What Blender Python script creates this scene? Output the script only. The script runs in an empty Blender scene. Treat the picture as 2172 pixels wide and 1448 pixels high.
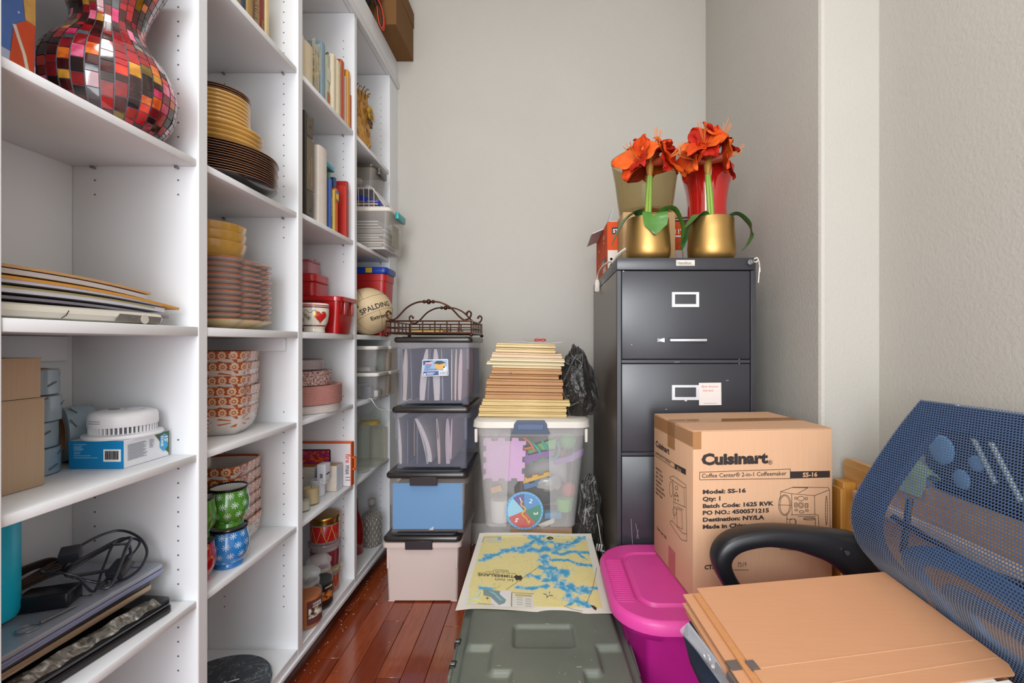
import bpy, bmesh, math, random
from mathutils import Vector, Matrix, noise
R = random.Random(7)
PI = math.pi
sc = bpy.context.scene
COL = sc.collection
# ------------------------------------------------------------------ camera, world, lights, exposure
F = 965.0                       # focal length in pixels of the 2172 px wide frame
CH = 1.05                       # camera height
cam_d = bpy.data.cameras.new('camera')
cam_d.sensor_width = 36.0
cam_d.lens = F / 2172 * 36
cam_d.shift_x = (1086 - 1152) / 2172
cam_d.shift_y = (728 - 724) / 2172
cam_d.clip_start = 0.02
cam = bpy.data.objects.new('camera', cam_d)
COL.objects.link(cam)
cam.location = (0, 0, CH)
cam.rotation_euler = (PI / 2, 0, 0)
sc.camera = cam
w = bpy.data.worlds.new('world')
sc.world = w
w.use_nodes = True
w.node_tree.nodes['Background'].inputs[0].default_value = (0.95, 0.98, 1.0, 1)
w.node_tree.nodes['Background'].inputs[1].default_value = 1.0
def area(name, loc, target, size, size_y, power, color=(1, 1, 1)):
    d = bpy.data.lights.new(name, 'AREA')
    d.shape = 'RECTANGLE'; d.size = size; d.size_y = size_y; d.energy = power; d.color = color
    o = bpy.data.objects.new(name, d); COL.objects.link(o)
    o.location = loc
    o.rotation_euler = (Vector(target) - Vector(loc)).to_track_quat('-Z', 'Y').to_euler()
    return o
area('window_daylight', (0.1, -1.9, 1.3), (0.0, 2.0, 1.0), 1.8, 2.5, 60, (0.88, 0.945, 1.0))
area('added_fill_light', (-0.55, -1.3, 1.5), (0.9, 1.1, 0.8), 1.0, 1.3, 46, (0.97, 0.985, 1.0))  # unseen fill lamp, added to brighten the right wall and front faces
area('ceiling_lamp', (-0.35, 0.3, 3.02), (-0.1, 0.9, 0), 0.8, 0.8, 20, (1.0, 0.985, 0.95))
vs = sc.view_settings
vs.view_transform = 'Standard'; vs.look = 'None'; vs.gamma = 1.0; vs.use_curve_mapping = False
vs.exposure = 0.0
sc.cycles.max_bounces = 10
sc.cycles.transparent_max_bounces = 24
sc.cycles.transmission_bounces = 10
sc.cycles.caustics_reflective = False
sc.cycles.caustics_refractive = False

def at(px, py, y):
    """a point of the room seen at photograph pixel px,py and standing y metres away from the camera"""
    return Vector(((px - 1152) / F * y, y, CH - (py - 728) / F * y))

def onplane(px, py, fr):
    """where the sight line through px,py meets the plane fr; returned in the plane's own two coordinates"""
    o, u, v, n = fr
    c = Vector((0, 0, CH)); d = Vector(((px - 1152) / F, 1, -(py - 728) / F))
    p = c + d * ((o - c).dot(n) / d.dot(n)) - o
    return (p.dot(u), p.dot(v))
# ------------------------------------------------------------------ colours and materials
def lin(c):
    c = c.lstrip('#')
    o = []
    for i in (0, 2, 4):
        v = int(c[i:i + 2], 16) / 255
        o.append(v / 12.92 if v <= 0.04045 else ((v + 0.055) / 1.055) ** 2.4)
    return tuple(o)
def c4(c): return (*lin(c), 1.0) if isinstance(c, str) else (*c, 1.0)
MATS = {}
class NT:
    """a small wrapper for building node trees"""
    def __init__(s, name):
        s.m = bpy.data.materials.new(name); s.m.use_nodes = True
        s.t = s.m.node_tree; s.n = s.t.nodes; s.l = s.t.links
        s.b = s.n['Principled BSDF']; s.out = s.n['Material Output']
    def new(s, typ, **kw):
        n = s.n.new(typ)
        for k, v in kw.items(): setattr(n, k, v)
        return n
    def link(s, a, b): s.l.new(a, b)
    def val(s, sock, v):
        if isinstance(v, bpy.types.NodeSocket): s.l.new(v, sock)
        elif isinstance(v, (int, float)): sock.default_value = v
        else: sock.default_value = v
    def math(s, op, a, b=0.0, c=None):
        n = s.new('ShaderNodeMath', operation=op)
        s.val(n.inputs[0], a); s.val(n.inputs[1], b)
        if c is not None: s.val(n.inputs[2], c)
        return n.outputs[0]
    def mix(s, f, a, b):
        n = s.new('ShaderNodeMix', data_type='RGBA')
        s.val(n.inputs[0], f)
        s.val(n.inputs[6], c4(a) if isinstance(a, (str, tuple)) else a)
        s.val(n.inputs[7], c4(b) if isinstance(b, (str, tuple)) else b)
        return n.outputs[2]
    def coord(s, which='Object'): return s.new('ShaderNodeTexCoord').outputs[which]
    def mapping(s, v, scale=(1, 1, 1), loc=(0, 0, 0), rot=(0, 0, 0)):
        n = s.new('ShaderNodeMapping')
        s.l.new(v, n.inputs[0]); n.inputs['Scale'].default_value = scale
        n.inputs['Location'].default_value = loc; n.inputs['Rotation'].default_value = rot
        return n.outputs[0]
    def noise(s, scale, detail=4, vec=None, rough=0.5, dist=0.0):
        n = s.new('ShaderNodeTexNoise')
        n.inputs['Scale'].default_value = scale; n.inputs['Detail'].default_value = detail
        n.inputs['Roughness'].default_value = rough; n.inputs['Distortion'].default_value = dist
        s.l.new(vec if vec is not None else s.coord(), n.inputs['Vector'])
        return n.outputs['Fac']
    def ramp(s, f, stops):
        n = s.new('ShaderNodeValToRGB')
        e = n.color_ramp.elements
        while len(e) < len(stops): e.new(0.5)
        for i, (p, c) in enumerate(stops):
            e[i].position = p; e[i].color = c4(c)
        s.val(n.inputs[0], f)
        return n.outputs[0]
    def sep(s, v):
        n = s.new('ShaderNodeSeparateXYZ'); s.l.new(v, n.inputs[0]); return n.outputs
    def bump(s, h, strength=0.2, dist=0.002):
        n = s.new('ShaderNodeBump'); n.inputs['Strength'].default_value = strength
        n.inputs['Distance'].default_value = dist
        s.l.new(h, n.inputs['Height']); s.l.new(n.outputs[0], s.b.inputs['Normal'])
    def base(s, c): s.val(s.b.inputs['Base Color'], c4(c) if isinstance(c, (str, tuple)) else c)
    def set(s, rough=None, metal=None, spec=None, coat=None, trans=None, ior=None, sheen=None):
        i = s.b.inputs
        if rough is not None: s.val(i['Roughness'], rough)
        if metal is not None: i['Metallic'].default_value = metal
        if spec is not None: i['Specular IOR Level'].default_value = spec
        if coat is not None: i['Coat Weight'].default_value = coat; i['Coat Roughness'].default_value = 0.08
        if trans is not None: i['Transmission Weight'].default_value = trans
        if ior is not None: i['IOR'].default_value = ior
        if sheen is not None: i['Sheen Weight'].default_value = sheen
    def see_through(s, amount, tint='ffffff'):
        t = s.new('ShaderNodeBsdfTransparent'); t.inputs[0].default_value = c4(tint)
        mx = s.new('ShaderNodeMixShader'); s.val(mx.inputs[0], amount)
        s.l.new(s.b.outputs[0], mx.inputs[1]); s.l.new(t.outputs[0], mx.inputs[2])
        s.l.new(mx.outputs[0], s.out.inputs[0])
def M(color, rough=0.5, metal=0.0, var=0.05, vs_=18, bump=0.0, bs=200, spec=None, coat=None, clear=None, tint='ffffff', sheen=None):
    """plain procedural material: a colour with faint cloudy variation and fine relief; clear = share of see-through"""
    key = (color, rough, metal, var, vs_, bump, bs, spec, coat, clear, tint, sheen)
    if key in MATS: return MATS[key]
    t = NT('m_' + str(color))
    c = lin(color)
    if var:
        lo = tuple(max(0, v * (1 - var)) for v in c); hi = tuple(min(1, v * (1 + var)) for v in c)
        t.base(t.mix(t.noise(vs_, 4), lo, hi))
    else: t.base(color)
    t.set(rough, metal, spec, coat, sheen=sheen)
    if bump: t.bump(t.noise(bs, 3), bump)
    if clear is not None: t.see_through(clear, tint)
    MATS[key] = t.m
    return t.m
def glass(name, tint, clear=0.97, rough=0.03):
    if name in MATS: return MATS[name]
    t = NT(name)
    t.base(tint); t.set(rough, spec=0.6)
    lw = t.new('ShaderNodeLayerWeight'); lw.inputs[0].default_value = 0.35
    f = t.math('MULTIPLY', t.math('SUBTRACT', 1.0, t.math('POWER', lw.outputs['Facing'], 3.5)), clear)
    t.see_through(f, tuple(v ** .18 for v in lin(tint)))
    MATS[name] = t.m
    return t.m

# ------------------------------------------------------------------ mesh building
ORG = {}
class MB:
    def __init__(s):
        s.bm = bmesh.new(); s.uv = s.bm.loops.layers.uv.new('uv')
    def _xf(s, vs, mat):
        if mat is not None:
            for v in vs: v.co = mat @ v.co
    def box(s, x0, x1, y0, y1, z0, z1, bev=0.0, seg=2, mat=None):
        bm = s.bm
        if x1 < x0: x0, x1 = x1, x0
        if y1 < y0: y0, y1 = y1, y0
        v = [bm.verts.new((x, y, z)) for z in (z0, z1) for y in (y0, y1) for x in (x0, x1)]
        fs = [bm.faces.new([v[i] for i in q]) for q in ((0, 2, 3, 1), (4, 5, 7, 6), (0, 1, 5, 4), (2, 6, 7, 3), (0, 4, 6, 2), (1, 3, 7, 5))]
        if bev > 0:
            e = list({e for f in fs for e in f.edges})
            r = bmesh.ops.bevel(bm, geom=e, offset=min(bev, abs(x1 - x0) * .45, abs(y1 - y0) * .45, abs(z1 - z0) * .45), segments=seg, profile=0.5, affect='EDGES')
            vs = list({vv for f in r['faces'] for vv in f.verts} | {x for x in v if x.is_valid})
        else: vs = v
        s._xf(vs, mat)
        return s
    def bx(s, c, d, bev=0.0, mat=None):
        return s.box(c[0] - d[0] / 2, c[0] + d[0] / 2, c[1] - d[1] / 2, c[1] + d[1] / 2, c[2] - d[2] / 2, c[2] + d[2] / 2, bev, 2, mat)
    def loft(s, rings, caps=(True, True), closed=True, uv=True, mat=None):
        """rings: lists of 3D points, equal length"""
        bm = s.bm; n = len(rings[0])
        vv = [[bm.verts.new(p) for p in r] for r in rings]
        for i in range(len(vv) - 1):
            for j in range(n if closed else n - 1):
                k = (j + 1) % n
                try: f = bm.faces.new((vv[i][j], vv[i][k], vv[i + 1][k], vv[i + 1][j]))
                except ValueError: continue
                if uv:
                    for lp, (a, b) in zip(f.loops, ((j, i), (j + 1, i), (j + 1, i + 1), (j, i + 1))):
                        lp[s.uv].uv = (a / n, b / (len(vv) - 1))
        if closed and caps[0] and n > 2:
            try: bm.faces.new(list(reversed(vv[0])))
            except ValueError: pass
        if closed and caps[1] and n > 2:
            try: bm.faces.new(vv[-1])
            except ValueError: pass
        s._xf([v for r in vv for v in r], mat)
        return s
    def lathe(s, prof, cx=0, cy=0, seg=32, rf=None, caps=(True, True), mat=None):
        """prof: (radius, z); rf(theta) scales the radius"""
        rings = []
        for r, z in prof:
            r = max(r, 0.0004)
            rings.append([(cx + r * (rf(2 * PI * j / seg) if rf else 1) * math.cos(2 * PI * j / seg),
                           cy + r * (rf(2 * PI * j / seg) if rf else 1) * math.sin(2 * PI * j / seg), z) for j in range(seg)])
        return s.loft(rings, caps, mat=mat)
    def prism(s, pts, z0, z1, mat=None, bev=0.0):
        """pts: 2D outline (counter-clockwise), extruded from z0 to z1"""
        if bev:
            c = Vector((sum(p[0] for p in pts) / len(pts), sum(p[1] for p in pts) / len(pts)))
            def ins(d): return [tuple(Vector(p) - (Vector(p) - c).normalized() * d) for p in pts]
            a = ins(bev)
            rings = [[(*p, z0) for p in a], [(*p, z0 + bev) for p in pts], [(*p, z1 - bev) for p in pts], [(*p, z1) for p in a]]
        else: rings = [[(*p, z0) for p in pts], [(*p, z1) for p in pts]]
        return s.loft(rings, mat=mat)
    def tube(s, pts, r, seg=8, closed=False, mat=None):
        pts = [Vector(p) for p in pts]; n = len(pts)
        rings = []; up = None
        for i, p in enumerate(pts):
            a = pts[(i - 1) % n] if (closed or i) else p
            b = pts[(i + 1) % n] if (closed or i < n - 1) else p
            d = (b - a)
            if d.length < 1e-9: d = Vector((0, 0, 1))
            d.normalize()
            if up is None: up = Vector((0, 0, 1)) if abs(d.z) < .9 else Vector((1, 0, 0))
            x = up - d * up.dot(d)
            if x.length < 1e-6: x = d.orthogonal()
            x.normalize(); y = d.cross(x); up = x
            rr = r[i] if isinstance(r, (list, tuple)) else r
            rings.append([p + (x * math.cos(2 * PI * j / seg) + y * math.sin(2 * PI * j / seg)) * rr for j in range(seg)])
        if closed: rings.append(rings[0])
        return s.loft(rings, (not closed, not closed), mat=mat)
    def ball(s, c, r, seg=16, sx=1, sy=1, sz=1):
        prof = []
        k = seg // 2
        for i in range(k + 1):
            a = -PI / 2 + PI * i / k
            prof.append((math.cos(a), math.sin(a)))
        rings = [[(c[0] + sx * r * q * math.cos(2 * PI * j / seg), c[1] + sy * r * q * math.sin(2 * PI * j / seg), c[2] + sz * r * z) for j in range(seg)] for q, z in ((max(q, .001), z) for q, z in prof)]
        return s.loft(rings)
    def face(s, pts, uvs=None):
        f = s.bm.faces.new([s.bm.verts.new(p) for p in pts])
        if uvs:
            for lp, u in zip(f.loops, uvs): lp[s.uv].uv = u
        return s
    def plate(s, fr, pts2, t=0.0006):
        """a thin flat piece on the plane fr (origin, u, v, n): print, sticker, inlay"""
        o, u, v, n = fr
        a = [o + u * x + v * y + n * 0.0002 for x, y in pts2]
        return s.loft([a, [p + n * t for p in a]], uv=False)
    def rect(s, fr, x0, y0, x1, y1, t=0.0006):
        return s.plate(fr, [(x0, y0), (x1, y0), (x1, y1), (x0, y1)], t)
    def line(s, fr, pts2, wd, t=0.0006, closed=False):
        n = len(pts2)
        for i in range(n if closed else n - 1):
            a = Vector(pts2[i]); b = Vector(pts2[(i + 1) % n]); d = b - a
            if d.length < 1e-7: continue
            d.normalize(); p = Vector((-d.y, d.x)) * wd / 2; e = d * wd / 2
            s.plate(fr, [tuple(a - e - p), tuple(b + e - p), tuple(b + e + p), tuple(a - e + p)], t)
        return s
    def grid(s, fn, nu, nv, thick=0.0):
        """fn(u,v)->point, a sheet; thick gives it a back and closed edges"""
        bm = s.bm
        if thick:
            e = 1e-3; rings = []
            for i in range(nu + 1):
                u = i / nu; top = []; bot = []
                for j in range(nv + 1):
                    v = j / nv; p = Vector(fn(u, v))
                    du = Vector(fn(min(u + e, 1), v)) - Vector(fn(max(u - e, 0), v)); dv = Vector(fn(u, min(v + e, 1))) - Vector(fn(u, max(v - e, 0)))
                    nn = du.cross(dv); nn = nn.normalized() if nn.length > 1e-12 else Vector((0, 0, 1))
                    top.append(p); bot.append(p - nn * thick)
                rings.append(top + bot[::-1])
            return s.loft(rings)
        vv = [[bm.verts.new(fn(i / nu, j / nv)) for j in range(nv + 1)] for i in range(nu + 1)]
        for i in range(nu):
            for j in range(nv):
                f = bm.faces.new((vv[i][j], vv[i + 1][j], vv[i + 1][j + 1], vv[i][j + 1]))
                for lp, (a, b) in zip(f.loops, ((i, j), (i + 1, j), (i + 1, j + 1), (i, j + 1))): lp[s.uv].uv = (a / nu, b / nv)
        return s
    def build(s, name, mat, parent=None, smooth=40, world=None, loc=None, rot=None):
        bm = s.bm
        bmesh.ops.recalc_face_normals(bm, faces=bm.faces)
        if world is None and parent is not None and parent in ORG: world = True
        if world and parent is not None:
            o_ = ORG[parent]
            for v in bm.verts: v.co -= o_
        me = bpy.data.meshes.new(name); bm.to_mesh(me); bm.free()
        if smooth:
            for p in me.polygons: p.use_smooth = True
            me.set_sharp_from_angle(angle=math.radians(smooth))
        if mat is not None: me.materials.append(mat)
        o = bpy.data.objects.new(name, me); COL.objects.link(o)
        if parent is not None:
            o.parent = parent
            if parent in ORG: ORG[o] = ORG[parent]
        if loc is not None: o.location = loc
        if rot is not None: o.rotation_euler = rot if not isinstance(rot, (int, float)) else (0, 0, rot)
        return o
    def one(s, name, mat, label, cat, group=None, base=None, smooth=40):
        """a thing that is one mesh, given in room coordinates; base = its foot point"""
        if base is not None:
            b = Vector(base)
            for v in s.bm.verts: v.co -= b
        o = s.build(name, mat, None, smooth)
        if base is not None: o.location = base; ORG[o] = Vector(base)
        return tag(o, label, cat, group)
def tag(o, label=None, cat=None, group=None, kind=None):
    if label: o['label'] = label
    if cat: o['category'] = cat
    if group: o['group'] = group
    if kind: o['kind'] = kind
    return o
def thing(name, label, cat, loc=(0, 0, 0), rot=0, group=None, world=False):
    """an Empty at the foot of the thing; world=True lets its parts be given in room coordinates"""
    o = bpy.data.objects.new(name, None); COL.objects.link(o)
    o.empty_display_size = 0.02
    o.location = loc
    o.rotation_euler = (0, 0, rot) if isinstance(rot, (int, float)) else rot
    if world: ORG[o] = Vector(loc)
    return tag(o, label, cat, group)
def structure(mb, name, mat, smooth=40): return tag(mb.build(name, mat, None, smooth), kind='structure')
def dup(o, loc=None, rot=None, label=None, group=None, parent=None):
    c = o.copy(); COL.objects.link(c)
    if parent is not None: c.parent = parent
    if loc is not None: c.location = loc
    if rot is not None: c.rotation_euler = (0, 0, rot) if isinstance(rot, (int, float)) else rot
    if label: c['label'] = label
    if group: c['group'] = group
    for ch in list(o.children): dup(ch, parent=c)
    return c
def frame(o, u, v):
    o = Vector(o); u = Vector(u).normalized(); v = Vector(v); v = (v - u * v.dot(u)).normalized()
    return (o, u, v, u.cross(v))
def text(body, size, mat, parent, fr, x=0, y=0, bold=0.0, align='LEFT', name='lettering', squeeze=1.0, t=0.0005, spacing=1.0, shear=0.0):
    """flat lettering laid on the plane fr of a thing"""
    cu = bpy.data.curves.new('t', 'FONT'); cu.body = body; cu.size = size; cu.align_x = align
    cu.offset = bold; cu.resolution_u = 2; cu.space_character = spacing; cu.shear = shear; cu.extrude = 0
    ob = bpy.data.objects.new('t', cu); COL.objects.link(ob)
    dg = bpy.context.evaluated_depsgraph_get()
    me = bpy.data.meshes.new_from_object(ob.evaluated_get(dg))
    bpy.data.objects.remove(ob); bpy.data.curves.remove(cu)
    o, u, v, n = fr
    sub = ORG.get(parent, Vector((0, 0, 0)))
    for vt in me.vertices:
        vt.co = o + u * (x + vt.co.x * squeeze) + v * (y + vt.co.y) + n * t - sub
    me.name = name; me.materials.clear(); me.materials.append(mat)
    q = bpy.data.objects.new(name, me); COL.objects.link(q); q.parent = parent
    if parent in ORG: ORG[q] = ORG[parent]
    return q
def rrect(x0, x1, y0, y1, r, n=5):
    pts = []
    for cx, cy, a in ((x1 - r, y1 - r, 0), (x0 + r, y1 - r, 90), (x0 + r, y0 + r, 180), (x1 - r, y0 + r, 270)):
        for i in range(n + 1):
            t = math.radians(a + 90 * i / n); pts.append((cx + r * math.cos(t), cy + r * math.sin(t)))
    return pts
def circ(r, n=24, cx=0, cy=0, a0=0): return [(cx + r * math.cos(a0 + 2 * PI * i / n), cy + r * math.sin(a0 + 2 * PI * i / n)) for i in range(n)]
def spline(pts, n=6, closed=False):
    P = [Vector(p) for p in pts]; k = len(P); out = []
    for i in range(k if closed else k - 1):
        p1, p2 = P[i], P[(i + 1) % k]
        p0 = P[(i - 1) % k] if (closed or i) else p1; p3 = P[(i + 2) % k] if (closed or i + 2 < k) else p2
        for j in range(n):
            t = j / n
            out.append(.5 * ((2 * p1) + (p2 - p0) * t + (2 * p0 - 5 * p1 + 4 * p2 - p3) * t * t + (3 * p1 - p0 - 3 * p2 + p3) * t ** 3))
    if not closed: out.append(P[-1])
    return out
ORD = ['lowest', 'second', 'third', 'fourth', 'fifth', 'sixth', 'seventh', 'eighth', 'ninth', 'tenth', 'eleventh', 'twelfth', 'thirteenth']
def nth(i, n):
    return 'lowest' if i == 0 else ('topmost' if i == n - 1 else ORD[i] + ' from the bottom')
# ------------------------------------------------------------------ shared materials
def wall_mat():
    t = NT('wall_paint')
    t.base(t.mix(t.noise(3, 3), 'b7b3ab', 'bdb9b1')); t.set(0.55, spec=0.35)
    t.bump(t.noise(110, 4, rough=0.6), 0.35, 0.004)
    return t.m
WALL = wall_mat()
def shelf_mat():
    t = NT('shelf_paint')
    t.base(t.mix(t.noise(5, 3), 'e1e3e6', 'e6e7ea')); t.set(0.42, spec=0.4)
    return t.m
WHITE = shelf_mat()
def plank_mat(i):
    t = NT('cherry_plank')
    hues = (('742f17', '8e4020'), ('7d3519', '994826'), ('6e2b15', '86391c'), ('83391d', '9e4d2a'), ('77331a', '904226'), ('7e3a16', '9c4f20'))
    a, b = hues[i % len(hues)]
    v = t.mapping(t.coord(), scale=(26, 2.2, 26), loc=(i * 3.1, i * 1.7, 0))
    g = t.noise(4, 7, v, 0.62, 1.2)
    t.base(t.ramp(g, ((0.3, a), (0.7, b))))
    t.set(t.math('MULTIPLY_ADD', t.noise(9, 3), 0.12, 0.12), spec=0.5, coat=0.4)
    return t.m
PLANKS = [plank_mat(i) for i in range(6)]
def wood_mat(name, a, b, axis=2, rough=0.4, scale=1.0):
    t = NT(name)
    sc_ = [24 * scale] * 3; sc_[axis] = 1.6 * scale
    g = t.noise(3, 6, t.mapping(t.coord(), scale=tuple(sc_)), 0.6, 0.8)
    t.base(t.ramp(g, ((0.3, a), (0.72, b)))); t.set(rough)
    t.bump(g, 0.08)
    return t.m
def card_mat(name, a, b, axis=2):
    t = NT(name)
    sc_ = [120] * 3; sc_[axis] = 4
    g = t.noise(2, 4, t.mapping(t.coord(), scale=tuple(sc_)), 0.6)
    t.base(t.mix(t.math('MULTIPLY_ADD', g, 0.7, t.math('MULTIPLY', t.noise(9, 4), 0.3)), a, b)); t.set(0.75, spec=0.25)
    t.bump(g, 0.06)
    return t.m
CARD = card_mat('cardboard', 'b88d68', 'c79d78')
CARD2 = card_mat('pale_cardboard', 'b49a80', 'c4ab90')
INK = M('2b2322', 0.6, var=0.03)
PAPER = M('e6e4de', 0.7, var=0.03)
BLACKPL = M('1b1a1d', 0.3, var=0.1)
CHROME = M('c9c9cc', 0.18, 1.0, var=0.03)
STEEL = M('9a9895', 0.35, 1.0, var=0.05)
GOLD = M('b98d47', 0.28, 1.0, var=0.05)

# ------------------------------------------------------------------ the room
XL, XR, XR2, YB, YS, YF, ZC = -1.06, 0.854, 1.034, 2.389, 1.40, -2.4, 3.06
structure(MB().box(XL - .08, XR2 + .3, YB, YB + .1, 0, ZC), 'wall_back', WALL)
structure(MB().box(XL - .1, XL, YF, YB, 0, ZC), 'wall_left', WALL)
structure(MB().prism([(XR, YS + .012), (XR, YB), (XR2 + .3, YB), (XR2 + .3, YS), (XR + .012, YS), (XR + .004, YS + .004)], 0, ZC), 'wall_right', WALL, 20)
structure(MB().box(XR2, XR2 + .1, YF, YS, 0, ZC), 'wall_right_near', WALL)
structure(MB().box(XL - .1, XR2 + .3, YF - .1, YB + .1, ZC, ZC + .08), 'ceiling', M('e6e4df', 0.7, var=0.02))
# floor: dark bed with single planks lying on it
fl = structure(MB().box(XL, XR2 + .2, YF, YB, -.06, -.012), 'floor', M('3a160a', 0.6))
pw = 0.0775
x0 = -0.757 - 3 * pw
meshes = {}
ci = 0
x = x0
while x < 1.0:
    y = 0.62 - R.uniform(0, .5)
    while y < YB:
        ln = R.choice((.35, .5, .62, .8, .95, 1.1))
        y1 = min(y + ln, YB)
        ya = max(y, .55)
        if y1 - ya > .03:
            mb = MB().box(x + .0006, min(x + pw - .0006, XR2 if y < YS else XR), ya + .0006, y1 - .0006, -.012, R.uniform(-.0004, .0002), 0.0012, 1)
            mb.build('floor_plank', PLANKS[R.randrange(6)], fl)
        y = y1
    x += pw
tag(MB().box(x0, XR2, YF, .55, -.012, 0).build('plank_field', PLANKS[0], fl), kind='stuff')
sp = MB()
for k in range(90):
    yy = R.uniform(1.15, 2.2); xx = -.775 + abs(R.gauss(0, .05))
    if k % 6 == 0: xx = R.uniform(-.75, -.42)
    s_ = R.uniform(.0012, .0032); a = R.uniform(0, 6)
    sp.rect(frame((xx, yy, .0004), (math.cos(a), math.sin(a), 0), (-math.sin(a), math.cos(a), 0)), 0, 0, s_ * R.choice((1, 1, 2.2)), s_ * .7, .0006)
tag(sp.build('dust_speck', M('d8cfc4', .8), fl), kind='stuff')
BASEB = M('e2e0da', 0.4, var=0.02)
structure(MB().box(-.62, XR, YB - .014, YB, 0, .11, .004), 'baseboard_back', BASEB)
structure(MB().box(XR - .014, XR, YS + .02, YB - .014, 0, .11, .004), 'baseboard_right', BASEB)
qr = MB()
n = 6
ring = [(-.782, 0)] + [(-.802 + .02 * math.cos(a * PI / 2 / n), .022 * math.sin(a * PI / 2 / n)) for a in range(n + 1)] + [(-.802, 0)]
qr.loft([[(p[0], yy, p[1]) for p in ring[1:]] for yy in (.3, YB - .002)])
structure(qr, 'trim_1', M('4a1d0e', 0.25, var=0.2))

# ------------------------------------------------------------------ the white built-in shelving along the left wall
XF, XK = -.765, -1.045
DV = [(.6186, .6436), (1.010, 1.0375), (1.421, 1.4475), (1.8456, 1.869), (2.271, 2.295)]
BAYS = [(.6436, 1.010), (1.0375, 1.421), (1.4475, 1.8456), (1.869, 2.271)]
Z_BOT, Z4, Z3, Z2, ZU, ZTOP = .095, .479, .8037, 1.0867, 1.911, 2.391
Z1 = (1.459, 1.459, 1.467, 1.471)
SH = thing('built_in_bookcase', 'white built-in bookcase with four bays of shelves along the left wall', 'bookcase', (-.9, 1.5, 0), world=True)
for i, (a, b) in enumerate(DV):
    MB().box(XK, XF, a, b, .06, ZTOP - .0005, .0015, 1).build('divider', WHITE, SH)
MB().box(XF - .02, XF + .0, DV[4][1] + .0005, YB - .001, .06, ZTOP - .0005, .001, 1).build('filler_strip', WHITE, SH)
MB().box(XK - .012, XK, .6, YB - .002, .06, 2.5).build('back_panel', WHITE, SH)
pins = MB(); holes = MB()
for i, (a, b) in enumerate(BAYS):
    MB().box(XK, XF - .001, a, b, .06, Z_BOT, .0015, 1).build('bottom_board', WHITE, SH)
    for z, th in ((Z4, .0165), (Z3, .0165), (Z2, .0205), (Z1[i], .0165), (ZU, .0175)):
        fr = XF - (.004 if z != Z2 else .0005)
        MB().box(XK, fr, a + .0008, b - .0008, z - th, z, .002, 2).build('shelf', WHITE, SH)
        if z != Z2:
            for xx in (-.81, -.995):
                pins.tube([(xx, b + .001, z - th - .004), (xx, b - .009, z - th - .004)], .003, 8)
    MB().box(XK, XF - .019, a - .02, b + .02, ZTOP, ZTOP + .02).build('top_board', WHITE, SH)
    for xx in (-.81, -.995):
        for zlo, zhi in ((.2, .78), (.815, .855), (1.355, 1.445), (1.485, 2.3)):
            z = math.ceil((zlo - .1) / .032) * .032 + .1
            while z < zhi:
                if all(abs(z - s_) > .021 for s_ in (Z4, Z3, Z2, Z1[i], ZU)):
                    holes.tube([(xx, b + .002, z), (xx, b - .0004, z)], .0022, 6)
                z += .032
tag(holes.build('pin_hole', M('55555a', 0.7), SH), kind='stuff')
tag(pins.build('shelf_pin', STEEL, SH), kind='stuff')
MB().box(XF - .0015, XF + .006, .6, YB - .001, .058, .072, .002, 1).build('bottom_edge_trim', WHITE, SH)
MB().box(XF - .018, XF, .6, YB - .001, ZTOP, 2.526, .002, 1).build('fascia', WHITE, SH)
MB().box(XF, XF + .011, .6, YB - .001, ZTOP - .008, ZTOP + .022, .004, 2).build('fascia_moulding', WHITE, SH)
MB().box(XK, XF - .019, .6, YB - .001, 2.5, 2.526).build('cabinet_top', WHITE, SH)
MB().box(XK, XK + .018, .645, .985, Z2 - .075, Z2 - .0207, .004, 2).build('cleat', WHITE, SH)
MB().box(XK + .0, XF - .035, BAYS[1][1] - .016, BAYS[1][1] - .001, Z2 - .06, Z2 - .0207, .002, 1).build('cleat', WHITE, SH)
MB().box(-.82, -.802, .6, YB - .002, 0, .06).build('toe_kick', M('3a150b', 0.35, var=0.2), SH)
# ================================================================== FIRST BAY
Z1a = Z1[0]
# ---- mosaic vase
def vase_profile():
    pts = [(.062, 0), (.080, .010), (.098, .042), (.1045, .08), (.1, .113), (.084, .148), (.064, .175), (.0535, .2), (.054, .217), (.064, .252), (.083, .3), (.098, .335)]
    return [(p.x, p.z) for p in spline([(r, 0, z) for r, z in pts], 5)]
VP_ = vase_profile()
vloc = Vector((-.8525, .893, Z1a + .0005))
V = thing('mosaic_vase', 'hourglass vase covered in red, pink and black glass mosaic tiles on the top shelf', 'vase', vloc)
MB().lathe(VP_ + [(.09, .33), (.045, .21), (.08, .09), (.05, .02)], seg=48).build('vase_body', M('77757d', 0.7, var=0.12, vs_=60), V)
def tile_mat(i):
    t = NT('mosaic_glass')
    a, b = (('8c0f16', 'c01a22'), ('c9201f', 'e8452f'), ('b81848', 'e8437e'), ('160607', '2d0b0d'), ('1c0a0c', '4a0e12'), ('c4471a', 'e9812c'), ('6b0f18', '9c1420'), ('a8690f', 'd9a23a'), ('454a50', '6b6f75'), ('d84a72', 'f08cae'), ('59430f', '7a6216'), ('7e0f12', 'a8141c'))[i]
    t.base(t.ramp(t.noise(26, 3, dist=1.5), ((0.35, a), (0.65, b)))); t.set(0.1, spec=0.8, coat=0.7)
    t.bump(t.noise(60, 2), 0.25, 0.001)
    return t.m
TM = [tile_mat(i) for i in range(12)]
TW = [0, 0, 0, 1, 2, 3, 3, 3, 3, 3, 4, 4, 4, 4, 4, 5, 6, 6, 6, 6, 7, 8, 9, 10, 11, 11, 11]
cum = [0]
for a, b in zip(VP_, VP_[1:]): cum.append(cum[-1] + math.dist(a, b))
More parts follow.
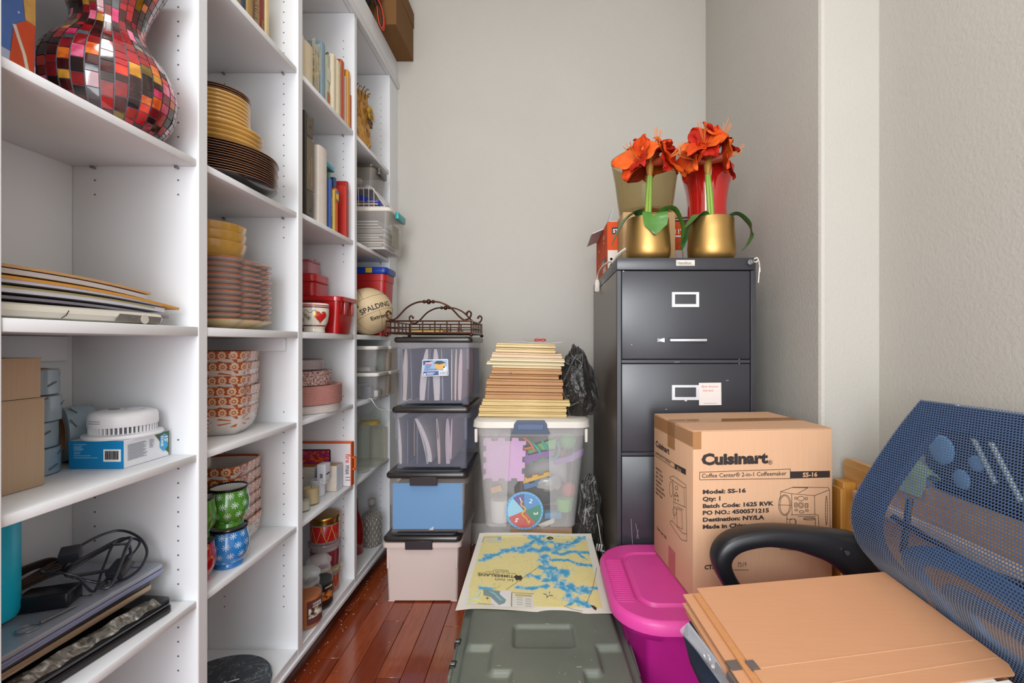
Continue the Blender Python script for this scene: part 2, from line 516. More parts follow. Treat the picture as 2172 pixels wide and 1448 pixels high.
def prof_at(s_):
    s_ = min(max(s_, 0), cum[-1] - 1e-6)
    for i in range(len(cum) - 1):
        if cum[i + 1] >= s_:
            f = (s_ - cum[i]) / (cum[i + 1] - cum[i])
            return VP_[i][0] + (VP_[i + 1][0] - VP_[i][0]) * f, VP_[i][1] + (VP_[i + 1][1] - VP_[i][1]) * f
NCOL = 34
rest = [MB() for _ in TM]
face_dir = math.atan2(-vloc.y, -vloc.x)
cnt = 0
for c in range(NCOL):
    a0 = 2 * PI * (c + .06) / NCOL; a1 = 2 * PI * (c + .94) / NCOL
    s_ = R.uniform(0, .012)
    am = (a0 + a1) / 2
    vis = math.cos(am - face_dir) > .12
    while s_ < cum[-1] - .004:
        ln = R.choice((.012, .015, .018, .021, .026))
        e = min(s_ + ln, cum[-1] - .001)
        m = 3
        k = R.choice(TW)
        mb = MB() if (vis and cnt < 292 and s_ < .36 - 0) else rest[k]
        rows = []
        for j in range(m):
            r, z = prof_at(s_ + (e - s_ - .0012) * j / (m - 1))
            rows.append((r, z))
        d_ = Vector((rows[-1][0] - rows[0][0], rows[-1][1] - rows[0][1])).normalized() * .0019
        outer = [[((r + d_.y) * math.cos(a), (r + d_.y) * math.sin(a), z - d_.x) for a in (a0, am, a1)] for r, z in rows]
        mb.loft(outer, closed=False)
        inner = [[(r * math.cos(a), r * math.sin(a), z) for a in (a0, a1)] for r, z in (rows[0], rows[-1])]
        mb.loft([[Vector(q) for q in inner[0]], [outer[0][0], outer[0][2]]], closed=False)
        mb.loft([[outer[-1][0], outer[-1][2]], [Vector(q) for q in inner[1]]], closed=False)
        if mb is not rest[k]:
            mb.build('mosaic_tile', TM[k], V, smooth=30); cnt += 1
        s_ = e
for k, mb in enumerate(rest):
    tag(mb.build('mosaic_tile_field', TM[k], V, smooth=30), kind='stuff')
# ---- winter print standing at the left
def print_mat():
    t = NT('winter_print')
    v = t.coord(); x, y, z = t.sep(v)
    hill = t.math('ADD', t.math('MULTIPLY', t.math('SINE', t.math('MULTIPLY', y, 18.0)), .012), t.math('MULTIPLY_ADD', y, -.14, .052))
    snow = t.math('LESS_THAN', z, hill)
    sky = t.mix(t.noise(9, 4), '2a4a92', '5b86cc')
    vo = t.new('ShaderNodeTexVoronoi'); vo.inputs['Scale'].default_value = 60; t.link(v, vo.inputs['Vector'])
    fl_ = t.math('LESS_THAN', vo.outputs['Distance'], 0.09)
    t.base(t.mix(snow, t.mix(fl_, sky, 'c8d6f2'), t.mix(t.noise(6), 'a8b0cc', 'bcc2d8'))); t.set(0.35)
    return t.m
P0 = thing('winter_print', 'upright print of blue night sky over snow, left of the mosaic vase', 'picture', (-.845, .66, Z1a), world=True)
MB().box(-.85, -.845, .66, .758, Z1a + .0005, Z1a + .33, .0008, 1).build('card', print_mat(), P0)
fr = frame((-.845, .66, Z1a), (0, 1, 0), (0, 0, 1))
MB().plate(fr, [(.058, .012), (.078, -.0 + .003), (.094, .003), (.096, .12), (.083, .118), (.066, .1), (.062, .06)], .0008).build('orange_robe', M('c8471c', 0.4, var=0.25, vs_=40), P0)
MB().plate(fr, [(.082, .118), (.0965, .118), (.0965, .20), (.086, .19), (.079, .15)], .0009).build('straw_bundle', M('c79a52', 0.5, var=0.3, vs_=90), P0)
MB().tube([fr[0] + fr[1] * a + fr[2] * b for a, b in ((.066, .1), (.071, .085), (.08, .06), (.086, .03))], .003, 6).build('fur_trim', M('d8cdbd', 0.6), P0)

# ---- pile of papers on the middle shelf
zz = Z2 + .0004
def sheet(name, label, cat, col, x0, x1, y0, y1, z, th, tilt=0.0, sag=0.0, rough=0.6, group='papers piled on the middle shelf', bendy=0.003):
    mb = MB()
    dx = (x1 - x0)
    def fn(u, v):
        x = x0 + dx * v; y = y0 + (y1 - y0) * u
        return Vector((x + tilt * (y - y0), y, z + sag * (u * u) * -1 + bendy * math.sin(u * 5 + x0 * 40) * (1 - u * .3)))
    mb.grid(lambda u, v: fn(u, v) + Vector((0, 0, th)), 10, 3, th)
    return mb.one(name, M(col, rough, var=0.08, vs_=30), label, cat, group, (x0, y0, z))
NP = thing('folded_newspaper', 'folded newspaper with a grey photo on its spine, at the bottom of the paper pile', 'newspaper', (-.8, .66, zz), world=True)
def fold(y): return [(x, y, zz + z) for x, z in [(-.99, 0), (-.80, 0), (-.786, .004), (-.782, .0125), (-.786, .021), (-.80, .025), (-.99, .025)]]
MB().loft([fold(yy) for yy in (.647, .7, .8, .9, .935)]).build('folded_sheets', M('d6d0c4', 0.7, var=0.07, vs_=14), NP)
nfr = frame((-.7815, .66, zz), (0, 1, 0), (0, 0, 1))
MB().plate(frame((-.7818, .66, zz), (0, 1, 0), (0, 0, 1)), [(.17, .004), (.268, .004), (.272, .016), (.18, .018)], .0005).build('printed_photo', M('6c665f', 0.7, var=0.5, vs_=60), NP)
MB().plate(frame((-.7812, .66, zz), (0, 1, 0), (0, 0, 1)), circ(.009, 14, .232, .010), .0006).build('printed_figure', M('c9c2b8', 0.7, var=0.15), NP)
MB().line(frame((-.7814, .66, zz), (0, 1, 0), (0, 0, 1)), [(.078, .004), (.085, .009), (.089, .0165)], .0012).build('printed_curve', INK, NP)
sheet('magazine', 'dark-edged magazine poking out beyond the folded newspaper', 'magazine', '8a8794', -.985, -.80, .66, .972, zz + .0262, .0045, .0, .014, bendy=.0006)
sheet('letter_stack', 'stack of white letters in the lower paper pile', 'papers', 'd6d7e2', -.985, -.795, .648, .955, zz + .0315, .0085, 0, .012, bendy=.0006)
sheet('blue_folder', 'thin dark blue folder above the white letters', 'folder', '3d4a72', -.99, -.80, .648, .90, zz + .0405, .0025, 0, .010, bendy=.0006)
sheet('green_folder', 'thin olive folder below the white envelope', 'folder', 'b0a66e', -.99, -.794, .648, .93, zz + .0435, .003, 0, .012, bendy=.0006)
sheet('white_envelope', 'white envelope below the ochre padded envelope', 'envelope', 'd0d0e0', -.985, -.79, .648, .945, zz + .0472, .0068, 0, .014, bendy=.0006)
sheet('yellow_envelope', 'ochre padded envelope reaching furthest right of the paper pile', 'envelope', 'd0943a', -.985, -.788, .648, .985, zz + .0548, .0045, .0, .024, bendy=.0006)
sheet('plain_papers', 'grey and white papers above the ochre envelope', 'papers', 'c2bcbc', -.985, -.793, .648, .91, zz + .0600, .0075, .0, .016, bendy=.0006)
sheet('dark_notebook', 'thin black notebook near the top of the paper pile', 'notebook', '24242c', -.985, -.798, .648, .88, zz + .0682, .0035, .0, .014, bendy=.0006)
sheet('manila_envelope', 'tan manila envelope on the very top of the paper pile', 'envelope', 'c49a6a', -.985, -.793, .648, .92, zz + .0724, .0045, .0, .016, bendy=.0006)

# ---- third shelf: cardboard boxes, tape, detector on its box
def carton(name, label, x0, x1, y0, y1, z0, z1, group=None):
    T = thing(name, label, 'box', ((x0 + x1) / 2, (y0 + y1) / 2, z0), world=True, group=group)
    MB().box(x0, x1, y0, y1, z0, z1, .002, 2).build('carton_body', CARD2, T)
    MB().box(x0 - .0005, x1 + .0006, y0 - .0006, y1 + .0006, z1 - .0015, z1 + .0008, .0006, 1).build('top_flap', CARD2, T)
    return T
carton('cardboard_box', 'larger plain tan cardboard box, lower of the two at the left', -1.01, -.868, .65, .793, Z3 + .0005, Z3 + .152)
carton('cardboard_box', 'smaller plain tan cardboard box stacked on the larger one', -1.008, -.866, .652, .785, Z3 + .1536, Z3 + .221)
def tape_mat():
    t = NT('clear_tape')
    t.base(t.mix(t.noise(14, 3), '7d919d', '9aabb5')); t.set(0.22, spec=0.6, coat=0.4)
    return t.m
TAPE = tape_mat()
def tape_roll(label, loc, rot=(0, 0, 0), r=.052, w_=.048, group=None):
    T = thing('tape_roll', label, 'tape roll', loc, rot, group)
    MB().lathe([(.039, 0), (r - .002, 0), (r, .0015), (r, w_ - .0015), (r - .002, w_), (.039, w_), (.039, 0)], seg=40, caps=(False, False)).build('tape_winding', TAPE, T)
    MB().lathe([(.0375, -.0006), (.039, -.0006), (.039, w_ + .0006), (.0375, w_ + .0006), (.0375, -.0006)], seg=32, caps=(False, False)).build('cardboard_core', CARD, T)
    mb = MB()
    for k in range(9):
        a = k * 2.4; zz_ = .008 + (k * 37 % 30) / 1000
        fr_ = frame(((r + .0001) * math.cos(a), (r + .0001) * math.sin(a), zz_), (-math.sin(a), math.cos(a), .5), (0, 0, 1))
        mb.rect(fr_, 0, 0, .018, .003, .0003)
    mb.build('printed_mark', M('4c5a66', 0.4), T)
    return T
for i in range(4):
    tape_roll(f'{nth(i, 4)} tape roll of the stack standing behind the tan boxes', (-.975 + (.003, -.002, .004, 0)[i], .847, Z3 + .0012 + i * .0495), (0, 0, i * 1.3), group='stacked tape rolls')
tape_roll('fat roll of clear tape standing on edge between the boxes and the smoke detector', (-.984 + .0125, .957 + .02, Z3 + .0585), (math.radians(90), 0, math.radians(-30)), .057, .047)
def blue_box():
    x0, x1, y0, y1, z0, z1 = -.930, -.823, .893, 1.0, Z3 + .0005, Z3 + .055
    T = thing('repellent_box', 'flat blue and white carton under the smoke detector', 'box', ((x0 + x1) / 2, .95, z0), world=True)
    MB().box(x0, x1, y0, y1, z0, z1, .001, 1).build('carton_body', M('e2e4ea', 0.45), T)
    BL = M('1283c0', 0.4, var=0.04)
    f1 = frame((x0, y0, z0), (1, 0, 0), (0, 0, 1)); f2 = frame((x1, y0, z0), (0, 1, 0), (0, 0, 1))
    MB().rect(f1, 0, 0, .107, .0545).build('blue_panel', BL, T)
    W_ = M('f2f2f2', 0.5)
    MB().rect(frame((x0, y0 - .0005, z0), (1, 0, 0), (0, 0, 1)), .068, .014, .102, .038).build('barcode_panel', W_, T)
    mb = MB(); xx = .0715
    for k in range(12):
        w2 = R.choice((.0007, .0012, .0018)); mb.rect(frame((x0, y0 - .001, z0), (1, 0, 0), (0, 0, 1)), xx, .018, xx + w2, .035); xx += w2 + R.choice((.0007, .001))
    mb.build('barcode', INK, T)
    mb = MB(); g = frame((x0, y0 - .0005, z0), (1, 0, 0), (0, 0, 1))
    for yy, ln in ((.047, .026), (.0435, .018), (.041, .016), (.0385, .021), (.036, .018), (.032, .014), (.029, .012), (.025, .036), (.021, .052)):
        mb.rect(g, .01, yy, .01 + ln * .9, yy + .0009)
    mb.build('fine_print', M('9fd0ea', 0.5), T)
    mb = MB(); g = frame((x1, y0, z0), (0, 1, 0), (0, 0, 1))
    for k in range(14):
        mb.rect(g, .008, .014 + k * .0023, .008 + R.uniform(.033, .045), .0149 + k * .0023)
        if k > 5: mb.rect(g, .058, .014 + k * .0023, .058 + R.uniform(.006, .012), .0149 + k * .0023)
    mb.build('fine_print', M('8c93a0', 0.6), T)
    MB().plate(g, [(.069, .0545), (.107, .0545), (.107, .006), (.098, .014), (.088, .03)], .0005).build('foliage_photo', M('3d5a26', 0.5, var=0.6, vs_=150), T)
    MB().plate(frame((x1 + .0004, y0, z0), (0, 1, 0), (0, 0, 1)), [(.0835, .046), (.0935, .051), (.103, .046), (.103, .022), (.0935, .012), (.0835, .022)], .0006).build('zone_shield', M('2f9dd2', 0.4), T)
    gr = frame((x1 + .0012, y0 + .0935, z0 + .05), (0, 0, -1), (0, 1, 0))
    text("15'", .0125, W_, T, gr, .004, .0005, .0004); text('ZONE', .0085, W_, T, gr, .0025, -.0085, .0003)
    return T
blue_box()
def detector():
    T = thing('smoke_detector', 'round white smoke detector lying on the blue and white carton', 'smoke detector', (-.8735, .948, Z3 + .0556), .2)
    W_ = M('e6e6ea', 0.35, var=0.02)
    MB().lathe([(.0, 0), (.079, 0), (.081, .003), (.079, .0065), (.066, .009)], seg=56).build('mounting_plate', W_, T)
    MB().lathe([(.061, .009), (.061, .021)], seg=48).build('sensor_core', M('55565e', 0.5), T)
    mb = MB()
    for i in range(48):
        a = 2 * PI * i / 48
        mb.box(-.0016, .0016, .060, .0675, .0085, .0215, mat=Matrix.Rotation(a, 4, 'Z'))
    mb.build('vent_fin', W_, T)
    MB().lathe([(.0, .021), (.069, .021), (.070, .023), (.0695, .040), (.066, .045), (.055, .0485), (.02, .0495), (0, .0495)], seg=56).build('cover', W_, T)
    MB().lathe([(.0, .0494), (.019, .0494), (.021, .0512), (.018, .0522), (0, .0522)], cx=.02, cy=.01, seg=28).build('test_button', M('d2d2d8', 0.35), T)
    MB().bx((-.022, -.0, .0505), (.022, .01, .001)).build('vent_slot', M('7c7c84', 0.4), T)
    return T
DT = detector()
DT.scale = (.8, .8, 1.08)
for k, zc in enumerate((.034, .030)):
    mb = MB()
    ang0 = math.radians(-125)
    fr_ = [( .0701 * math.cos(ang0 + q * .06), .0701 * math.sin(ang0 + q * .06), zc) for q in range(9)]
    mb.tube(fr_, .0007, 4)
    mb.build('raised_lettering', M('9c9ca6', 0.4), DT)

# ---- fourth shelf: laptops, bottle, chargers
def laptop(label, x0, x1, y0, y1, z, th, top, edge, rot=0.0, tilt=0.0):
    T = thing('laptop', label, 'laptop', ((x0 + x1) / 2, (y0 + y1) / 2, z), (tilt, 0, rot), group='closed laptops in a pile')
    hx, hy = (x1 - x0) / 2, (y1 - y0) / 2
    MB().prism(rrect(-hx, hx, -hy, hy, .012), 0, th * .48, bev=.002).build('keyboard_half', edge, T)
    MB().prism(rrect(-hx + .001, hx - .001, -hy + .001, hy - .001, .012), th * .55, th, bev=.0018).build('lid', top, T)
    MB().box(-hx + .006, hx - .02, -hy + .006, hy - .006, th * .4, th * .62).build('gap_strip', M('0e0e12', 0.6), T)
    return T
SILV = M('a4a9b6', 0.3, 0.35, var=0.05)
laptop('black closed laptop with rounded corners at the bottom of the laptop pile', -1.028, -.806, .63, .985, Z4 + .0008, .030, M('15171c', 0.12, var=0.1, coat=0.5), M('1d1b1d', 0.25), -.10)
laptop('closed laptop with a champagne-coloured front edge, in the middle of the pile', -1.03, -.829, .615, .968, Z4 + .052, .024, M('3c3d47', 0.3, 0.5), M('b49c82', 0.35, 0.6), -.02, 0)
LT = laptop('silver closed laptop on top of the pile, carrying chargers and a blue bottle', -1.035, -.816, .60, .985, Z4 + .0785, .019, SILV, M('8c93b4', 0.3, 0.4), 0.0, 0.0)
MB().box(.035, .075, .166, .172, .0188, .0194).build('maker_plate', M('5c606c', 0.3, 0.7), LT)
BT = thing('water_bottle', 'bright cyan water bottle with black cap standing on the silver laptop', 'bottle', (-.945, .765, Z4 + .098))
MB().lathe([(.034, 0), (.042, .005), (.0448, .014), (.0448, .162), (.044, .166)], seg=48).build('bottle_body', M('18c8ee', 0.3, var=0.03), BT)
MB().lathe([(.0442, .1665), (.0445, .186), (.041, .19), (0, .19)], seg=40).build('cap', M('1b1f2c', 0.35), BT)
# clear wrapped bag between laptops
mb = MB()
R2 = random.Random(3)
def bagf(u, v):
    y = .66 + .28 * u; x = -.835 + .03 * v + .1 * (y - .8)
    return Vector((x + .003 * math.sin(u * 40) * v, y, Z4 + .0345 + .014 * (1 - abs(v - .4) * 1.6) * (.4 + .6 * abs(math.sin(u * 9 + v * 3))) - .004 * v))
mb.grid(bagf, 46, 8)
t_ = NT('crinkled_film'); t_.base(t_.ramp(t_.noise(45, 5, dist=2), ((.35, '4a463f'), (.55, '9a9288'), (.7, 'e8e6e2')))); t_.set(0.12, spec=0.7, coat=.5); t_.see_through(0.35)
mb.one('plastic_bag', t_.m, 'crumpled clear plastic bag squeezed between the black and the champagne laptops', 'plastic bag', None, (-.8, .8, Z4 + .034))
ZL = Z4 + .0982
def cable(name, label, pts, r, mat, n=8):
    pts = spline(pts, n)
    mb = MB().tube(pts, r, 7)
    return mb.one(name, mat, label, 'cable', None, pts[0])
DARKC = M('23262f', 0.3, var=0.08)
A1 = thing('laptop_charger', 'black laptop charger brick with coiled cord beside the cyan bottle', 'charger', (-.9, .745, ZL), world=True)
MB().box(-.038, .038, -.023, .023, 0, .027, .004, 3, mat=Matrix.Translation((-.893, .822, ZL)) @ Matrix.Rotation(.35, 4, 'Z')).build('power_brick', M('16181f', 0.28), A1)
MB().tube(spline([(-.842, .86, ZL + .012), (-.825, .87, ZL + .012), (-.835, .91, ZL + .06), (-.87, .955, ZL + .065), (-.895, .90, ZL + .05), (-.88, .84, ZL + .045), (-.855, .90, ZL + .025), (-.87, .965, ZL + .008)], 10), .0032, 8).build('cord', DARKC, A1)
A2 = thing('power_plug', 'black three-pin plug with looping cords lying on the silver laptop', 'plug', (-.84, .9, ZL), world=True)
pm = Matrix.Translation((-.845, .905, ZL + .022)) @ Matrix.Rotation(math.radians(-80), 4, 'Z') @ Matrix.Rotation(math.radians(24), 4, 'Y') @ Matrix.Scale(1.2, 4)
MB().box(-.019, .014, -.0115, .0115, -.009, .009, .004, 3, mat=pm).build('plug_body', M('26262c', 0.4), A2)
MB().tube([(-.019, 0, 0), (-.032, 0, 0)], [.006, .004], 10, mat=pm).build('strain_relief', DARKC, A2)
mb = MB(); mb.box(.014, .03, -.007, -.0055, -.003, .003, mat=pm); mb.box(.014, .03, .0055, .007, -.003, .003, mat=pm); mb.tube([(.014, 0, -.006), (.032, 0, -.006)], .0024, 8, mat=pm)
mb.build('pin', CHROME, A2)
pl = pm @ Vector((-.032, 0, 0))
MB().tube(spline([pl, (-.862, .945, ZL + .055), (-.85, .90, ZL + .075), (-.85, .90, ZL + .08), (-.88, .85, ZL + .06), (-.92, .87, ZL + .035), (-.94, .92, ZL + .06), (-.91, .965, ZL + .075), (-.87, .975, ZL + .06), (-.84, .965, ZL + .03), (-.832, .93, ZL + .006), (-.85, .89, ZL + .004), (-.9, .86, ZL + .034)], 10), .0026, 8).build('cord', DARKC, A2)
A3 = thing('charger_cable_bundle', 'tied bundle of brown charger cable with grey plug behind the black charger', 'cable', (-.95, .85, ZL), world=True)
for k in range(6):
    MB().tube(spline([(-.985 + .006 * k, .79 + .004 * k, ZL + .008 + .005 * k), (-.955 + .003 * k, .87, ZL + .022 + .006 * k), (-.965, .93 - .004 * k, ZL + .012 + .005 * k), (-1.0 + .003 * k, .9, ZL + .03 + .003 * k), (-1.0, .83, ZL + .02 + .004 * k), (-.985 + .006 * k, .79 + .004 * k, ZL + .008 + .005 * k)], 8), .0028, 6).build('cable_loop', M('3a2c26' if k % 2 else '4b3a30', 0.45), A3)
MB().box(-.015, .015, -.013, .013, -.012, .012, .003, 2, mat=Matrix.Translation((-.93, .895, ZL + .058)) @ Matrix.Rotation(.6, 4, 'Z') @ Matrix.Rotation(.4, 4, 'X')).build('grey_plug', M('3f424b', 0.4), A3)
cable('loose_cable', 'thin black cable arching over the chargers', [(-.955, .87, ZL + .04), (-.90, .82, ZL + .06), (-.855, .83, ZL + .05), (-.85, .86, ZL + .004), (-.87, .90, ZL + .03), (-.89, .95, ZL + .062), (-.86, .97, ZL + .05), (-.855, .925, ZL + .02)], .0022, DARKC)
K = thing('metal_ring_tool', 'small metal rod with split ring lying in front of the cyan bottle', 'key ring', (-.83, .73, ZL), world=True)
MB().tube([(-.852 + .014 * math.cos(a * PI / 12), .752 + .014 * math.sin(a * PI / 12), ZL + .0015) for a in range(24)], .0012, 6, True).build('split_ring', CHROME, K)
MB().tube([(-.846, .765, ZL + .003), (-.838, .815, ZL + .003)], .0026, 10).build('rod', M('8a8e94', 0.3, 0.9), K)
K2 = thing('small_key', 'small silver key lying among the charger cords', 'key', (-.86, .88, ZL), world=True)
MB().prism(circ(.007, 16, -.872, .852), ZL + .0005, ZL + .0025).build('key_bow', CHROME, K2)
MB().box(-.869, -.845, .8505, .8535, ZL + .0005, ZL + .0022).build('key_blade', CHROME, K2)
# bottom compartment: marbled board leaning at the back, loop of wire
t_ = NT('grey_marble'); v_ = t_.coord(); n_ = t_.noise(7, 6, v_, .6, 1.8); t_.base(t_.ramp(n_, ((.3, '9fa0a0'), (.5, 'b9baba'), (.54, '84878a'), (.6, 'bcbdbd')))); t_.set(.4)
MB().box(-1.043, -1.03, .655, .958, Z_BOT + .0005, Z4 - .03, .002, 1).one('marbled_board', t_.m, 'grey marbled board leaning at the back of the lowest compartment', 'board', None, (-1.037, .85, Z_BOT))
# ================================================================== SECOND BAY
# ---- ceramics: lathe with a UV (u around, v along the profile)
def lathe_ware(name, label, cat, loc, prof, mat, seg=56, rf=None, rot=0, group=None):
    mb = MB().lathe(prof, seg=seg, rf=rf)
    o = mb.build(name, mat, None, 50)
    o.location = loc; o.rotation_euler = (0, 0, rot)
    return tag(o, label, cat, group)
def plate_prof(r, h, t=.0035, foot=.55):
    return [(0, .003), (r * foot - .004, .003), (r * foot, 0), (r * foot + .004, .002), (r * .78, h * .38), (r * .985, h - t * .6), (r, h), (r * .985, h + t * .4), (r * .78, h * .38 + t), (r * foot, t + .003), (0, t + .003)]
def rim_mat(name, body, rim, lo, hi, rough=.25, body2=None):
    """glazed ware whose rim has its own colour between two shares of the profile"""
    t = NT(name); u = t.sep(t.new('ShaderNodeTexCoord').outputs['UV'])
    f = t.math('MULTIPLY', t.math('GREATER_THAN', u[1], lo), t.math('LESS_THAN', u[1], hi))
    nz = t.noise(40, 3)
    b = t.mix(nz, body, body2 or body)
    t.base(t.mix(f, b, rim)); t.set(rough, spec=.55, coat=.5)
    return t.m
DARKP = rim_mat('dark_plate', '17110f', 'b98562', .56, .64, .2, '241a16')
YEL = rim_mat('yellow_plate', 'cd9c4e', 'e2b66c', .5, .64, .2, 'd8a85a')
YEL2 = rim_mat('yellow_bowl', 'd0a04a', 'e6c074', .5, .64, .18, 'c99b4c')
cx, cy = -.881, 1.235
z = Z1[1] + .0006
for i in range(13):
    lathe_ware('dinner_plate', f'{nth(i, 13)} of the large dark-glazed dinner plates', 'plate', (cx + R.uniform(-.002, .002), cy + R.uniform(-.002, .002), z), plate_prof(.14, .022), DARKP, group='large dark plates in the tall stack')
    z += .0062
z += .004
for i in range(5):
    lathe_ware('salad_plate', f'{nth(i, 5)} of the middle-sized yellow plates on the dark plates', 'plate', (cx + R.uniform(-.002, .002), cy, z), plate_prof(.103, .024, .005), YEL, group='yellow plates in the tall stack')
    z += .0125
z += .004
for i in range(8):
    lathe_ware('yellow_saucer', f'{nth(i, 8)} of the small yellow saucers in the tall stack', 'saucer', (cx + R.uniform(-.0015, .0015), cy, z), plate_prof(.0745, .022, .005), YEL, group='small yellow saucers in the tall stack')
    z += .0105
z += .002
for i in range(3):
    lathe_ware('small_plate', f'{nth(i, 3)} of three thin dark-rimmed small plates crowning the yellow stack', 'plate', (cx + R.uniform(-.0015, .0015), cy, z), plate_prof(.0745, .014), DARKP, group='small dark plates crowning the stack')
    z += .0055
# ---- square lobed plates and yellow bowls on the middle shelf
def lobed(th):
    c = abs(math.cos(th)); s_ = abs(math.sin(th))
    r = (c ** 5 + s_ ** 5) ** (-1 / 5)
    k = abs(math.cos(2 * th))
    return r * (.9 + .0) * (1 - .07 * math.exp(-((k - .72) / .16) ** 2))
SQP = rim_mat('square_plate', 'b4a4a0', 'b9591c', .54, .68, .22, 'c8b8b2')
SQP0 = rim_mat('square_plate_bottom', 'cdb487', 'b4581c', .575, .68, .22, 'd6bf92')
z = Z2 + .0006
for i in range(12):
    lathe_ware('square_plate', f'{nth(i, 12)} of the square lobed plates with terracotta rims', 'plate', (-.892 + R.uniform(-.002, .002), 1.232, z), plate_prof(.126, .024, .004, .6), SQP0 if i == 0 else SQP, 96, lobed, .02 + R.uniform(-.012, .012), 'square plates on the middle shelf')
    z += .0142
z += .0125
def bowl_prof(r, h, foot=.6, t=.004):
    return [(0, .004), (r * foot - .005, .004), (r * foot - .002, 0), (r * foot + .003, .001), (r * .86, h * .3), (r * .96, h * .7), (r, h), (r - t * .5, h + t * .3), (r - t, h), (r * .96 - t, h * .7), (r * .86 - t, h * .3 + t), (r * foot, .004 + t), (0, .004 + t)]
for i in range(3):
    lathe_ware('yellow_bowl', f'{nth(i, 3)} of three glossy yellow bowls on the square plates', 'bowl', (-.895, 1.225, z), bowl_prof(.082, .048), YEL2, group='yellow bowls on the square plates')
    z += .0215 if i else .0255
# ---- patterned bowls
def floral_mat(name, nrep, vband0, vband1, vin):
    t = NT(name); s_ = t.sep(t.new('ShaderNodeTexCoord').outputs['UV'])
    u, v = s_[0], s_[1]
    def cells(u_, v_, n, v0, v1, asp):
        fx = t.math('SUBTRACT', t.math('FRACT', t.math('MULTIPLY', u_, n)), .5)
        fy = t.math('MULTIPLY', t.math('SUBTRACT', t.math('DIVIDE', t.math('SUBTRACT', v_, v0), v1 - v0), .5), asp)
        d = t.math('SQRT', t.math('ADD', t.math('MULTIPLY', fx, fx), t.math('MULTIPLY', fy, fy)))
        ang = t.math('ARCTAN2', fy, fx)
        return d, ang
    d, ang = cells(u, v, nrep, vband0, vband1, .9)
    pet = t.math('MULTIPLY_ADD', t.math('COSINE', t.math('MULTIPLY', ang, 9)), .04, .40)
    flower = t.math('MULTIPLY', t.math('LESS_THAN', d, pet), t.math('GREATER_THAN', d, .2))
    core = t.math('LESS_THAN', d, .10)
    wh = t.math('MAXIMUM', flower, core)
    band = t.math('MULTIPLY', t.math('GREATER_THAN', v, vband0), t.math('LESS_THAN', v, vband1))
    bandc = t.mix(wh, t.mix(t.noise(60, 3), '9a4216', 'b5581f'), 'dcb79a')
    # leaves and dots on the white wall
    d2, a2 = cells(u, v, 4, vin, vband0, 1.0)
    fan = t.math('MULTIPLY', t.math('GREATER_THAN', t.math('COSINE', t.math('MULTIPLY', a2, 7)), .55), t.math('MULTIPLY', t.math('GREATER_THAN', d2, .13), t.math('LESS_THAN', d2, .36)))
    u2 = t.math('ADD', u, .125)
    d3, a3 = cells(u2, v, 4, vin, vband0, 1.0)
    ring3 = t.math('MULTIPLY', t.math('GREATER_THAN', t.math('COSINE', t.math('MULTIPLY', a3, 4)), .72), t.math('MULTIPLY', t.math('GREATER_THAN', d3, .035), t.math('LESS_THAN', d3, .075)))
    wallc = t.mix(ring3, t.mix(fan, t.mix(t.noise(12, 2), 'cfc5c2', 'd9d0ca'), 'b85a20'), '1c120e')
    wallc = t.mix(t.math('GREATER_THAN', v, vband1), wallc, t.mix(t.math('LESS_THAN', v, .73), 'd2c8c2', 'a64a1c'))
    t.base(t.mix(band, wallc, bandc)); t.set(.22, spec=.55, coat=.5)
    return t.m
FLOR = floral_mat('floral_bowl', 22, .38, .5, .22)
def sq(th):
    c = abs(math.cos(th)); s_ = abs(math.sin(th))
    r = (c ** 4 + s_ ** 4) ** (-1 / 4)
    return r * .95 * (1 - .035 * math.exp(-((abs(math.cos(2 * th)) - .6) / .2) ** 2))
def floral_prof(r, h):
    t = .0045
    out = [(0, .004), (r * .62, .004), (r * .66, 0), (r * .72, .003), (r * .86, h * .22), (r * .93, h * .42), (r * .96, h * .70), (r * .972, h * .73), (r * .985, h * .86), (r, h)]
    inn = [(r - t, h), (r * .96 - t, h * .62), (r * .86 - t, h * .25), (r * .6, .004 + t), (0, .004 + t)]
    return out + inn
# profile has 15 rings: v = index / 14; the band spans rings 6..9 -> .43..(.64)
FLOR = floral_mat('floral_bowl', 24, .47, .645, .29)
def bowl_stack(cx, cy, zb, r, h, steps, where, grp, rot0):
    z = zb + .0006
    n = len(steps) + 1
    for i in range(n):
        lathe_ware('patterned_bowl', f'{nth(i, n)} orange-flowered white bowl of the {where}', 'bowl', (cx + R.uniform(-.0015, .0015), cy, z), floral_prof(r, h), FLOR, 96, sq, rot0 + R.uniform(-.05, .05), grp)
        if i < n - 1: z += steps[i]
    return z
bowl_stack(-.895, 1.262, Z3, .088, .074, (.030, .026, .029, .036, .030), 'upper bowl stack', 'flowered bowls, upper stack', .25)
bowl_stack(-.915, 1.285, Z4, .093, .078, (.033, .031, .032, .032, .032), 'stack behind the snowflake mugs', 'flowered bowls, lower stack', .1)
SAUC = rim_mat('dip_saucer', 'd8c6ae', 'a9531f', .52, .74, .25, 'ddd0bb')
for i in range(9):
    lathe_ware('dipping_saucer', f'{nth(i, 9)} small terracotta-rimmed saucer beside the flowered bowls', 'saucer', (-.866 + R.uniform(-.001, .001), 1.108, Z3 + .0006 + i * .0098), plate_prof(.042, .0135, .003, .6), SAUC, 40, group='small saucers beside the flowered bowls')
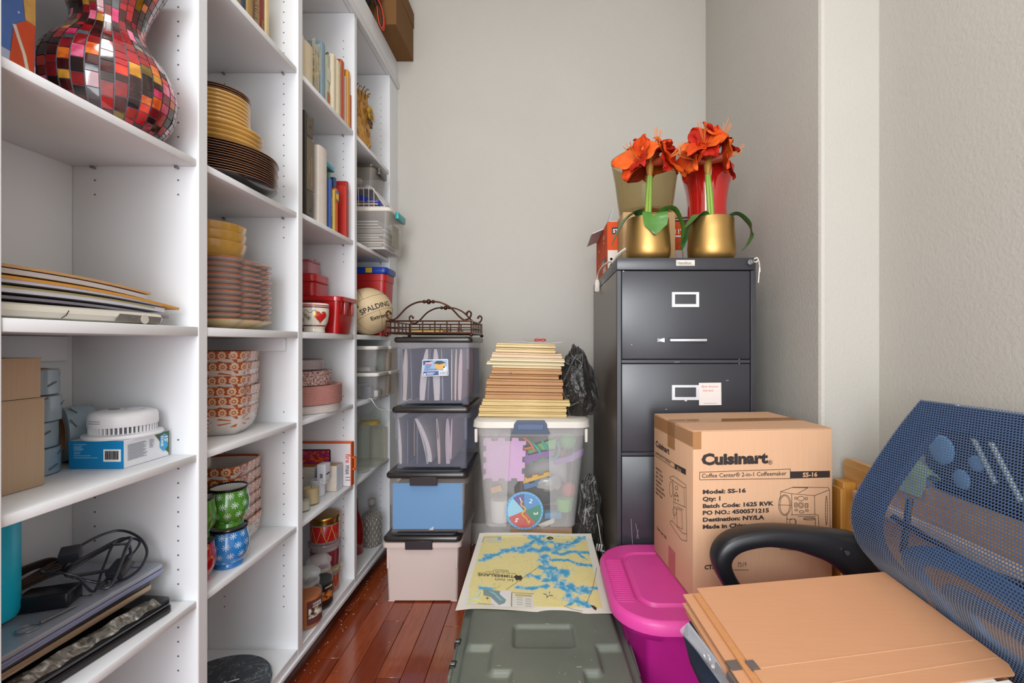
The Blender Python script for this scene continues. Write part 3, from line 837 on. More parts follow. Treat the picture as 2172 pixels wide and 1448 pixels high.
# ---- mugs
def snow_mat(name, a, b, dots=None):
    t = NT(name); s_ = t.sep(t.new('ShaderNodeTexCoord').outputs['UV']); zo = t.sep(t.coord())[2]
    u = t.math('MULTIPLY', s_[0], 11.0); v = t.math('DIVIDE', zo, .024)
    row = t.math('FLOOR', v)
    u = t.math('ADD', u, t.math('MULTIPLY', row, .37))
    fx = t.math('SUBTRACT', t.math('FRACT', u), .5); fy = t.math('SUBTRACT', t.math('FRACT', v), .5)
    d = t.math('SQRT', t.math('ADD', t.math('MULTIPLY', fx, fx), t.math('MULTIPLY', fy, fy)))
    ang = t.math('ARCTAN2', fy, fx)
    if dots:
        m = t.math('LESS_THAN', d, .13); c = dots
    else:
        spokes = t.math('GREATER_THAN', t.math('COSINE', t.math('MULTIPLY', ang, 8)), .62)
        m = t.math('MULTIPLY', t.math('LESS_THAN', d, .33), t.math('MULTIPLY', t.math('MAXIMUM', spokes, t.math('LESS_THAN', d, .1)), t.math('GREATER_THAN', d, .05))); c = 'dfe8ee'
    body = t.math('MULTIPLY', t.math('LESS_THAN', zo, .092), t.math('GREATER_THAN', zo, .014))
    m = t.math('MULTIPLY', m, body)
    t.base(t.mix(m, t.mix(t.noise(14, 3), a, b), c)); t.set(.15, spec=.6, coat=.7)
    return t.m
MUGP = [(0, .002), (.026, .002), (.03, 0), (.0325, .003), (.032, .009), (.031, .012), (.037, .02), (.044, .034), (.0462, .05), (.0455, .065), (.0425, .082), (.0415, .094), (.042, .099)]
MUGI = [(.0395, .099), (.039, .092), (.042, .06), (.04, .03), (.03, .014), (0, .012)]
SN_G = snow_mat('green_snowflake', '3f7a22', '4b8b2a'); SN_B = snow_mat('blue_snowflake', '1c6fb6', '2a82c8')
DT_G = snow_mat('green_dotted', '4d8a2c', '5a9a36', 'b23a1e'); DT_R = snow_mat('red_dotted', 'a8101a', 'bd1a24', 'c9b05a')
WIN = M('d6d2cc', .3, var=.02); RIMK = M('101016', .2, var=.05)
def mug(label, loc, m, rot, grp='snow-patterned mugs'):
    T = thing('snowflake_mug' if m in (SN_G, SN_B) else 'dotted_mug', label, 'mug', loc, rot, grp)
    MB().lathe(MUGP, seg=48, caps=(True, False)).build('mug_body', m, T)
    MB().lathe(MUGI, seg=40, caps=(False, True)).build('mug_inside', WIN, T)
    MB().lathe([(.042, .094), (.0432, .0955), (.0435, .099), (.0415, .101), (.0393, .0995), (.0393, .096)], seg=48, caps=(False, False)).build('black_rim', RIMK, T)
    MB().tube(spline([(.043, 0, .078), (.062, 0, .082), (.072, 0, .062), (.066, 0, .04), (.045, 0, .034)], 6), .0055, 10).build('handle', m, T)
    return T
mug('blue mug with white snowflakes, under the green snowflake mug', (-.812, 1.175, Z4 + .0006), SN_B, 1.9)
GM = mug('green mug with white snowflakes, standing on the blue mug', (-.812, 1.175, Z4 + .1025), SN_G, 1.75)
mug('red mug with yellow dots, half hidden by the divider', (-.836, 1.0865, Z4 + .0006), DT_R, 3.0)
mug('green mug with red dots, standing on the red mug', (-.836, 1.0865, Z4 + .1025), DT_G, 2.9)
# painted figure on the right of each of the two snowflake mugs
for T, c1, c2, nm in ((GM, '8a5a33', 'c9b09a', 'painted_bear'),):
    mb = MB()
    for dz, rr in ((.03, .011), (.055, .009)):
        a = .12
        mb.ball((.0455 * math.cos(a), .0455 * math.sin(a), .018 + dz), rr, 12, .2, .9, 1)
    mb.build('painted_figure', M(c1, .3, var=.2), T)
# ---- marble cheese board on the floor of the bay
t_ = NT('black_marble'); v_ = t_.coord(); n1 = t_.noise(5, 7, v_, .62, 2.2); n2 = t_.noise(3.0, 3, v_)
t_.base(t_.mix(t_.math('MULTIPLY', t_.math('GREATER_THAN', n2, .53), t_.math('GREATER_THAN', n1, .5)), t_.ramp(n1, ((.35, '2a3138'), (.495, '343c44'), (.5, '9aa09c'), (.505, '2e363d'), (.7, '39424a'))), t_.ramp(n1, ((.45, '3a443f'), (.56, 'aab0a6'), (.7, '55605a'))))); t_.set(.15, spec=.6)
CB = thing('cheese_board', 'round black marble cheese board with wire slicer on the bottom of the second bay', 'cheese board', (-.899, 1.232, Z_BOT + .0005))
MB().lathe([(0, 0), (.137, 0), (.143, .004), (.143, .014), (.14, .017), (0, .017)], seg=72).build('marble_slab', t_.m, CB)
MB().tube(spline([(-.02, -.10, .021), (.02, -.03, .021), (.035, .005, .028), (.055, .03, .022)], 8), .0032, 8).build('slicer_arm', CHROME, CB)
MB().tube([(.0, -.12, .022), (.09, -.02, .021)], .0035, 8).build('slicer_handle', M('b9a88a', .3, .6), CB)
MB().box(.025, .031, -.006, .016, .017, .03, .002, 2).build('slicer_mount', CHROME, CB)
# ---- books on the top shelf
def book(label, y0, y1, xs, h, col, z0, depth=.17, tilt=0.0, pages=True, group='books standing on the top shelf', name='book', cat='book', rough=.45, hard=True):
    """a standing book; its spine faces the room at x=xs; y0..y1 is its thickness"""
    T = thing(name, label, cat, ((xs - depth / 2), (y0 + y1) / 2, z0 + .0005), (0, 0, 0), group)
    w_ = y1 - y0; hx = depth / 2; m = M(col, rough, var=.1, vs_=30)
    mx = Matrix.Rotation(tilt, 4, 'X')
    c = .0016 if w_ > .008 else .0007
    out = [(-hx, -w_ / 2), (-hx, -w_ / 2 + c), (hx - .004, -w_ / 2 + c), (hx - .0015, -w_ / 4), (hx - .0015, w_ / 4), (hx - .004, w_ / 2 - c), (-hx, w_ / 2 - c), (-hx, w_ / 2), (hx - .004, w_ / 2), (hx - .0002, w_ / 3.2), (hx + .0006, 0), (hx - .0002, -w_ / 3.2), (hx - .004, -w_ / 2)]
    MB().prism(out, 0, h, mat=mx).build('cover', m, T, 30)
    if pages: MB().box(-hx + .003, hx - .0022, -w_ / 2 + c, w_ / 2 - c, .003, h - .004, mat=mx).build('page_block', M('d9cfb8', .8, var=.12, vs_=120), T)
    T['sp'] = 0
    del T['sp']
    return T
def spine_text(T, body, size, mat, h0, xs_off, w_, down=True, bold=.0, tilt=0.0):
    hx = xs_off
    f_ = frame((hx + .0012, 0, h0), (0, 0, -1) if down else (0, 0, 1), (0, 1, 0) if down else (0, -1, 0))
    return text(body, size, mat, T, f_, 0, -size * .35, bold)
GILT = M('c9a95c', .35, .6)
bcols = (('3b2a1c', .022), ('8a7a52', .02), ('2c3550', .018), ('b08c48', .022), ('6a4a2c', .03), ('7c2c1a', .028), ('d8c08a', .02))
y = 1.165
names2 = ('dark brown', 'khaki', 'navy', 'ochre', 'brown', 'rust-red', 'cream')
for (c, w_), nm in zip(bcols, names2):
    T = book(f'{nm} book standing on the top shelf of the second bay', y, y + w_, -.80, .23, c, ZU, group='books at the top of the second bay')
    if nm == 'brown': spine_text(T, 'TRAVELER', .017, GILT, .1, .085, w_, bold=.0004)
    if nm == 'rust-red': spine_text(T, 'Tyler', .014, GILT, .06, .085, w_)
    y += w_ + .001
# ================================================================== THIRD BAY
# ---- books on the top shelf
def bindset(rows, z0, xs, group):
    for lab, y0, y1, h, col, kw in rows:
        book(lab, y0, y1, xs + kw.pop('dx', 0), h, col, z0, group=group, **kw)
G3 = 'books and binders at the top of the third bay'
ZB = ZU
bindset([
    ('cream notebook nearest the second bay on the top shelf', 1.475, 1.512, .150, 'd8c9a8', dict(depth=.2)),
    ('second cream notebook, beside the first on the top shelf', 1.514, 1.566, .150, 'dccdae', dict(depth=.2)),
    ('blue-grey thin binder on the top shelf, right of the gold-flecked wrap', 1.622, 1.655, .218, '7d97a8', dict(depth=.2)),
    ('pale green clear-sleeved binder with paper label on the top shelf', 1.657, 1.688, .20, 'b2b7a2', dict(depth=.2)),
    ('first of two tall ivory books on the top shelf', 1.690, 1.716, .215, 'd9cdb2', dict(depth=.2, dx=.01)),
    ('second of two tall ivory books, next to the orange binder', 1.718, 1.752, .212, 'dccfae', dict(depth=.2, dx=.012)),
    ('glossy orange-red binder on the top shelf', 1.754, 1.787, .235, 'b5421a', dict(depth=.2, dx=.012, rough=.25)),
    ('thin red-spined white book between orange binder and yellow book', 1.789, 1.803, .19, 'c0a79a', dict(depth=.2, dx=.012)),
    ('bright yellow book at the right end of the top shelf', 1.805, 1.832, .225, 'd9961c', dict(depth=.2, dx=.014)),
    ('narrow rust-coloured book against the right divider on the top shelf', 1.8335, 1.8445, .14, '9c3d18', dict(depth=.19, dx=.014)),
], ZB, -.79, G3)
# gold-flecked wrapped parcel
t_ = NT('gold_fleck'); t_.base(t_.ramp(t_.noise(38, 5, dist=1.5), ((.35, '3f2a10'), (.5, '8f6a2a'), (.62, 'd8b65c')))); t_.set(.25, spec=.7, coat=.5)
GW = thing('wrapped_parcel', 'brown gift parcel in clear gold-flecked wrap on the top shelf', 'parcel', (-.88, 1.594, ZB + .0005))
MB().box(-.09, .085, -.024, .0235, 0, .17, .004, 2).build('parcel_body', t_.m, GW)
mb = MB(); mb.grid(lambda u, v: Vector((.0865 + .003 * math.sin(u * 17 + v * 5), -.024 + .047 * u, .02 + .17 * v + .008 * math.sin(u * 9))), 10, 10, .001)
mb.build('clear_wrap', M('d8d2b8', .08, clear=.7, coat=.5), GW)
# small clear label on pale binder
# ---- second tier
G4 = 'books on the second tier of the third bay'
zq = Z1[2]
BX = thing('slip_case', 'tall dark bronze plastic slip case with gold lettering on its spine', 'book case', (-.85, 1.525, zq + .0005), world=True)
xs = -.782
MB().box(-.98, xs, 1.493, 1.556, zq + .0005, zq + .352, .006, 2).build('case_body', M('241c13', .25, var=.1, coat=.4), BX)
cf = frame((xs, 1.493, zq), (0, 1, 0), (0, 0, 1))
MB().rect(cf, .010, .095, .055, .265, .0012).build('label_sleeve', M('6b5a42', .3, var=.05), BX)
MB().rect(cf, .010, .275, .053, .34, .0008).build('upper_grip', M('4a3c28', .3, var=.2), BX)
MB().rect(cf, .010, .012, .053, .088, .0008).build('lower_grip', M('4a3c28', .3, var=.2), BX)
MB().plate(frame((xs + .0006, 1.493, zq), (0, 1, 0), (0, 0, 1)), circ(.006, 14, .036, .31), .0008).build('grip_hole', BLACKPL, BX)
MB().plate(frame((xs + .0006, 1.493, zq), (0, 1, 0), (0, 0, 1)), circ(.006, 14, .036, .03), .0008).build('grip_hole', BLACKPL, BX)
tf = frame((xs + .0016, 1.493, zq), (0, 0, 1), (0, -1, 0))
text('MAKING MANAGEMENT FUN', .0095, GILT, BX, tf, .11, -.043, .0002, squeeze=.78)
text('FUN BOOK', .0085, GILT, BX, tf, .15, -.028, .0002)
bindset([
    ('wide white ring binder next to the bronze slip case', 1.585, 1.642, .275, 'dfd5cb', dict(depth=.22, dx=.012)),
    ('thin cream paperback between white binder and blue paperback', 1.648, 1.660, .225, 'd6c3a2', dict(depth=.2)),
    ('blue paperback with pale spine lettering on the second tier', 1.662, 1.680, .185, '3b5798', dict(depth=.18, dx=.012)),
    ('thin green paperback on the second tier', 1.682, 1.691, .215, '3f7a55', dict(depth=.18)),
    ('thin yellow paperback beside the orange paperback', 1.693, 1.704, .155, 'd4b24a', dict(depth=.17, dx=.012)),
    ('orange paperback with blue and yellow head on the second tier', 1.706, 1.728, .165, 'cf5d1a', dict(depth=.17, dx=.012)),
    ('glossy navy picture book behind the orange paperback', 1.731, 1.752, .215, '1a3c68', dict(depth=.19, dx=-.004, rough=.2)),
    ('shorter bright red book near the right divider', 1.779, 1.799, .2, 'b52a20', dict(depth=.18, dx=.018)),
    ('taller dark red book against the right divider', 1.801, 1.822, .225, 'a3211c', dict(depth=.18, dx=.012)),
], zq, -.79, G4)
T_ = MB().box(-.985, -.80, 1.66, 1.752, zq + .238, zq + .262, .006, 2)
T_.one('teal_folder', M('0f8fa8', .2, var=.08), 'glossy teal plastic folder lying across the tops of the paperbacks', 'folder', None, (-.9, 1.70, zq + .238))
for o in bpy.data.objects:
    l = o.get('label', '')
    if l.startswith('blue paperback'):
        text('STORY BOOK', .010, M('c9c0e0', .5), o, frame((.0915, 0, .03), (0, 0, 1), (0, -1, 0)), .02, -.0035, .0003, spacing=1.1)
    if l.startswith('orange paperback'):
        for k, (c, a, b) in enumerate((('3a78a8', .145, .158), ('e0c23a', .125, .145), ('3a8a6a', .118, .125))):
            MB().rect(frame((.0865, -.0095, 0), (0, 1, 0), (0, 0, 1)), .0, a, .019, b, .0008).build('head_band', M(c, .4), o)
    if l.startswith('pale green clear'):
        MB().rect(frame((.1012, -.013, 0), (0, 1, 0), (0, 0, 1)), .002, .10, .024, .15, .0007).build('paper_label', M('cfcabf', .6), o)
        MB().rect(frame((.1012, -.013, 0), (0, 1, 0), (0, 0, 1)), .004, .02, .022, .06, .0007).build('orange_label', M('b4613f', .5, var=.2), o)
        MB().tube(spline([(.095, -.012, .19), (.103, -.012, .2), (.098, .006, .206), (.09, .012, .203)], 5), .0016, 6).build('clip', BLACKPL, o)
    if l.startswith('cream notebook') or l.startswith('second cream'):
        pass
# ---- fixed shelf: red bin, tins, heart mug
REDP = M('a80f14', .22, var=.06, coat=.3)
def bin_shape(T, x0, x1, y0, y1, z0, z1, mat, taper=.012, lip=.010, liph=.012, r=.018, th=.003):
    o = rrect(x0, x1, y0, y1, r)
    b = rrect(x0 + taper, x1 - taper, y0 + taper, y1 - taper, r)
    i1 = rrect(x0 + th, x1 - th, y0 + th, y1 - th, r - th); i0 = rrect(x0 + taper + th, x1 - taper - th, y0 + taper + th, y1 - taper - th, r - th)
    L = rrect(x0 - lip, x1 + lip, y0 - lip, y1 + lip, r + lip)
    rings = [[(*p, z0) for p in b], [(*p, z1 - liph) for p in o], [(*p, z1 - liph) for p in L], [(*p, z1 - .002) for p in L], [(*p, z1) for p in rrect(x0 - lip + .002, x1 + lip - .002, y0 - lip + .002, y1 + lip - .002, r + lip - .002)], [(*p, z1) for p in i1], [(*p, z0 + th) for p in i0]]
    return MB().loft(rings).build('bin_body', mat, T, 35)
RB = thing('red_bin', 'large glossy red plastic bin with rolled rim behind the heart mug', 'bin', (-.87, 1.73, Z2 + .0005), world=True)
bin_shape(RB, -1.02, -.748, 1.668, 1.812, Z2 + .0005, Z2 + .136, REDP, .012, .011, .016)
for yy in (1.70, 1.765):
    MB().box(-.7475, -.7405, yy, yy + .012, Z2 + .07, Z2 + .128, .002, 2).build('rim_rib', REDP, RB)
MB().box(-1.012, -.757, 1.674, 1.806, Z2 + .10, Z2 + .129, .01, 2).build('bin_content', M('8f2a20', .6, var=.2), RB)
RT = thing('red_tin', 'red square tin with lid standing on the rim of the red bin', 'tin', (-.93, 1.73, Z2 + .137), world=True)
MB().prism(rrect(-1.01, -.842, 1.672, 1.795, .02), Z2 + .1365, Z2 + .19, bev=.003).build('tin_body', M('b01a1e', .3, var=.06), RT)
MB().prism(rrect(-1.011, -.8405, 1.6705, 1.7965, .021), Z2 + .191, Z2 + .222, bev=.004).build('tin_lid', M('b8242a', .3, var=.06), RT)
PB = thing('pink_box', 'translucent pink plastic box on top of the red tin', 'box', (-.93, 1.72, Z2 + .223), world=True)
MB().prism(rrect(-1.0, -.868, 1.69, 1.775, .006), Z2 + .2225, Z2 + .268, bev=.002).build('box_body', M('c9848c', .2, var=.15, clear=.25, tint='f0b0b8'), PB)
MB().prism(rrect(-1.001, -.867, 1.689, 1.776, .006), Z2 + .2685, Z2 + .276, bev=.002).build('box_lid', M('b04a55', .2, var=.1), PB)
MB().ball((-.875, 1.742, Z2 + .279), .004, 10).build('lid_knob', M('b83a48', .2), PB)
HM = thing('heart_mug', 'white Christmas mug with a raised red heart in front of the red bin', 'mug', (-.806, 1.602, Z2 + .0006), 0)
MB().lathe([(0, .002), (.03, .002), (.032, 0), (.035, .004), (.0335, .012), (.036, .02), (.044, .04), (.0475, .065), (.048, .092), (.0475, .1), (.0462, .102), (.045, .1), (.044, .06), (.03, .02), (0, .018)], seg=48).build('mug_body', M('ddd6c8', .2, var=.03, coat=.5), HM)
mb = MB()
def heart(k): 
    a = 2 * PI * k / 28
    return (16 * math.sin(a) ** 3 / 16, (13 * math.cos(a) - 5 * math.cos(2 * a) - 2 * math.cos(3 * a) - math.cos(4 * a)) / 16)
def on_mug(ang, z, out=0):
    r = .047 if z > .062 else .0475 - (.065 - z) * .14
    return Vector(((r + out) * math.cos(ang), (r + out) * math.sin(ang), z))
hang = math.radians(-38)
for sc_, out, nm, mt in ((.024, .0006, 'gilt_outline', GOLD), (.0195, .0022, 'red_heart', M('c1121a', .12, var=.05, coat=.8))):
    mb = MB()
    P = [heart(k) for k in range(28)]
    mb.loft([[on_mug(hang + p[0] * sc_ / .048, .056 + p[1] * sc_, -.004) for p in P], [on_mug(hang + p[0] * sc_ / .048, .056 + p[1] * sc_, out) for p in P], [on_mug(hang + p[0] * sc_ * .6 / .048, .056 + p[1] * sc_ * .6, out + .0022) for p in P]])
    mb.build(nm, mt, HM)
for zc, rr, c in ((.094, .0482, 'b32a2e'), (.088, .0482, '5a1a1e'), (.024, .0393, '7c2026')):
    MB().lathe([(rr - .001, zc - .0022), (rr + .0004, zc - .0018), (rr + .0004, zc + .0018), (rr - .001, zc + .0022)], seg=40, caps=(False, False)).build('painted_band', M(c, .3, var=.3, vs_=200), HM)
mb = MB(); 
for a0, zc in ((-1.5, .05), (-1.75, .06), (-2.0, .045)):
    for k in range(8):
        b = 2 * PI * k / 8
        mb.tube([on_mug(a0, zc, .0004), on_mug(a0 + math.cos(b) * .2, zc + math.sin(b) * .011, .0006)], .0008, 4)
mb.build('painted_sprig', M('5c5a22', .4, var=.3), HM)
MB().tube([on_mug(-2.4 + k * .12, .072 + .006 * math.sin(k * 1.3), .0006) for k in range(14)], .0011, 5).build('painted_vine', M('8a6a1e', .4), HM)
MB().tube(spline([(-.045, 0, .08), (-.065, 0, .082), (-.074, 0, .06), (-.066, 0, .036), (-.04, 0, .03)], 6), .005, 8).build('handle', M('ddd6c8', .2, var=.03, coat=.5), HM)
# ---- paper plate packs
def pack(label, r, z0, h, mat, cx, cy, film=False, nm='paper_plate_pack'):
    T = thing(nm, label, 'paper plates', (cx, cy, z0), 0, 'packs of paper plates')
    prof = [(0, 0), (r * .72, 0)]
    n_ = max(5, int(h / .0028))
    for i in range(n_):
        zz_ = h * i / n_; q = .0012 * (i % 2)
        prof += [(r - .0008 - q - (.10 * r if i == 0 else 0), zz_ + h * .1 / n_), (r - q, zz_ + h * .5 / n_)]
    prof += [(r, h), (r * .97, h + .001), (r * .74, h - min(.014, h * .4)), (0, h - min(.014, h * .4))]
    MB().lathe(prof, seg=56, rf=(lambda th: 1 + .006 * math.sin(28 * th))).build('plate_stack', mat, T, 60)
    if film:
        MB().lathe([(0, h + .002), (r * .9, h + .003), (r + .0025, h), (r + .003, h * .5), (r + .002, .001)], seg=56, rf=(lambda th: 1 + .012 * math.sin(9 * th) * math.sin(23 * th)), caps=(True, False)).build('clear_film', M('d8d4d6', .06, clear=.72, coat=.6, var=.1), T)
    return T
t_ = NT('speckled_paper'); t_.base(t_.ramp(t_.noise(190, 2), ((.38, '6a4a46'), (.5, 'b08a84'), (.62, 'd8c6c0')))); t_.set(.5)
pcx, pcy = -.895, 1.672
pack('white pack of paper plates at the very bottom of the pile', .140, Z3 + .0006, .028, M('cfc4c0', .6, var=.08), pcx, pcy)
pack('wide salmon-pink pack of paper plates above the white pack', .144, Z3 + .030, .066, M('b58078', .55, var=.15, vs_=60), pcx, pcy)
pack('speckled pink pack of paper plates in the middle of the pile', .121, Z3 + .098, .05, t_.m, pcx - .004, pcy - .02)
pack('film-wrapped small pack of paper plates on top of the pile', .1, Z3 + .1535, .034, M('a08a8c', .45, var=.2, vs_=80), pcx - .008, pcy - .03, True)
cable('gold_ribbon', 'gold ribbon curl lying on the wide salmon-pink plate pack', [(-.80, 1.6, Z3 + .0985), (-.782, 1.635, Z3 + .1005), (-.775, 1.66, Z3 + .0995), (-.79, 1.645, Z3 + .1005)], .0018, GOLD, 5)
# ---- tablet box, small boxes, candles
TB = thing('tablet_box', 'flat white and orange tablet box leaning upright against the divider', 'box', (-.9, 1.832, Z4), world=True)
ORG_P = M('d35510', .4, var=.05)
y0, y1 = 1.817, 1.8445; z0, z1 = Z4 + .0006, Z4 + .176; x0, x1 = -1.035, -.766
MB().box(x0, x1, y0 + .0005, y1, z0, z1, .0015, 1).build('box_body', ORG_P, TB)
ff = frame((x0, y0, z0), (1, 0, 0), (0, 0, 1))
MB().rect(ff, .001, .001, x1 - x0 - .003, .170, .0008).build('front_panel', M('d9d2d6', .4, var=.03), TB)
ff2 = frame((x0, y0 - .0008, z0), (1, 0, 0), (0, 0, 1))
MB().plate(ff2, rrect(.02, .187, .06, .148, .006), .0006).build('tablet_bezel', M('1c161a', .3), TB)
t_ = NT('tablet_art'); v_ = t_.mapping(t_.coord(), scale=(1, 1, 1.6)); g_ = t_.noise(14, 2, v_, .5, 2.5)
t_.base(t_.ramp(g_, ((.3, 'c2401a'), (.42, 'e0602a'), (.5, '8a1430'), (.6, 'b03a9a'), (.7, 'd04a2a')))); t_.set(.35)
MB().rect(frame((x0, y0 - .0014, z0), (1, 0, 0), (0, 0, 1)), .025, .065, .182, .143, .0004).build('screen_picture', t_.m, TB)
ft = frame((x0 + .252, y0 - .0009, z0 + .129), (0, 0, -1), (1, 0, 0))
text('fire', .027, M('d8492a', .5), TB, ft, 0, -.005, .0004)
text('max 11', .027, M('3a3a44', .5), TB, ft, .045, -.005, .0003, squeeze=.8)
mb = MB(); mb.prism(rrect(-.014, .0, -.028, .028, .003), -.0035, .0035, mat=Matrix.Translation((x1 + .0135, y0 + .0115, z0 + .088)) @ Matrix.Rotation(PI / 2, 4, 'X'))
mb = MB()
for a, b, c, d in ((0, .013, .0, .007), (0, .013, .047, .054), (.0075, .0135, 0, .054)):
    mb.box(x1 + a, x1 + b, y0 + .009, y0 + .016, z0 + .062 + c, z0 + .062 + d, .001, 1)
mb.build('carry_tab', M('e0651a', .35), TB)
def gift_box(label, x0, x1, y0, y1, h):
    T = thing('small_gift_box', label, 'box', ((x0 + x1) / 2, (y0 + y1) / 2, Z4 + .0006), world=True)
    z = Z4 + .0006
    t = NT('peach_print'); t.base(t.ramp(t.noise(22, 3, dist=1), ((.4, 'cfc8c0'), (.55, 'd9cdb9'), (.62, 'cf8a4a'), (.75, 'd8b074')))); t.set(.4)
    MB().box(x0, x1, y0, y1, z, z + h, .0012, 1).build('box_body', M('c3cad2', .4, var=.04), T)
    MB().rect(frame((x0, y0, z), (1, 0, 0), (0, 0, 1)), .001, .001, x1 - x0 - .001, h - .001, .0006).build('printed_front', t.m, T)
    MB().box(x0 + .002, x1 - .002, y0 + .002, y1 - .002, z + h, z + h + .001).build('gold_top', M('b98a4a', .35, .3), T)
    MB().rect(frame((x0, y0 - .0006, z), (1, 0, 0), (0, 0, 1)), .2 * (x1 - x0), h * .52, .55 * (x1 - x0), h * .60, .0005).build('printed_line', M('a8653a', .5), T)
    return T
gift_box('taller peach and white gift box right in front of the tablet box', -.868, -.795, 1.752, 1.803, .098)
gift_box('shorter peach and white gift box behind the green leaf', -.972, -.882, 1.755, 1.806, .092)
def candle_glass(label, loc, r, h, fill, col):
    T = thing('glass_candle', label, 'candle', loc)
    MB().lathe([(0, 0), (r - .001, 0), (r, .002), (r, h), (r - .0015, h + .0004), (r - .0022, h), (r - .0022, .005), (0, .005)], seg=36).build('glass_cup', glass('clear_glass', 'dfe5e2'), T)
    MB().lathe([(0, .0055), (r - .003, .0055), (r - .003, fill), (0, fill - .001)], seg=32).build('wax', M(col, .45, var=.04), T)
    MB().tube([(0, 0, fill - .001), (.001, 0, fill + .006)], .0008, 6).build('wick', INK, T)
    return T
candle_glass('ivory wax candle in a clear glass in front of the gift boxes', (-.825, 1.617, Z4 + .0006), .0285, .084, .058, 'd8bd8c')
candle_glass('small white candle glass at the left, partly behind the divider', (-.8155, 1.549, Z4 + .0006), .021, .055, .036, 'd4cdbc')
LF = thing('leaf_ornament', 'little ornament with white flower and round green leaf', 'ornament', (-.90, 1.64, Z4 + .0006))
MB().lathe([(0, 0), (.02, 0), (.022, .004), (.02, .04), (0, .044)], seg=24).build('pot', M('cfc6b6', .4), LF)
MB().tube([(0, 0, .04), (.006, .0, .075)], .0016, 6).build('stem', M('3f6a30', .5), LF)
MB().ball((.012, .0, .088), .0155, 16, 1, .35, .9).build('leaf', M('3c7a36', .4, var=.15), LF)
for k in range(5):
    a = 2 * PI * k / 5
    MB().ball((.012 + .008 * math.cos(a), -.012, .056 + .008 * math.sin(a)), .0075, 10, 1, .4, 1).build('petal', M('d8d0c2', .5, var=.05), LF)
MB().ball((.012, -.016, .056), .004, 8).build('flower_eye', M('c9703a', .5), LF)
WC = thing('white_holder', 'round white ceramic holder between ivory candle and tall gift box', 'holder', (-.8445, 1.706, Z4 + .0006))
MB().lathe([(0, 0), (.021, 0), (.024, .003), (.0255, .03), (.0265, .06), (.024, .0615), (.022, .055), (.02, .03), (0, .028)], seg=36).build('holder_cup', M('dcdce6', .3, var=.02), WC)
AD = thing('plug_adapter', 'white electric plug-in adapter standing in the white ceramic holder', 'adapter', (-.826, 1.70, Z4 + .047))
MB().box(-.016, .016, -.012, .012, 0, .012, .002, 2).build('adapter_foot', M('dcdce2', .3), AD)
MB().box(-.014, .018, -.012, .03, .012, .075, .003, 2).build('adapter_body', M('dedee6', .3, var=.02), AD)
MB().rect(frame((-.014, -.012, .012), (1, 0, 0), (0, 0, 1)), .012, .012, .022, .028, .0005).build('code_label', M('7c7c88', .5, var=.6, vs_=600), AD)
MB().rect(frame((.018, -.012, .012), (0, 1, 0), (0, 0, 1)), .008, .022, .034, .028, .0005).build('type_label', M('55555f', .5, var=.5, vs_=500), AD)
# ---- jar candles on the bottom
GLS = glass('jar_glass', 'eef2f2', .80, .04)
def jar(label, loc, r, wax, labcol, la, texts, h=.135, rot=0):
    T = thing('jar_candle', label, 'candle', loc, rot, 'lidded jar candles')
    MB().lathe([(0, 0), (r - .003, 0), (r, .004), (r, h * .78), (r - .002, h * .84), (r * .82, h * .93), (r * .80, h), (r * .84, h + .002)], seg=44, caps=(True, False)).build('jar_glass', glass('jar_body', 'f2f5f2', .975, .04), T)
    MB().lathe([(0, .005), (r - .004, .005), (r - .0032, .01), (r - .0032, h * .76), (0, h * .75)], seg=40).build('wax', M(wax, .4, var=.1), T)
    MB().lathe([(r * .8, h + .0025), (r * .86, h + .004), (r * .86, h + .011), (r * .7, h + .014), (r * .82, h + .021), (r * .9, h + .03), (r * .9, h + .037), (r * .72, h + .047), (r * .4, h + .053), (0, h + .054)], seg=40, caps=(False, True)).build('glass_lid', GLS, T)
    pts = lambda a, z, o_: Vector(((r + o_) * math.cos(a), (r + o_) * math.sin(a), z))
    mb = MB(); mb.grid(lambda u, v: pts(la - .62 + 1.24 * u, h * .12 + h * .58 * v, .0009), 10, 1, .0006); mb.build('paper_label', M(labcol, .4, var=.08), T)
    mb = MB(); mb.grid(lambda u, v: pts(la - .52 + 1.04 * u, h * .28 + h * .24 * v, .0013), 10, 1, .0003)
    t = NT('label_photo'); t.base(t.ramp(t.noise(70, 3), ((.4, '2e241f'), (.5, texts[1]), (.6, texts[2])))); t.set(.4)
    mb.build('label_picture', t.m, T)
    fr_ = frame(pts(la, h * .60, .0019), (-math.sin(la), math.cos(la), 0), (0, 0, 1))
    for k, wd in enumerate(texts[0]):
        text(wd, .0085, M(texts[3], .5), T, fr_, 0, -.0085 * k, .0003, 'CENTER')
    return T
jar('amber-brown wax jar candle with glass lid, nearest at the bottom', (-.8095, 1.553, Z_BOT + .0006), .05, 'b0622c', '5a3230', -.42, (('YANKEE', 'CANDLE'), '8a7a6a', 'd8cfc0', 'd8cfc8'))
jar('dark green wax jar candle with glass lid behind the amber-brown jar', (-.816, 1.655, Z_BOT + .0006), .047, '12221f', '1a1614', -.42, (('YANKEE',), 'b0662a', 'd07a2c', 'c9b8a0'), .13)
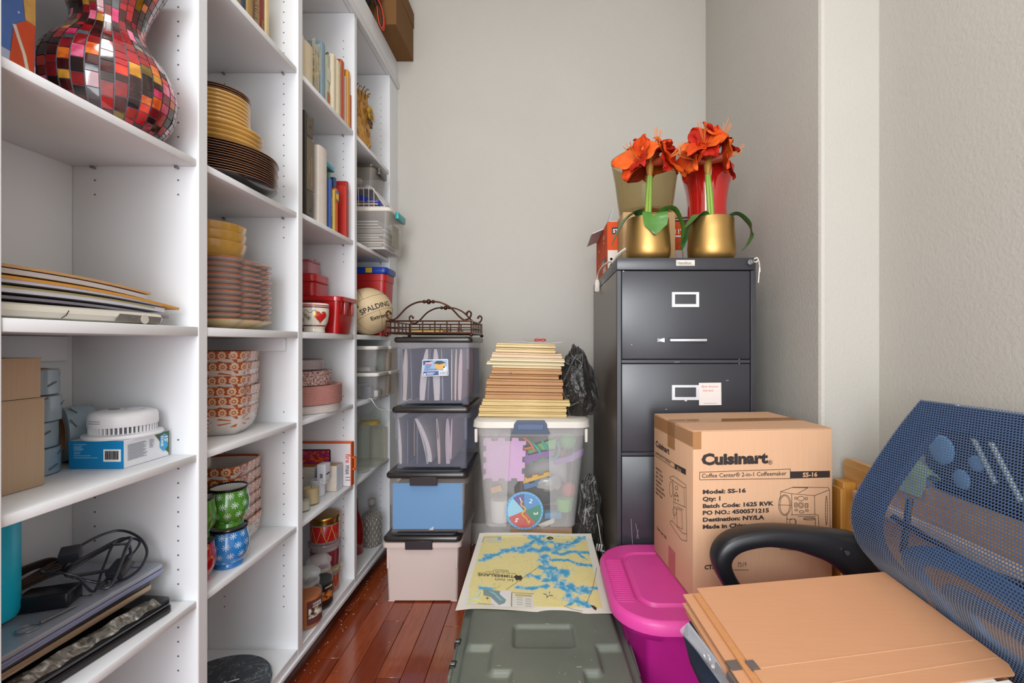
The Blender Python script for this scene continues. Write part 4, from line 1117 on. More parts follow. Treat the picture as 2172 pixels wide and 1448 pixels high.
def wick_jar(label, z, col, capped, pat):
    T = thing('three_wick_candle', label, 'candle', (-.846, 1.765, z), 0, 'three-wick candles in a stack')
    r = .052; h = .083
    MB().lathe([(0, 0), (r - .002, 0), (r, .003), (r, h), (r - .002, h + .0005), (r - .0025, h), (r - .0025, .006), (0, .006)], seg=44).build('glass_tumbler', GLS, T)
    t = NT('plaid_label'); s_ = t.sep(t.new('ShaderNodeTexCoord').outputs['UV'])
    a = t.math('FRACT', t.math('ADD', t.math('MULTIPLY', s_[0], 9), t.math('MULTIPLY', s_[1], 1.6)))
    b = t.math('FRACT', t.math('SUBTRACT', t.math('MULTIPLY', s_[0], 9), t.math('MULTIPLY', s_[1], 1.6)))
    ln = t.math('MAXIMUM', t.math('LESS_THAN', a, .07), t.math('LESS_THAN', b, .07))
    t.base(t.mix(ln, t.mix(t.noise(120, 3), col[0], col[1]), 'c99a3a' if pat else col[1])); t.set(.3, coat=.4)
    MB().lathe([(r + .0004, .007), (r + .0009, .008), (r + .0009, .066), (r + .0004, .067)], seg=44, caps=(False, False)).build('printed_wrap', t.m, T)
    MB().lathe([(0, .0065), (r - .004, .0065), (r - .004, .06), (0, .06)], seg=32).build('wax', M('8a1a1e', .4), T)
    if capped == 'gold':
        MB().lathe([(r - .001, h - .012), (r + .001, h - .012), (r + .0015, h + .002), (r + .003, h + .006), (r + .003, h + .012), (r + .001, h + .0145), (0, h + .0145)], seg=48, caps=(False, True)).build('gold_lid', GOLD, T)
    else:
        MB().lathe([(r - .001, h - .002), (r + .007, h + .001), (r + .0085, h + .006), (r + .007, h + .011), (r - .004, h + .0135), (0, h + .0135)], seg=48, caps=(False, True)).build('glass_lid', M('a58a90', .08, clear=.35, coat=.6) if capped == 'rose' else M('b5a078', .1, .3, coat=.5), T)
    return T
wick_jar('red and gold three-wick candle at the bottom of its stack', Z_BOT + .0006, ('96281c', 'b5452a'), 'gilt', True)
wick_jar('dark cherry three-wick candle with rose glass lid, middle of its stack', Z_BOT + .0976, ('4a0f1a', '8a2a34'), 'rose', False)
WJ = wick_jar('red plaid three-wick candle with gold lid on top of its stack', Z_BOT + .195, ('9a0f16', 'c0202a'), 'gold', True)
# ================================================================== FOURTH BAY
za = ZU + .0006
BV = thing('bark_vase', 'gold-brown bark-like vase with gilt flower on the top shelf of the far bay', 'vase', (-.835, 2.0, za))
t_ = NT('gilt_bark'); v_ = t_.mapping(t_.coord(), scale=(1, 1, .6)); n_ = t_.noise(30, 6, v_, .65, 1.5)
t_.base(t_.ramp(n_, ((.32, '4a2c10'), (.48, 'a8732c'), (.6, 'c99a50'), (.72, '7a4f20')))); t_.set(.4, .15); t_.bump(n_, .7, .006)
MB().lathe([(0, 0), (.066, 0), (.07, .01), (.066, .08), (.06, .16), (.056, .22), (.053, .235), (.05, .22), (.055, .03), (0, .02)], seg=40, rf=lambda th: 1 + .05 * math.sin(5 * th) + .03 * math.sin(11 * th)).build('bark_body', t_.m, BV)
for k in range(10):
    a = -1.2 + k * .22
    MB().tube(spline([(.05 * math.cos(a), .05 * math.sin(a), .17), (.058 * math.cos(a), .058 * math.sin(a), .225 + .01 * (k % 3)), (.07 * math.cos(a + .1), .07 * math.sin(a + .1), .24 + .012 * (k % 2))], 4), [.002] * 9, 6).build('gilt_twig', M('6a4a1c' if k % 2 else 'b58a3c', .3, .5), BV)
GF = MB()
fc = Vector((.060, .010, .155))
for k in range(6):
    a = 2 * PI * k / 6
    c = fc + Vector((.012, 0, 0)) + Vector((0, math.cos(a), math.sin(a))) * .02
    GF.ball(c, .0155, 10, .35, .9, .9)
GF.build('gilt_flower', M('c9a544', .3, .6, var=.15), BV)
GF = MB()
for k in range(6):
    a = 2 * PI * k / 6 + .3
    GF.ball(fc + Vector((.006, .016, -.036)) + Vector((0, math.cos(a), math.sin(a))) * .016, .012, 10, .35, .9, .9)
GF.build('brown_flower', M('5a4428', .35, .4, var=.2), BV)
mb = MB()
for k in range(16):
    a = 2 * PI * k / 16
    mb.tube([fc + Vector((.016, 0, -.01)), fc + Vector((.022, .035 * math.cos(a), -.012 + .028 * math.sin(a)))], [.0012, .0005], 5)
mb.build('gilt_spray', GOLD, BV)

zb = Z1[3] + .0006
def clear_plastic(name, tint, clear, rough=.25):
    t = NT(name); t.base(t.mix(t.noise(8, 2), tint, tint)); t.set(rough, spec=.5); t.see_through(clear); return t.m
CLP = clear_plastic('frosted_clear', 'cfcac4', .80)
CLP2 = clear_plastic('thin_clear', 'd6d6d8', .87, .12)
CLP3 = clear_plastic('warm_clear', 'c9b8a6', .74)
def open_box(T, x0, x1, y0, y1, z0, z1, mat, taper=.008, r=.012, th=.002, name='clear_body', lip=0.0):
    o = rrect(x0, x1, y0, y1, r); b = rrect(x0 + taper, x1 - taper, y0 + taper, y1 - taper, r)
    i1 = rrect(x0 + th, x1 - th, y0 + th, y1 - th, r - th * .6); i0 = rrect(x0 + taper + th, x1 - taper - th, y0 + taper + th, y1 - taper - th, r - th * .6)
    rings = [[(*p, z0) for p in b], [(*p, z1) for p in o]]
    if lip:
        L = rrect(x0 - lip, x1 + lip, y0 - lip, y1 + lip, r + lip)
        rings = [[(*p, z0) for p in b], [(*p, z1 - .012) for p in o], [(*p, z1 - .012) for p in L], [(*p, z1) for p in L]]
    rings += [[(*p, z1) for p in i1], [(*p, z0 + th) for p in i0]]
    return MB().loft(rings).build(name, mat, T, 35)
# large clear bin sticking out past the shelf edge
CB2 = thing('clear_bin', 'large clear plastic bin of papers with white lid jutting past the shelf edge', 'bin', (-.86, 2.14, zb), world=True)
open_box(CB2, -1.02, -.686, 2.03, 2.258, zb, zb + .168, CLP, .012, .02)
PST = thing('paper_stack', 'stack of loose white papers inside the large clear bin', 'papers', (-.86, 2.14, zb + .004), world=True)
for k in range(11):
    z = zb + .005 + k * .012
    MB().box(-1.0, -.715 - R.uniform(0, .03), 2.048 + R.uniform(0, .01), 2.235, z, z + R.uniform(.004, .010), .001, 1).build('paper_sheaf', M(R.choice(('d6d0ce', 'cdc6c4', 'e0dad6', 'a89a8c', 'c9b8a9')), .7, var=.1), PST)
MB().box(-.7, -.6985, 2.11, 2.20, zb + .03, zb + .13, .0005, 1).build('inside_label', M('8d8a72', .6, var=.5, vs_=40), CB2)
lid = MB().prism(rrect(-1.024, -.680, 2.026, 2.262, .022), zb + .1685, zb + .186, bev=.004)
lid.build('white_lid', M('dcd5cb', .4, var=.02), CB2)
MB().box(-.682, -.664, 2.09, 2.2, zb + .150, zb + .182, .005, 2).build('teal_latch', M('2a9a9c', .3), CB2)
# wire basket with blue folded plastic
zc = zb + .1868
WB = thing('wire_basket', 'small white wire basket on the lid of the large clear bin', 'basket', (-.85, 2.13, zc), world=True)
mb = MB()
x0, x1, y0, y1 = -1.0, -.708, 2.035, 2.235
for (zq_, e) in ((zc + .003, 0), (zc + .085, .004)):
    fx = x1 if zq_ < zc + .05 else x1 - .055
    mb.tube([(x0, y0 - e, zq_), (fx, y0 - e, zq_), (x1 if zq_ < zc + .05 else fx, y1 + e, zq_), (x0, y1 + e, zq_)], .0017, 6, True)
mb.build('rim_wire', M('d6d0c8', .35, var=.02), WB)
mb = MB()
for k in range(11):
    x = x0 + .014 + k * .023
    mb.tube([(x, y0 - .004, zc + .085), (x, y0, zc + .003), (x, y1, zc + .003), (x, y1 + .004, zc + .085)], .0012, 5)
for k in range(7):
    y = y0 + .012 + k * .03
    mb.tube([(x1 - .055, y, zc + .085), (x1, y, zc + .003)], .0012, 5)
mb.tube([(x1 - .055, y0 - .004, zc + .085), (x1, y0, zc + .003)], .0016, 5); mb.tube([(x1 - .055, y1, zc + .085), (x1, y1, zc + .003)], .0016, 5)
mb.build('basket_wire', M('d6d0c8', .35, var=.02), WB)
FP = thing('blue_pouch', 'folded royal blue vinyl pouch lying in the wire basket', 'pouch', (-.86, 2.13, zc + .045), world=True)
mb = MB(); mb.grid(lambda u, v: Vector((-.99 + .255 * u, 2.05 + .165 * v, zc + .058 + .012 * math.sin(u * 6 + v * 4) - .05 * max(0, u - .72) * 2 + .008 * math.cos(v * 9))), 16, 10, .02)
mb.build('pouch_body', M('1a2f9c', .3, var=.15, coat=.3), FP)
PP = thing('paper_bundle', 'bundle of dark papers and photos under the blue pouch', 'papers', (-.86, 2.13, zc + .005), world=True)
for k in range(5):
    MB().box(-.985, -.745 - .01 * (k % 2), 2.05, 2.215 - .004 * k, zc + .005 + k * .0062, zc + .0102 + k * .0062, .001, 1).build('paper_sheet', M(('8a6a5c', '4c4048', 'c9beb4', '6a4a44', '9a8a80')[k], .5, var=.25, vs_=40), PP)
SB = thing('latched_box', 'small translucent box with dark grey latching lid on top of the wire basket', 'box', (-.86, 2.13, zc + .084), world=True)
zd = zc + .088
open_box(SB, -1.0, -.762, 2.05, 2.215, zd, zd + .098, clear_plastic('grey_clear', 'b8b0a8', .78), .01, .02)
MB().prism(rrect(-1.004, -.758, 2.046, 2.219, .022), zd + .0985, zd + .115, bev=.004).build('dark_lid', M('4d4438', .25, var=.06), SB)
MB().box(-.765, -.748, 2.085, 2.18, zd + .078, zd + .112, .005, 2).build('lid_latch', M('443b30', .25), SB)
for k in range(4):
    MB().ball((-.93 + .04 * k, 2.09 + .02 * (k % 2), zd + .025 + .012 * (k % 3)), .02, 10, 1, 1, .7).build('wrapped_piece', M('d0c8c0', .6, var=.1), SB)
# ---- fixed shelf: red tub and volleyball
ze = Z2 + .0006
TU = thing('lidded_tub', 'tall red plastic tub with blue lid behind the volleyball', 'tub', (-.88, 2.2, ze), world=True)
REDM = M('b01c1c', .35, var=.06)
MB().loft([[(*p, ze) for p in rrect(-1.02, -.752, 2.142, 2.262, .02)], [(*p, ze + .255) for p in rrect(-1.028, -.742, 2.135, 2.266, .022)], [(*p, ze + .256) for p in rrect(-1.032, -.738, 2.132, 2.268, .024)], [(*p, ze + .288) for p in rrect(-1.032, -.738, 2.132, 2.268, .024)]]).build('tub_body', REDM, TU)
MB().prism(rrect(-1.036, -.728, 2.126, 2.2695, .026), ze + .289, ze + .32, bev=.007).build('blue_lid', M('123a9a', .3, var=.06), TU)
MB().box(-.83, -.80, 2.1235, 2.127, ze + .293, ze + .316, .001, 1).build('yellow_latch', M('d9b020', .4), TU)
VB = thing('volleyball', 'old cream volleyball with black lettering in front of the red tub', 'ball', (-.776, 2.02, ze + .1045))
t_ = NT('old_leather'); t_.base(t_.mix(t_.noise(16, 5), 'c4ab84', 'd6c19c')); t_.set(.5); t_.bump(t_.noise(300, 2), .2, .001)
rB = .104
mb = MB(); mb.ball((0, 0, 0), rB, 40); mb.build('ball_cover', t_.m, VB, 80)
seam = MB()
def on_ball(lat, lon, k=1.0): return Vector((math.cos(lat) * math.sin(lon), -math.cos(lat) * math.cos(lon), math.sin(lat))) * rB * k
VM = Matrix.Rotation(math.radians(-28), 3, 'Y')
for w0 in (-.33, .33):
    seam.tube([VM @ on_ball(w0, k * 2 * PI / 60, 1.0) for k in range(60)], .0009, 5, True)
for a0 in (.35, 1.4, 2.5, 4.6, 5.5):
    seam.tube([VM @ on_ball(.33 + k * .1, a0, 1.0) for k in range(9)], .0009, 5)
    seam.tube([VM @ on_ball(-.33 - k * .1, a0 + .4, 1.0) for k in range(9)], .0009, 5)
seam.build('seam', M('8a7350', .6), VB)
def ball_text(body, size, lat, lon0, rotm, mat):
    cu = bpy.data.curves.new('t', 'FONT'); cu.body = body; cu.size = size; cu.offset = .0005; cu.resolution_u = 3
    ob = bpy.data.objects.new('t', cu); COL.objects.link(ob)
    me = bpy.data.meshes.new_from_object(ob.evaluated_get(bpy.context.evaluated_depsgraph_get()))
    bpy.data.objects.remove(ob)
    bm = bmesh.new(); bm.from_mesh(me); bmesh.ops.triangulate(bm, faces=bm.faces)
    bmesh.ops.subdivide_edges(bm, edges=[e for e in bm.edges if e.calc_length() > .008], cuts=2)
    for v in bm.verts:
        v.co = rotm @ on_ball(lat + v.co.y / rB, lon0 + v.co.x / rB / math.cos(lat), 1.006)
    bm.to_mesh(me); bm.free(); me.materials.clear(); me.materials.append(mat); me.name = 'lettering'
    q = bpy.data.objects.new('lettering', me); COL.objects.link(q); q.parent = VB
BK_ = M('17130f', .6)
ball_text('SPALDING', .031, -.24, -.02, Matrix.Rotation(math.radians(-27), 3, 'Y'), BK_)
ball_text('Extreme', .024, -.60, .28, Matrix.Rotation(math.radians(-22), 3, 'Y'), BK_)
ball_text('SPALDING', .031, -.02, .06, Matrix.Rotation(math.radians(-112), 3, 'Y'), BK_)
# ---- clear shoe boxes
zf = Z3 + .0006
def shoe(label, x1, y0, y1, z, warm, inner):
    T = thing('lidded_clear_box', label, 'box', (-.87, (y0 + y1) / 2, z), world=True, group='clear shoe boxes with white lids')
    open_box(T, -1.025, x1, y0, y1, z, z + .10, CLP3 if warm else CLP2, .008, .012, .0018)
    MB().prism(rrect(-1.029, x1 + .006, y0 - .004, y1 + .004, .014), z + .1005, z + .116, bev=.003).build('white_lid', M('d9d4cc', .4, var=.02), T)
    for k, (cx_, cy_, cz_, sx_, sy_, sz_, c) in enumerate(inner):
        MB().bx((x1 - .06 + cx_, (y0 + y1) / 2 + cy_, z + .004 + sz_ / 2 + cz_), (sx_, sy_, sz_), .003).build('stored_item', M(c, .5, var=.25, vs_=40), T)
    return T
shoe('clear box with white lid, near one of the lower pair, holding white cable', -.726, 1.993, 2.126, zf, False, ((0, -.03, 0, .05, .03, .05, '3c3a42'), (-.05, .02, 0, .05, .05, .06, '8a8480'), (.02, .02, .0, .04, .05, .03, 'd0c8c0')))
shoe('clear box with white lid, near one of the upper pair, almost empty', -.728, 1.99, 2.124, zf + .1175, False, ((-.03, 0, 0, .1, .08, .018, '8f8780'),))
shoe('clear box with white lid, far one of the lower pair, full of tan things', -.722, 2.137, 2.262, zf, True, ((-.02, 0, 0, .1, .1, .085, 'a08a72'),))
shoe('clear box with white lid, far one of the upper pair, with a green item', -.720, 2.137, 2.262, zf + .1175, True, ((-.02, 0.02, 0, .1, .07, .08, 'a38c74'), (.0, -.045, 0, .05, .02, .085, '2f7a46')))
cable('white_cable', 'thin white cable hanging over the shelf edge below the clear boxes', [(-.77, 2.0, zf + .002), (-.752, 1.99, zf + .0025), (-.742, 2.0, zf - .02), (-.735, 2.03, zf - .045), (-.72, 2.07, zf - .06), (-.70, 2.1, zf - .062)], .0022, M('dcd6d0', .5, var=.02))
# ---- glass ware
zg = Z4 + .0006
GLW = glass('grey_glass', 'e6e9e2', .965)
JG = thing('glass_pitcher', 'big square glass jar with wide mouth and yellow ribbon round its neck', 'jar', (-.815, 2.14, zg))
def sqr(th): 
    c = abs(math.cos(th)); s_ = abs(math.sin(th)); return (c ** 6 + s_ ** 6) ** (-1 / 6)
MB().loft([[(r * f_(2 * PI * j / 48) * math.cos(2 * PI * j / 48), r * f_(2 * PI * j / 48) * math.sin(2 * PI * j / 48), z) for j in range(48)] for r, z, f_ in ((.05, 0, sqr), (.054, .004, sqr), (.054, .15, sqr), (.05, .17, sqr), (.043, .19, lambda a: 1.0), (.041, .205, lambda a: 1), (.046, .225, lambda a: 1), (.051, .235, lambda a: 1), (.048, .2352, lambda a: 1), (.038, .205, lambda a: 1), (.048, .165, sqr), (.0505, .012, sqr))]).build('jar_glass', GLW, JG)
mb = MB()
for k in range(3):
    mb.tube([(.0445 * math.cos(a * PI / 12), .0445 * math.sin(a * PI / 12), .195 + .005 * k) for a in range(24)], .002, 6, True)
mb.build('yellow_ribbon', M('c9a83a', .5, var=.15), JG)
CV = thing('cylinder_vase', 'slim clear glass cylinder standing at the front of the glassware shelf', 'vase', (-.80, 2.02, zg))
MB().lathe([(0, 0), (.024, 0), (.026, .003), (.026, .22), (.0245, .221), (.0235, .218), (.0235, .016), (0, .016)], seg=32).build('vase_glass', GLW, CV)
GD = thing('glass_dish', 'round clear glass dish leaning on edge beside the square jar', 'dish', (-.805, 2.238, zg + .0475), (math.radians(83), 0, math.radians(35)))
GD.location = (-.745 - .06, 2.228, zg + .21)
MB().lathe([(0, 0), (.03, 0), (.045, .006), (.049, .018), (.0475, .019), (.043, .009), (.03, .003), (0, .003)], seg=40).build('dish_glass', GLW, GD)
TC = thing('glass_carafe', 'tall square clear glass carafe under the leaning glass dish', 'carafe', (-.81, 2.232, zg))
MB().prism(rrect(-.038, .038, -.03, .03, .008), 0, .158, bev=.004).build('carafe_glass', glass('warm_glass', 'e6dac6', .9), TC)
RBt = thing('red_bottle', 'slim glossy red bottle behind the divider, left of the crystal decanter', 'bottle', (-.858, 2.075, Z_BOT + .0006))
MB().lathe([(0, 0), (.034, 0), (.037, .004), (.037, .10), (.034, .13), (.024, .165), (.014, .195), (.012, .24), (.0135, .245), (.0, .246)], seg=36).build('bottle_glass', M('8c0d12', .12, var=.05, coat=.7), RBt)
DC = thing('crystal_decanter', 'cut crystal decanter with square stopper on the lowest shelf of the far bay', 'decanter', (-.815, 2.165, Z_BOT + .0006))
t_ = NT('cut_crystal'); t_.base('b5b0a8'); t_.set(.05, spec=.9)
u_ = t_.new('ShaderNodeTexCoord').outputs['UV']; s_ = t_.sep(u_)
a_ = t_.math('PINGPONG', t_.math('ADD', t_.math('MULTIPLY', s_[0], 14), t_.math('MULTIPLY', s_[1], 9)), .5)
b_ = t_.math('PINGPONG', t_.math('SUBTRACT', t_.math('MULTIPLY', s_[0], 14), t_.math('MULTIPLY', s_[1], 9)), .5)
t_.bump(t_.math('MULTIPLY', a_, b_), 1.0, .02); t_.base(t_.mix(t_.math('GREATER_THAN', t_.math('MULTIPLY', a_, b_), .1), '8d867c', 'c4beb4')); t_.see_through(.45)
MB().lathe([(0, 0), (.043, 0), (.047, .006), (.047, .03), (.0455, .06), (.0465, .09), (.047, .125), (.042, .142), (.026, .155), (.013, .163), (.012, .178), (.017, .183)], seg=40, caps=(True, True)).build('decanter_body', t_.m, DC, 20)
MB().lathe([(.009, .178), (.011, .186), (.019, .19), (.021, .21), (.017, .216), (0, .217)], seg=8, caps=(True, True)).build('stopper', glass('stopper_glass', 'b8b4aa', .6), DC, 15)
# ================================================================== ON TOP OF THE BOOKCASE
zt = 2.527
BB = thing('storage_carton', 'large dark brown lidded carton on top of the bookcase, hanging over its edge', 'box', (-.8, 2.24, zt), world=True)
BRN = card_mat('brown_carton', '6b4a28', '7a5630', 0)
MB().box(-1.03, -.680, 2.107, 2.383, zt, zt + .245, .002, 1).build('carton_body', BRN, BB)
MB().box(-1.034, -.6765, 2.103, 2.386, zt + .17, zt + .25, .003, 1).build('carton_lid', BRN, BB)
BG = thing('black_bag', 'black bag with red trim and loop strap on top of the bookcase', 'bag', (-.82, 1.98, zt), world=True)
mb = MB(); mb.ball((-.83, 1.99, zt + .06), .085, 18, .9, 1, .72); mb.build('bag_body', M('121114', .8, var=.2, bump=.4, bs=120), BG)
MB().tube(spline([(-.765, 2.02, zt + .09), (-.735, 2.05, zt + .05), (-.728, 2.07, zt - .005), (-.735, 2.075, zt - .035), (-.744, 2.06, zt - .02), (-.745, 2.04, zt + .03), (-.765, 2.02, zt + .085)], 6), .005, 8).build('loop_strap', M('17120f', .7), BG)
for k, off in enumerate((.006, -.006)):
    MB().tube(spline([(-.764, 2.02 + off, zt + .092), (-.733, 2.052 + off, zt + .05), (-.725, 2.072 + off, zt - .005), (-.732, 2.079 + off, zt - .042), (-.742, 2.062 + off, zt - .026), (-.743, 2.04 + off, zt + .03)], 6), .0022, 6).build('red_trim', M('d8402c', .5), BG)
MB().ball((-.76, 2.06, zt + .1), .032, 12, 1, 1.1, .6).build('red_patch', M('c9302a', .5, var=.1), BG)
# ================================================================== FILE BOXES BY THE BOOKCASE
LIDK = M('2a2522', .3, var=.12, coat=.2)
FROST = clear_plastic('frosted_box', '9a9bac', .83, .3)
FROSTW = clear_plastic('frosted_wall', 'b9b0ae', .88, .35)
def file_box(label, xc, w_, y0, d, z0, h, body, contents, latch, lidtop, mat_wall=None):
    """h: floor of the box to the top of its lid"""
    T = thing('file_box', label, 'file box', (xc, y0 + d / 2, z0), world=True, group='lidded file boxes in a tower')
    x0, x1, y1 = xc - w_ / 2, xc + w_ / 2, y0 + d
    zr = z0 + h - .052
    tp = .007
    o = rrect(x0, x1, y0, y1, .012); b = rrect(x0 + tp, x1 - tp, y0 + tp, y1 - tp, .012); L = rrect(x0 - .012, x1 + .012, y0 - .012, y1 + .012, .02)
    i1 = rrect(x0 + .003, x1 - .003, y0 + .003, y1 - .003, .010); i0 = rrect(x0 + tp + .003, x1 - tp - .003, y0 + tp + .003, y1 - tp - .003, .010)
    rings = [[(*p, z0 + .006) for p in b], [(*p, zr) for p in o], [(*p, zr + .001) for p in L], [(*p, zr + .02) for p in L], [(*p, zr + .02) for p in i1], [(*p, z0 + .009) for p in i0]]
    MB().loft(rings).build('box_body', body, T, 35)
    for sx_ in (x0 + tp + .014, x1 - tp - .014):
        for sy_ in (y0 + tp + .012, y1 - tp - .012):
            MB().bx((sx_, sy_, z0 + .003), (.026, .022, .006), .002).build('foot', body, T)
    # corner pilasters that run down from the rim
    for sx_ in (x0 + .004, x1 - .016):
        MB().box(sx_, sx_ + .012, y0 + .000, y0 + .006, zr - .09, zr, .002, 1).build('rim_gusset', body, T)
    MB().prism(rrect(x0 - .009, x1 + .009, y0 - .009, y1 + .009, .018), zr + .0205, zr + .043, bev=.006).build('lid', LIDK, T)
    MB().prism(rrect(x0 + .016, x1 - .016, y0 + .016, y1 - .016, .014), zr + .0425, zr + .0455, bev=.001).build('lid_panel', lidtop, T)
    if latch:
        MB().box(xc - .055 - .01, xc + .055 - .01, y0 - .0165, y0 - .0085, zr - .006, zr + .03, .002, 1).build('latch', M('2c2327', .4), T)
    for c in contents: c(T, x0, x1, y0, y1, z0, zr)
    return T
LTOP = M('4a4d58', .35, var=.08)
def liner(col):
    def f(T, x0, x1, y0, y1, z0, zr):
        MB().box(x0 + .0135, x1 - .0135, y0 + .0128, y0 + .0145, z0 + .014, zr - .004).build('paper_liner', M(col, .6, var=.02), T)
        MB().box(x0 + .0135, x1 - .0135, y0 + .02, y1 - .012, z0 + .014, zr - .02).build('stored_files', M('b8aca4', .7, var=.1), T)
    return f
def chip(T, x0, x1, y0, y1, z0, zr):
    MB().loft([[((x0 + x1) / 2 + .004, y0 + .0122, z0 + .0105), ((x0 + x1) / 2 + .024, y0 + .0122, z0 + .0105), ((x0 + x1) / 2 + .024, y0 + .0122, z0 + .025)], [((x0 + x1) / 2 + .004, y0 + .0118, z0 + .0105), ((x0 + x1) / 2 + .024, y0 + .0118, z0 + .0105), ((x0 + x1) / 2 + .024, y0 + .0118, z0 + .025)]]).build('paper_corner', M('e6e0da', .6), T)
WORDS = ['first', 'second', 'third', 'fourth', 'fifth', 'sixth', 'seventh', 'eighth', 'ninth', 'tenth', 'eleventh']
def hanging(spec, which):
    """hanging folders seen end-on: (x share, width, top lean, colour, drop)"""
    def f(T, x0, x1, y0, y1, z0, zr):
        W_ = x1 - x0
        MB().box(x0 + .012, x1 - .012, y1 - .02, y1 - .012, z0 + .012, zr - .004).build('back_liner', M('585c6e', .6, var=.1), T)
        rank = sorted(range(len(spec)), key=lambda i: spec[i][0])
        for si, (s_, wd, lean, c, drop) in enumerate(spec):
            xb = x0 + W_ * s_; zb_ = z0 + .018 + drop; zt_ = zr - .006
            n = 8
            fan = []
            for k in range(n + 1):
                q = k / n
                ww = wd * (.35 + .65 * math.sin(PI * min(1, .12 + q * .9)) ** .6)
                fan.append((xb + lean * q ** 1.5, ww, zb_ + (zt_ - zb_) * q))
            m_ = M(c, .6, var=.12, vs_=60)
            outl = [(x - w2 / 2, z) for x, w2, z in fan] + [(x + w2 / 2, z) for x, w2, z in reversed(fan)]
            HF = MB().loft([[(p[0], y0 + .0145, p[1]) for p in outl], [(p[0], y1 - .03, p[1]) for p in outl]]).one('hanging_folder', m_, f'{WORDS[rank.index(si)]} hanging folder from the left inside the {which} clear file box', 'folder', f'hanging folders in the {which} clear file box', (xb, y0 + .0145, zb_), 30)
            if wd > .008:
                nl = max(2, int(wd / .006))
                mb = MB()
                for j in range(nl):
                    o_ = (j + .5) / nl - .5
                    mb.tube([(x + o_ * w2 * .9, y0 + .0135, z + (.01 if i == 0 else 0)) for i, (x, w2, z) in enumerate(fan)], .0009, 4)
                mb.build('paper_edge', M('dcd3d6' if j % 2 else 'c9b8b8', .6, var=.1), HF)
    return f
DK = '6d6f80'
box1 = file_box('cloudy white file box with black lid at the foot of the tower', -.49, .296, 1.842, .345, .0, .279, M('d2bfb8', .35, var=.02), (), True, LTOP)
box2 = file_box('file box with plain bright blue front, second from the floor', -.471, .312, 1.842, .345, .2795, .257, FROSTW, (liner('4f9bd4'), chip), True, LTOP)
box3 = file_box('clear file box of hanging folders, third from the floor', -.458, .302, 1.858, .34, .5365, .262, FROST, (hanging(((.075, .012, -.01, 'd8d0d2', 0), (.17, .004, 0, DK, .0), (.26, .003, .0, 'a98a70', .03), (.30, .004, .0, DK, 0), (.47, .026, -.055, 'd6cccb', .008), (.44, .010, -.05, '9ab0a0', .0), (.60, .012, -.01, 'c2a896', .0), (.58, .007, -.004, 'c9b8a6', .10), (.72, .020, -.002, 'c9b4c2', 0), (.76, .006, .004, 'd4b8c0', .02)), 'lower'),), False, LTOP)
box4 = file_box('clear file box with a maker\u2019s sticker, topmost of the tower', -.448, .302, 1.852, .345, .7985, .286, FROST, (hanging(((.10, .020, .006, 'cfc0b4', .0), (.07, .006, 0, DK, 0), (.2, .005, -.005, DK, 0), (.34, .026, .02, 'd9cdd0', .0), (.42, .006, .01, DK, .0), (.54, .028, -.006, 'd6cccf', .0), (.62, .006, -.006, '8a92b0', .0), (.74, .004, .0, 'd8d0d4', .0), (.79, .008, .004, 'd0b9a8', .0), (.85, .016, .006, 'd0aeb8', .0)), 'topmost'),), False, M('2a2522', .3))
def sticker():
    T = box4
    o = Vector((-.448 + .005 - .047, 1.8518, .7985 + .117)); 
    f0 = frame(o, (1, 0, .03), (0, 0, 1))
    f1 = frame(o + Vector((0, -.0008, 0)), (1, 0, .03), (0, 0, 1)); f2 = frame(o + Vector((0, -.0014, 0)), (1, 0, .03), (0, 0, 1)); f3 = frame(o + Vector((0, -.002, 0)), (1, 0, .03), (0, 0, 1))
    st = MB().plate(f0, rrect(0, .105, 0, .068, .004)).build('product_sticker', M('d9dde2', .4), T)
    MB().rect(f1, .003, .022, .102, .065).build('sticker_field', M('8fa8c8', .4, var=.05), T)
    MB().rect(f1, .003, .003, .102, .020).build('sticker_band', M('2c4a86', .4), T)
    MB().plate(f2, [(.003, .064), (.045, .064), (.003, .046)]).build('sticker_corner', M('2c4a86', .4), T)
    MB().plate(f2, [(.009 + .016 + .016 * math.cos(a * PI / 10), .054 + .006 * math.sin(a * PI / 10)) for a in range(20)]).build('sticker_badge', M('c93a3e', .4), T)
    MB().plate(f3, rrect(.012, .039, .052, .0565, .001)).build('badge_name', M('e8dcdc', .5), T)
    MB().plate(f2, [(.052, .033), (.07, .026), (.092, .034), (.092, .05), (.07, .046), (.052, .05)]).build('pictured_box', M('d8a030', .4), T)
    MB().plate(f2, [(.046, .052), (.07, .047), (.096, .053), (.08, .061), (.06, .062)]).build('pictured_lid', M('23262e', .4), T)
    mb = MB()
    for k in range(3): mb.rect(f2, .012, .043 - k * .005, .038 - k * .004, .0455 - k * .005)
    for k in range(3): mb.rect(f2, .008, .0285 - k * .0025, .06, .0297 - k * .0025)
    mb.build('small_print', M('3f5a92', .5), T)
    mb = MB()
    for k in range(2): mb.rect(f2, .016, .012 - k * .005, .05 - k * .006, .0145 - k * .005)
    mb.rect(f2, .006, .005, .013, .012)
    mb.build('small_print', M('d0d8e6', .5), T)
    MB().rect(f2, .066, .004, .099, .0195).build('barcode_panel', M('e8e8ea', .5), T)
    mb = MB(); x = .069
    for k in range(11): mb.rect(f3, x, .006, x + R.choice((.0007, .0013)), .017); x += .0026
    mb.build('barcode', INK, T)
    MB().rect(f2, .086, .022, .099, .038).build('side_notes', M('dfe4ec', .5, var=.2, vs_=300), T)
sticker()
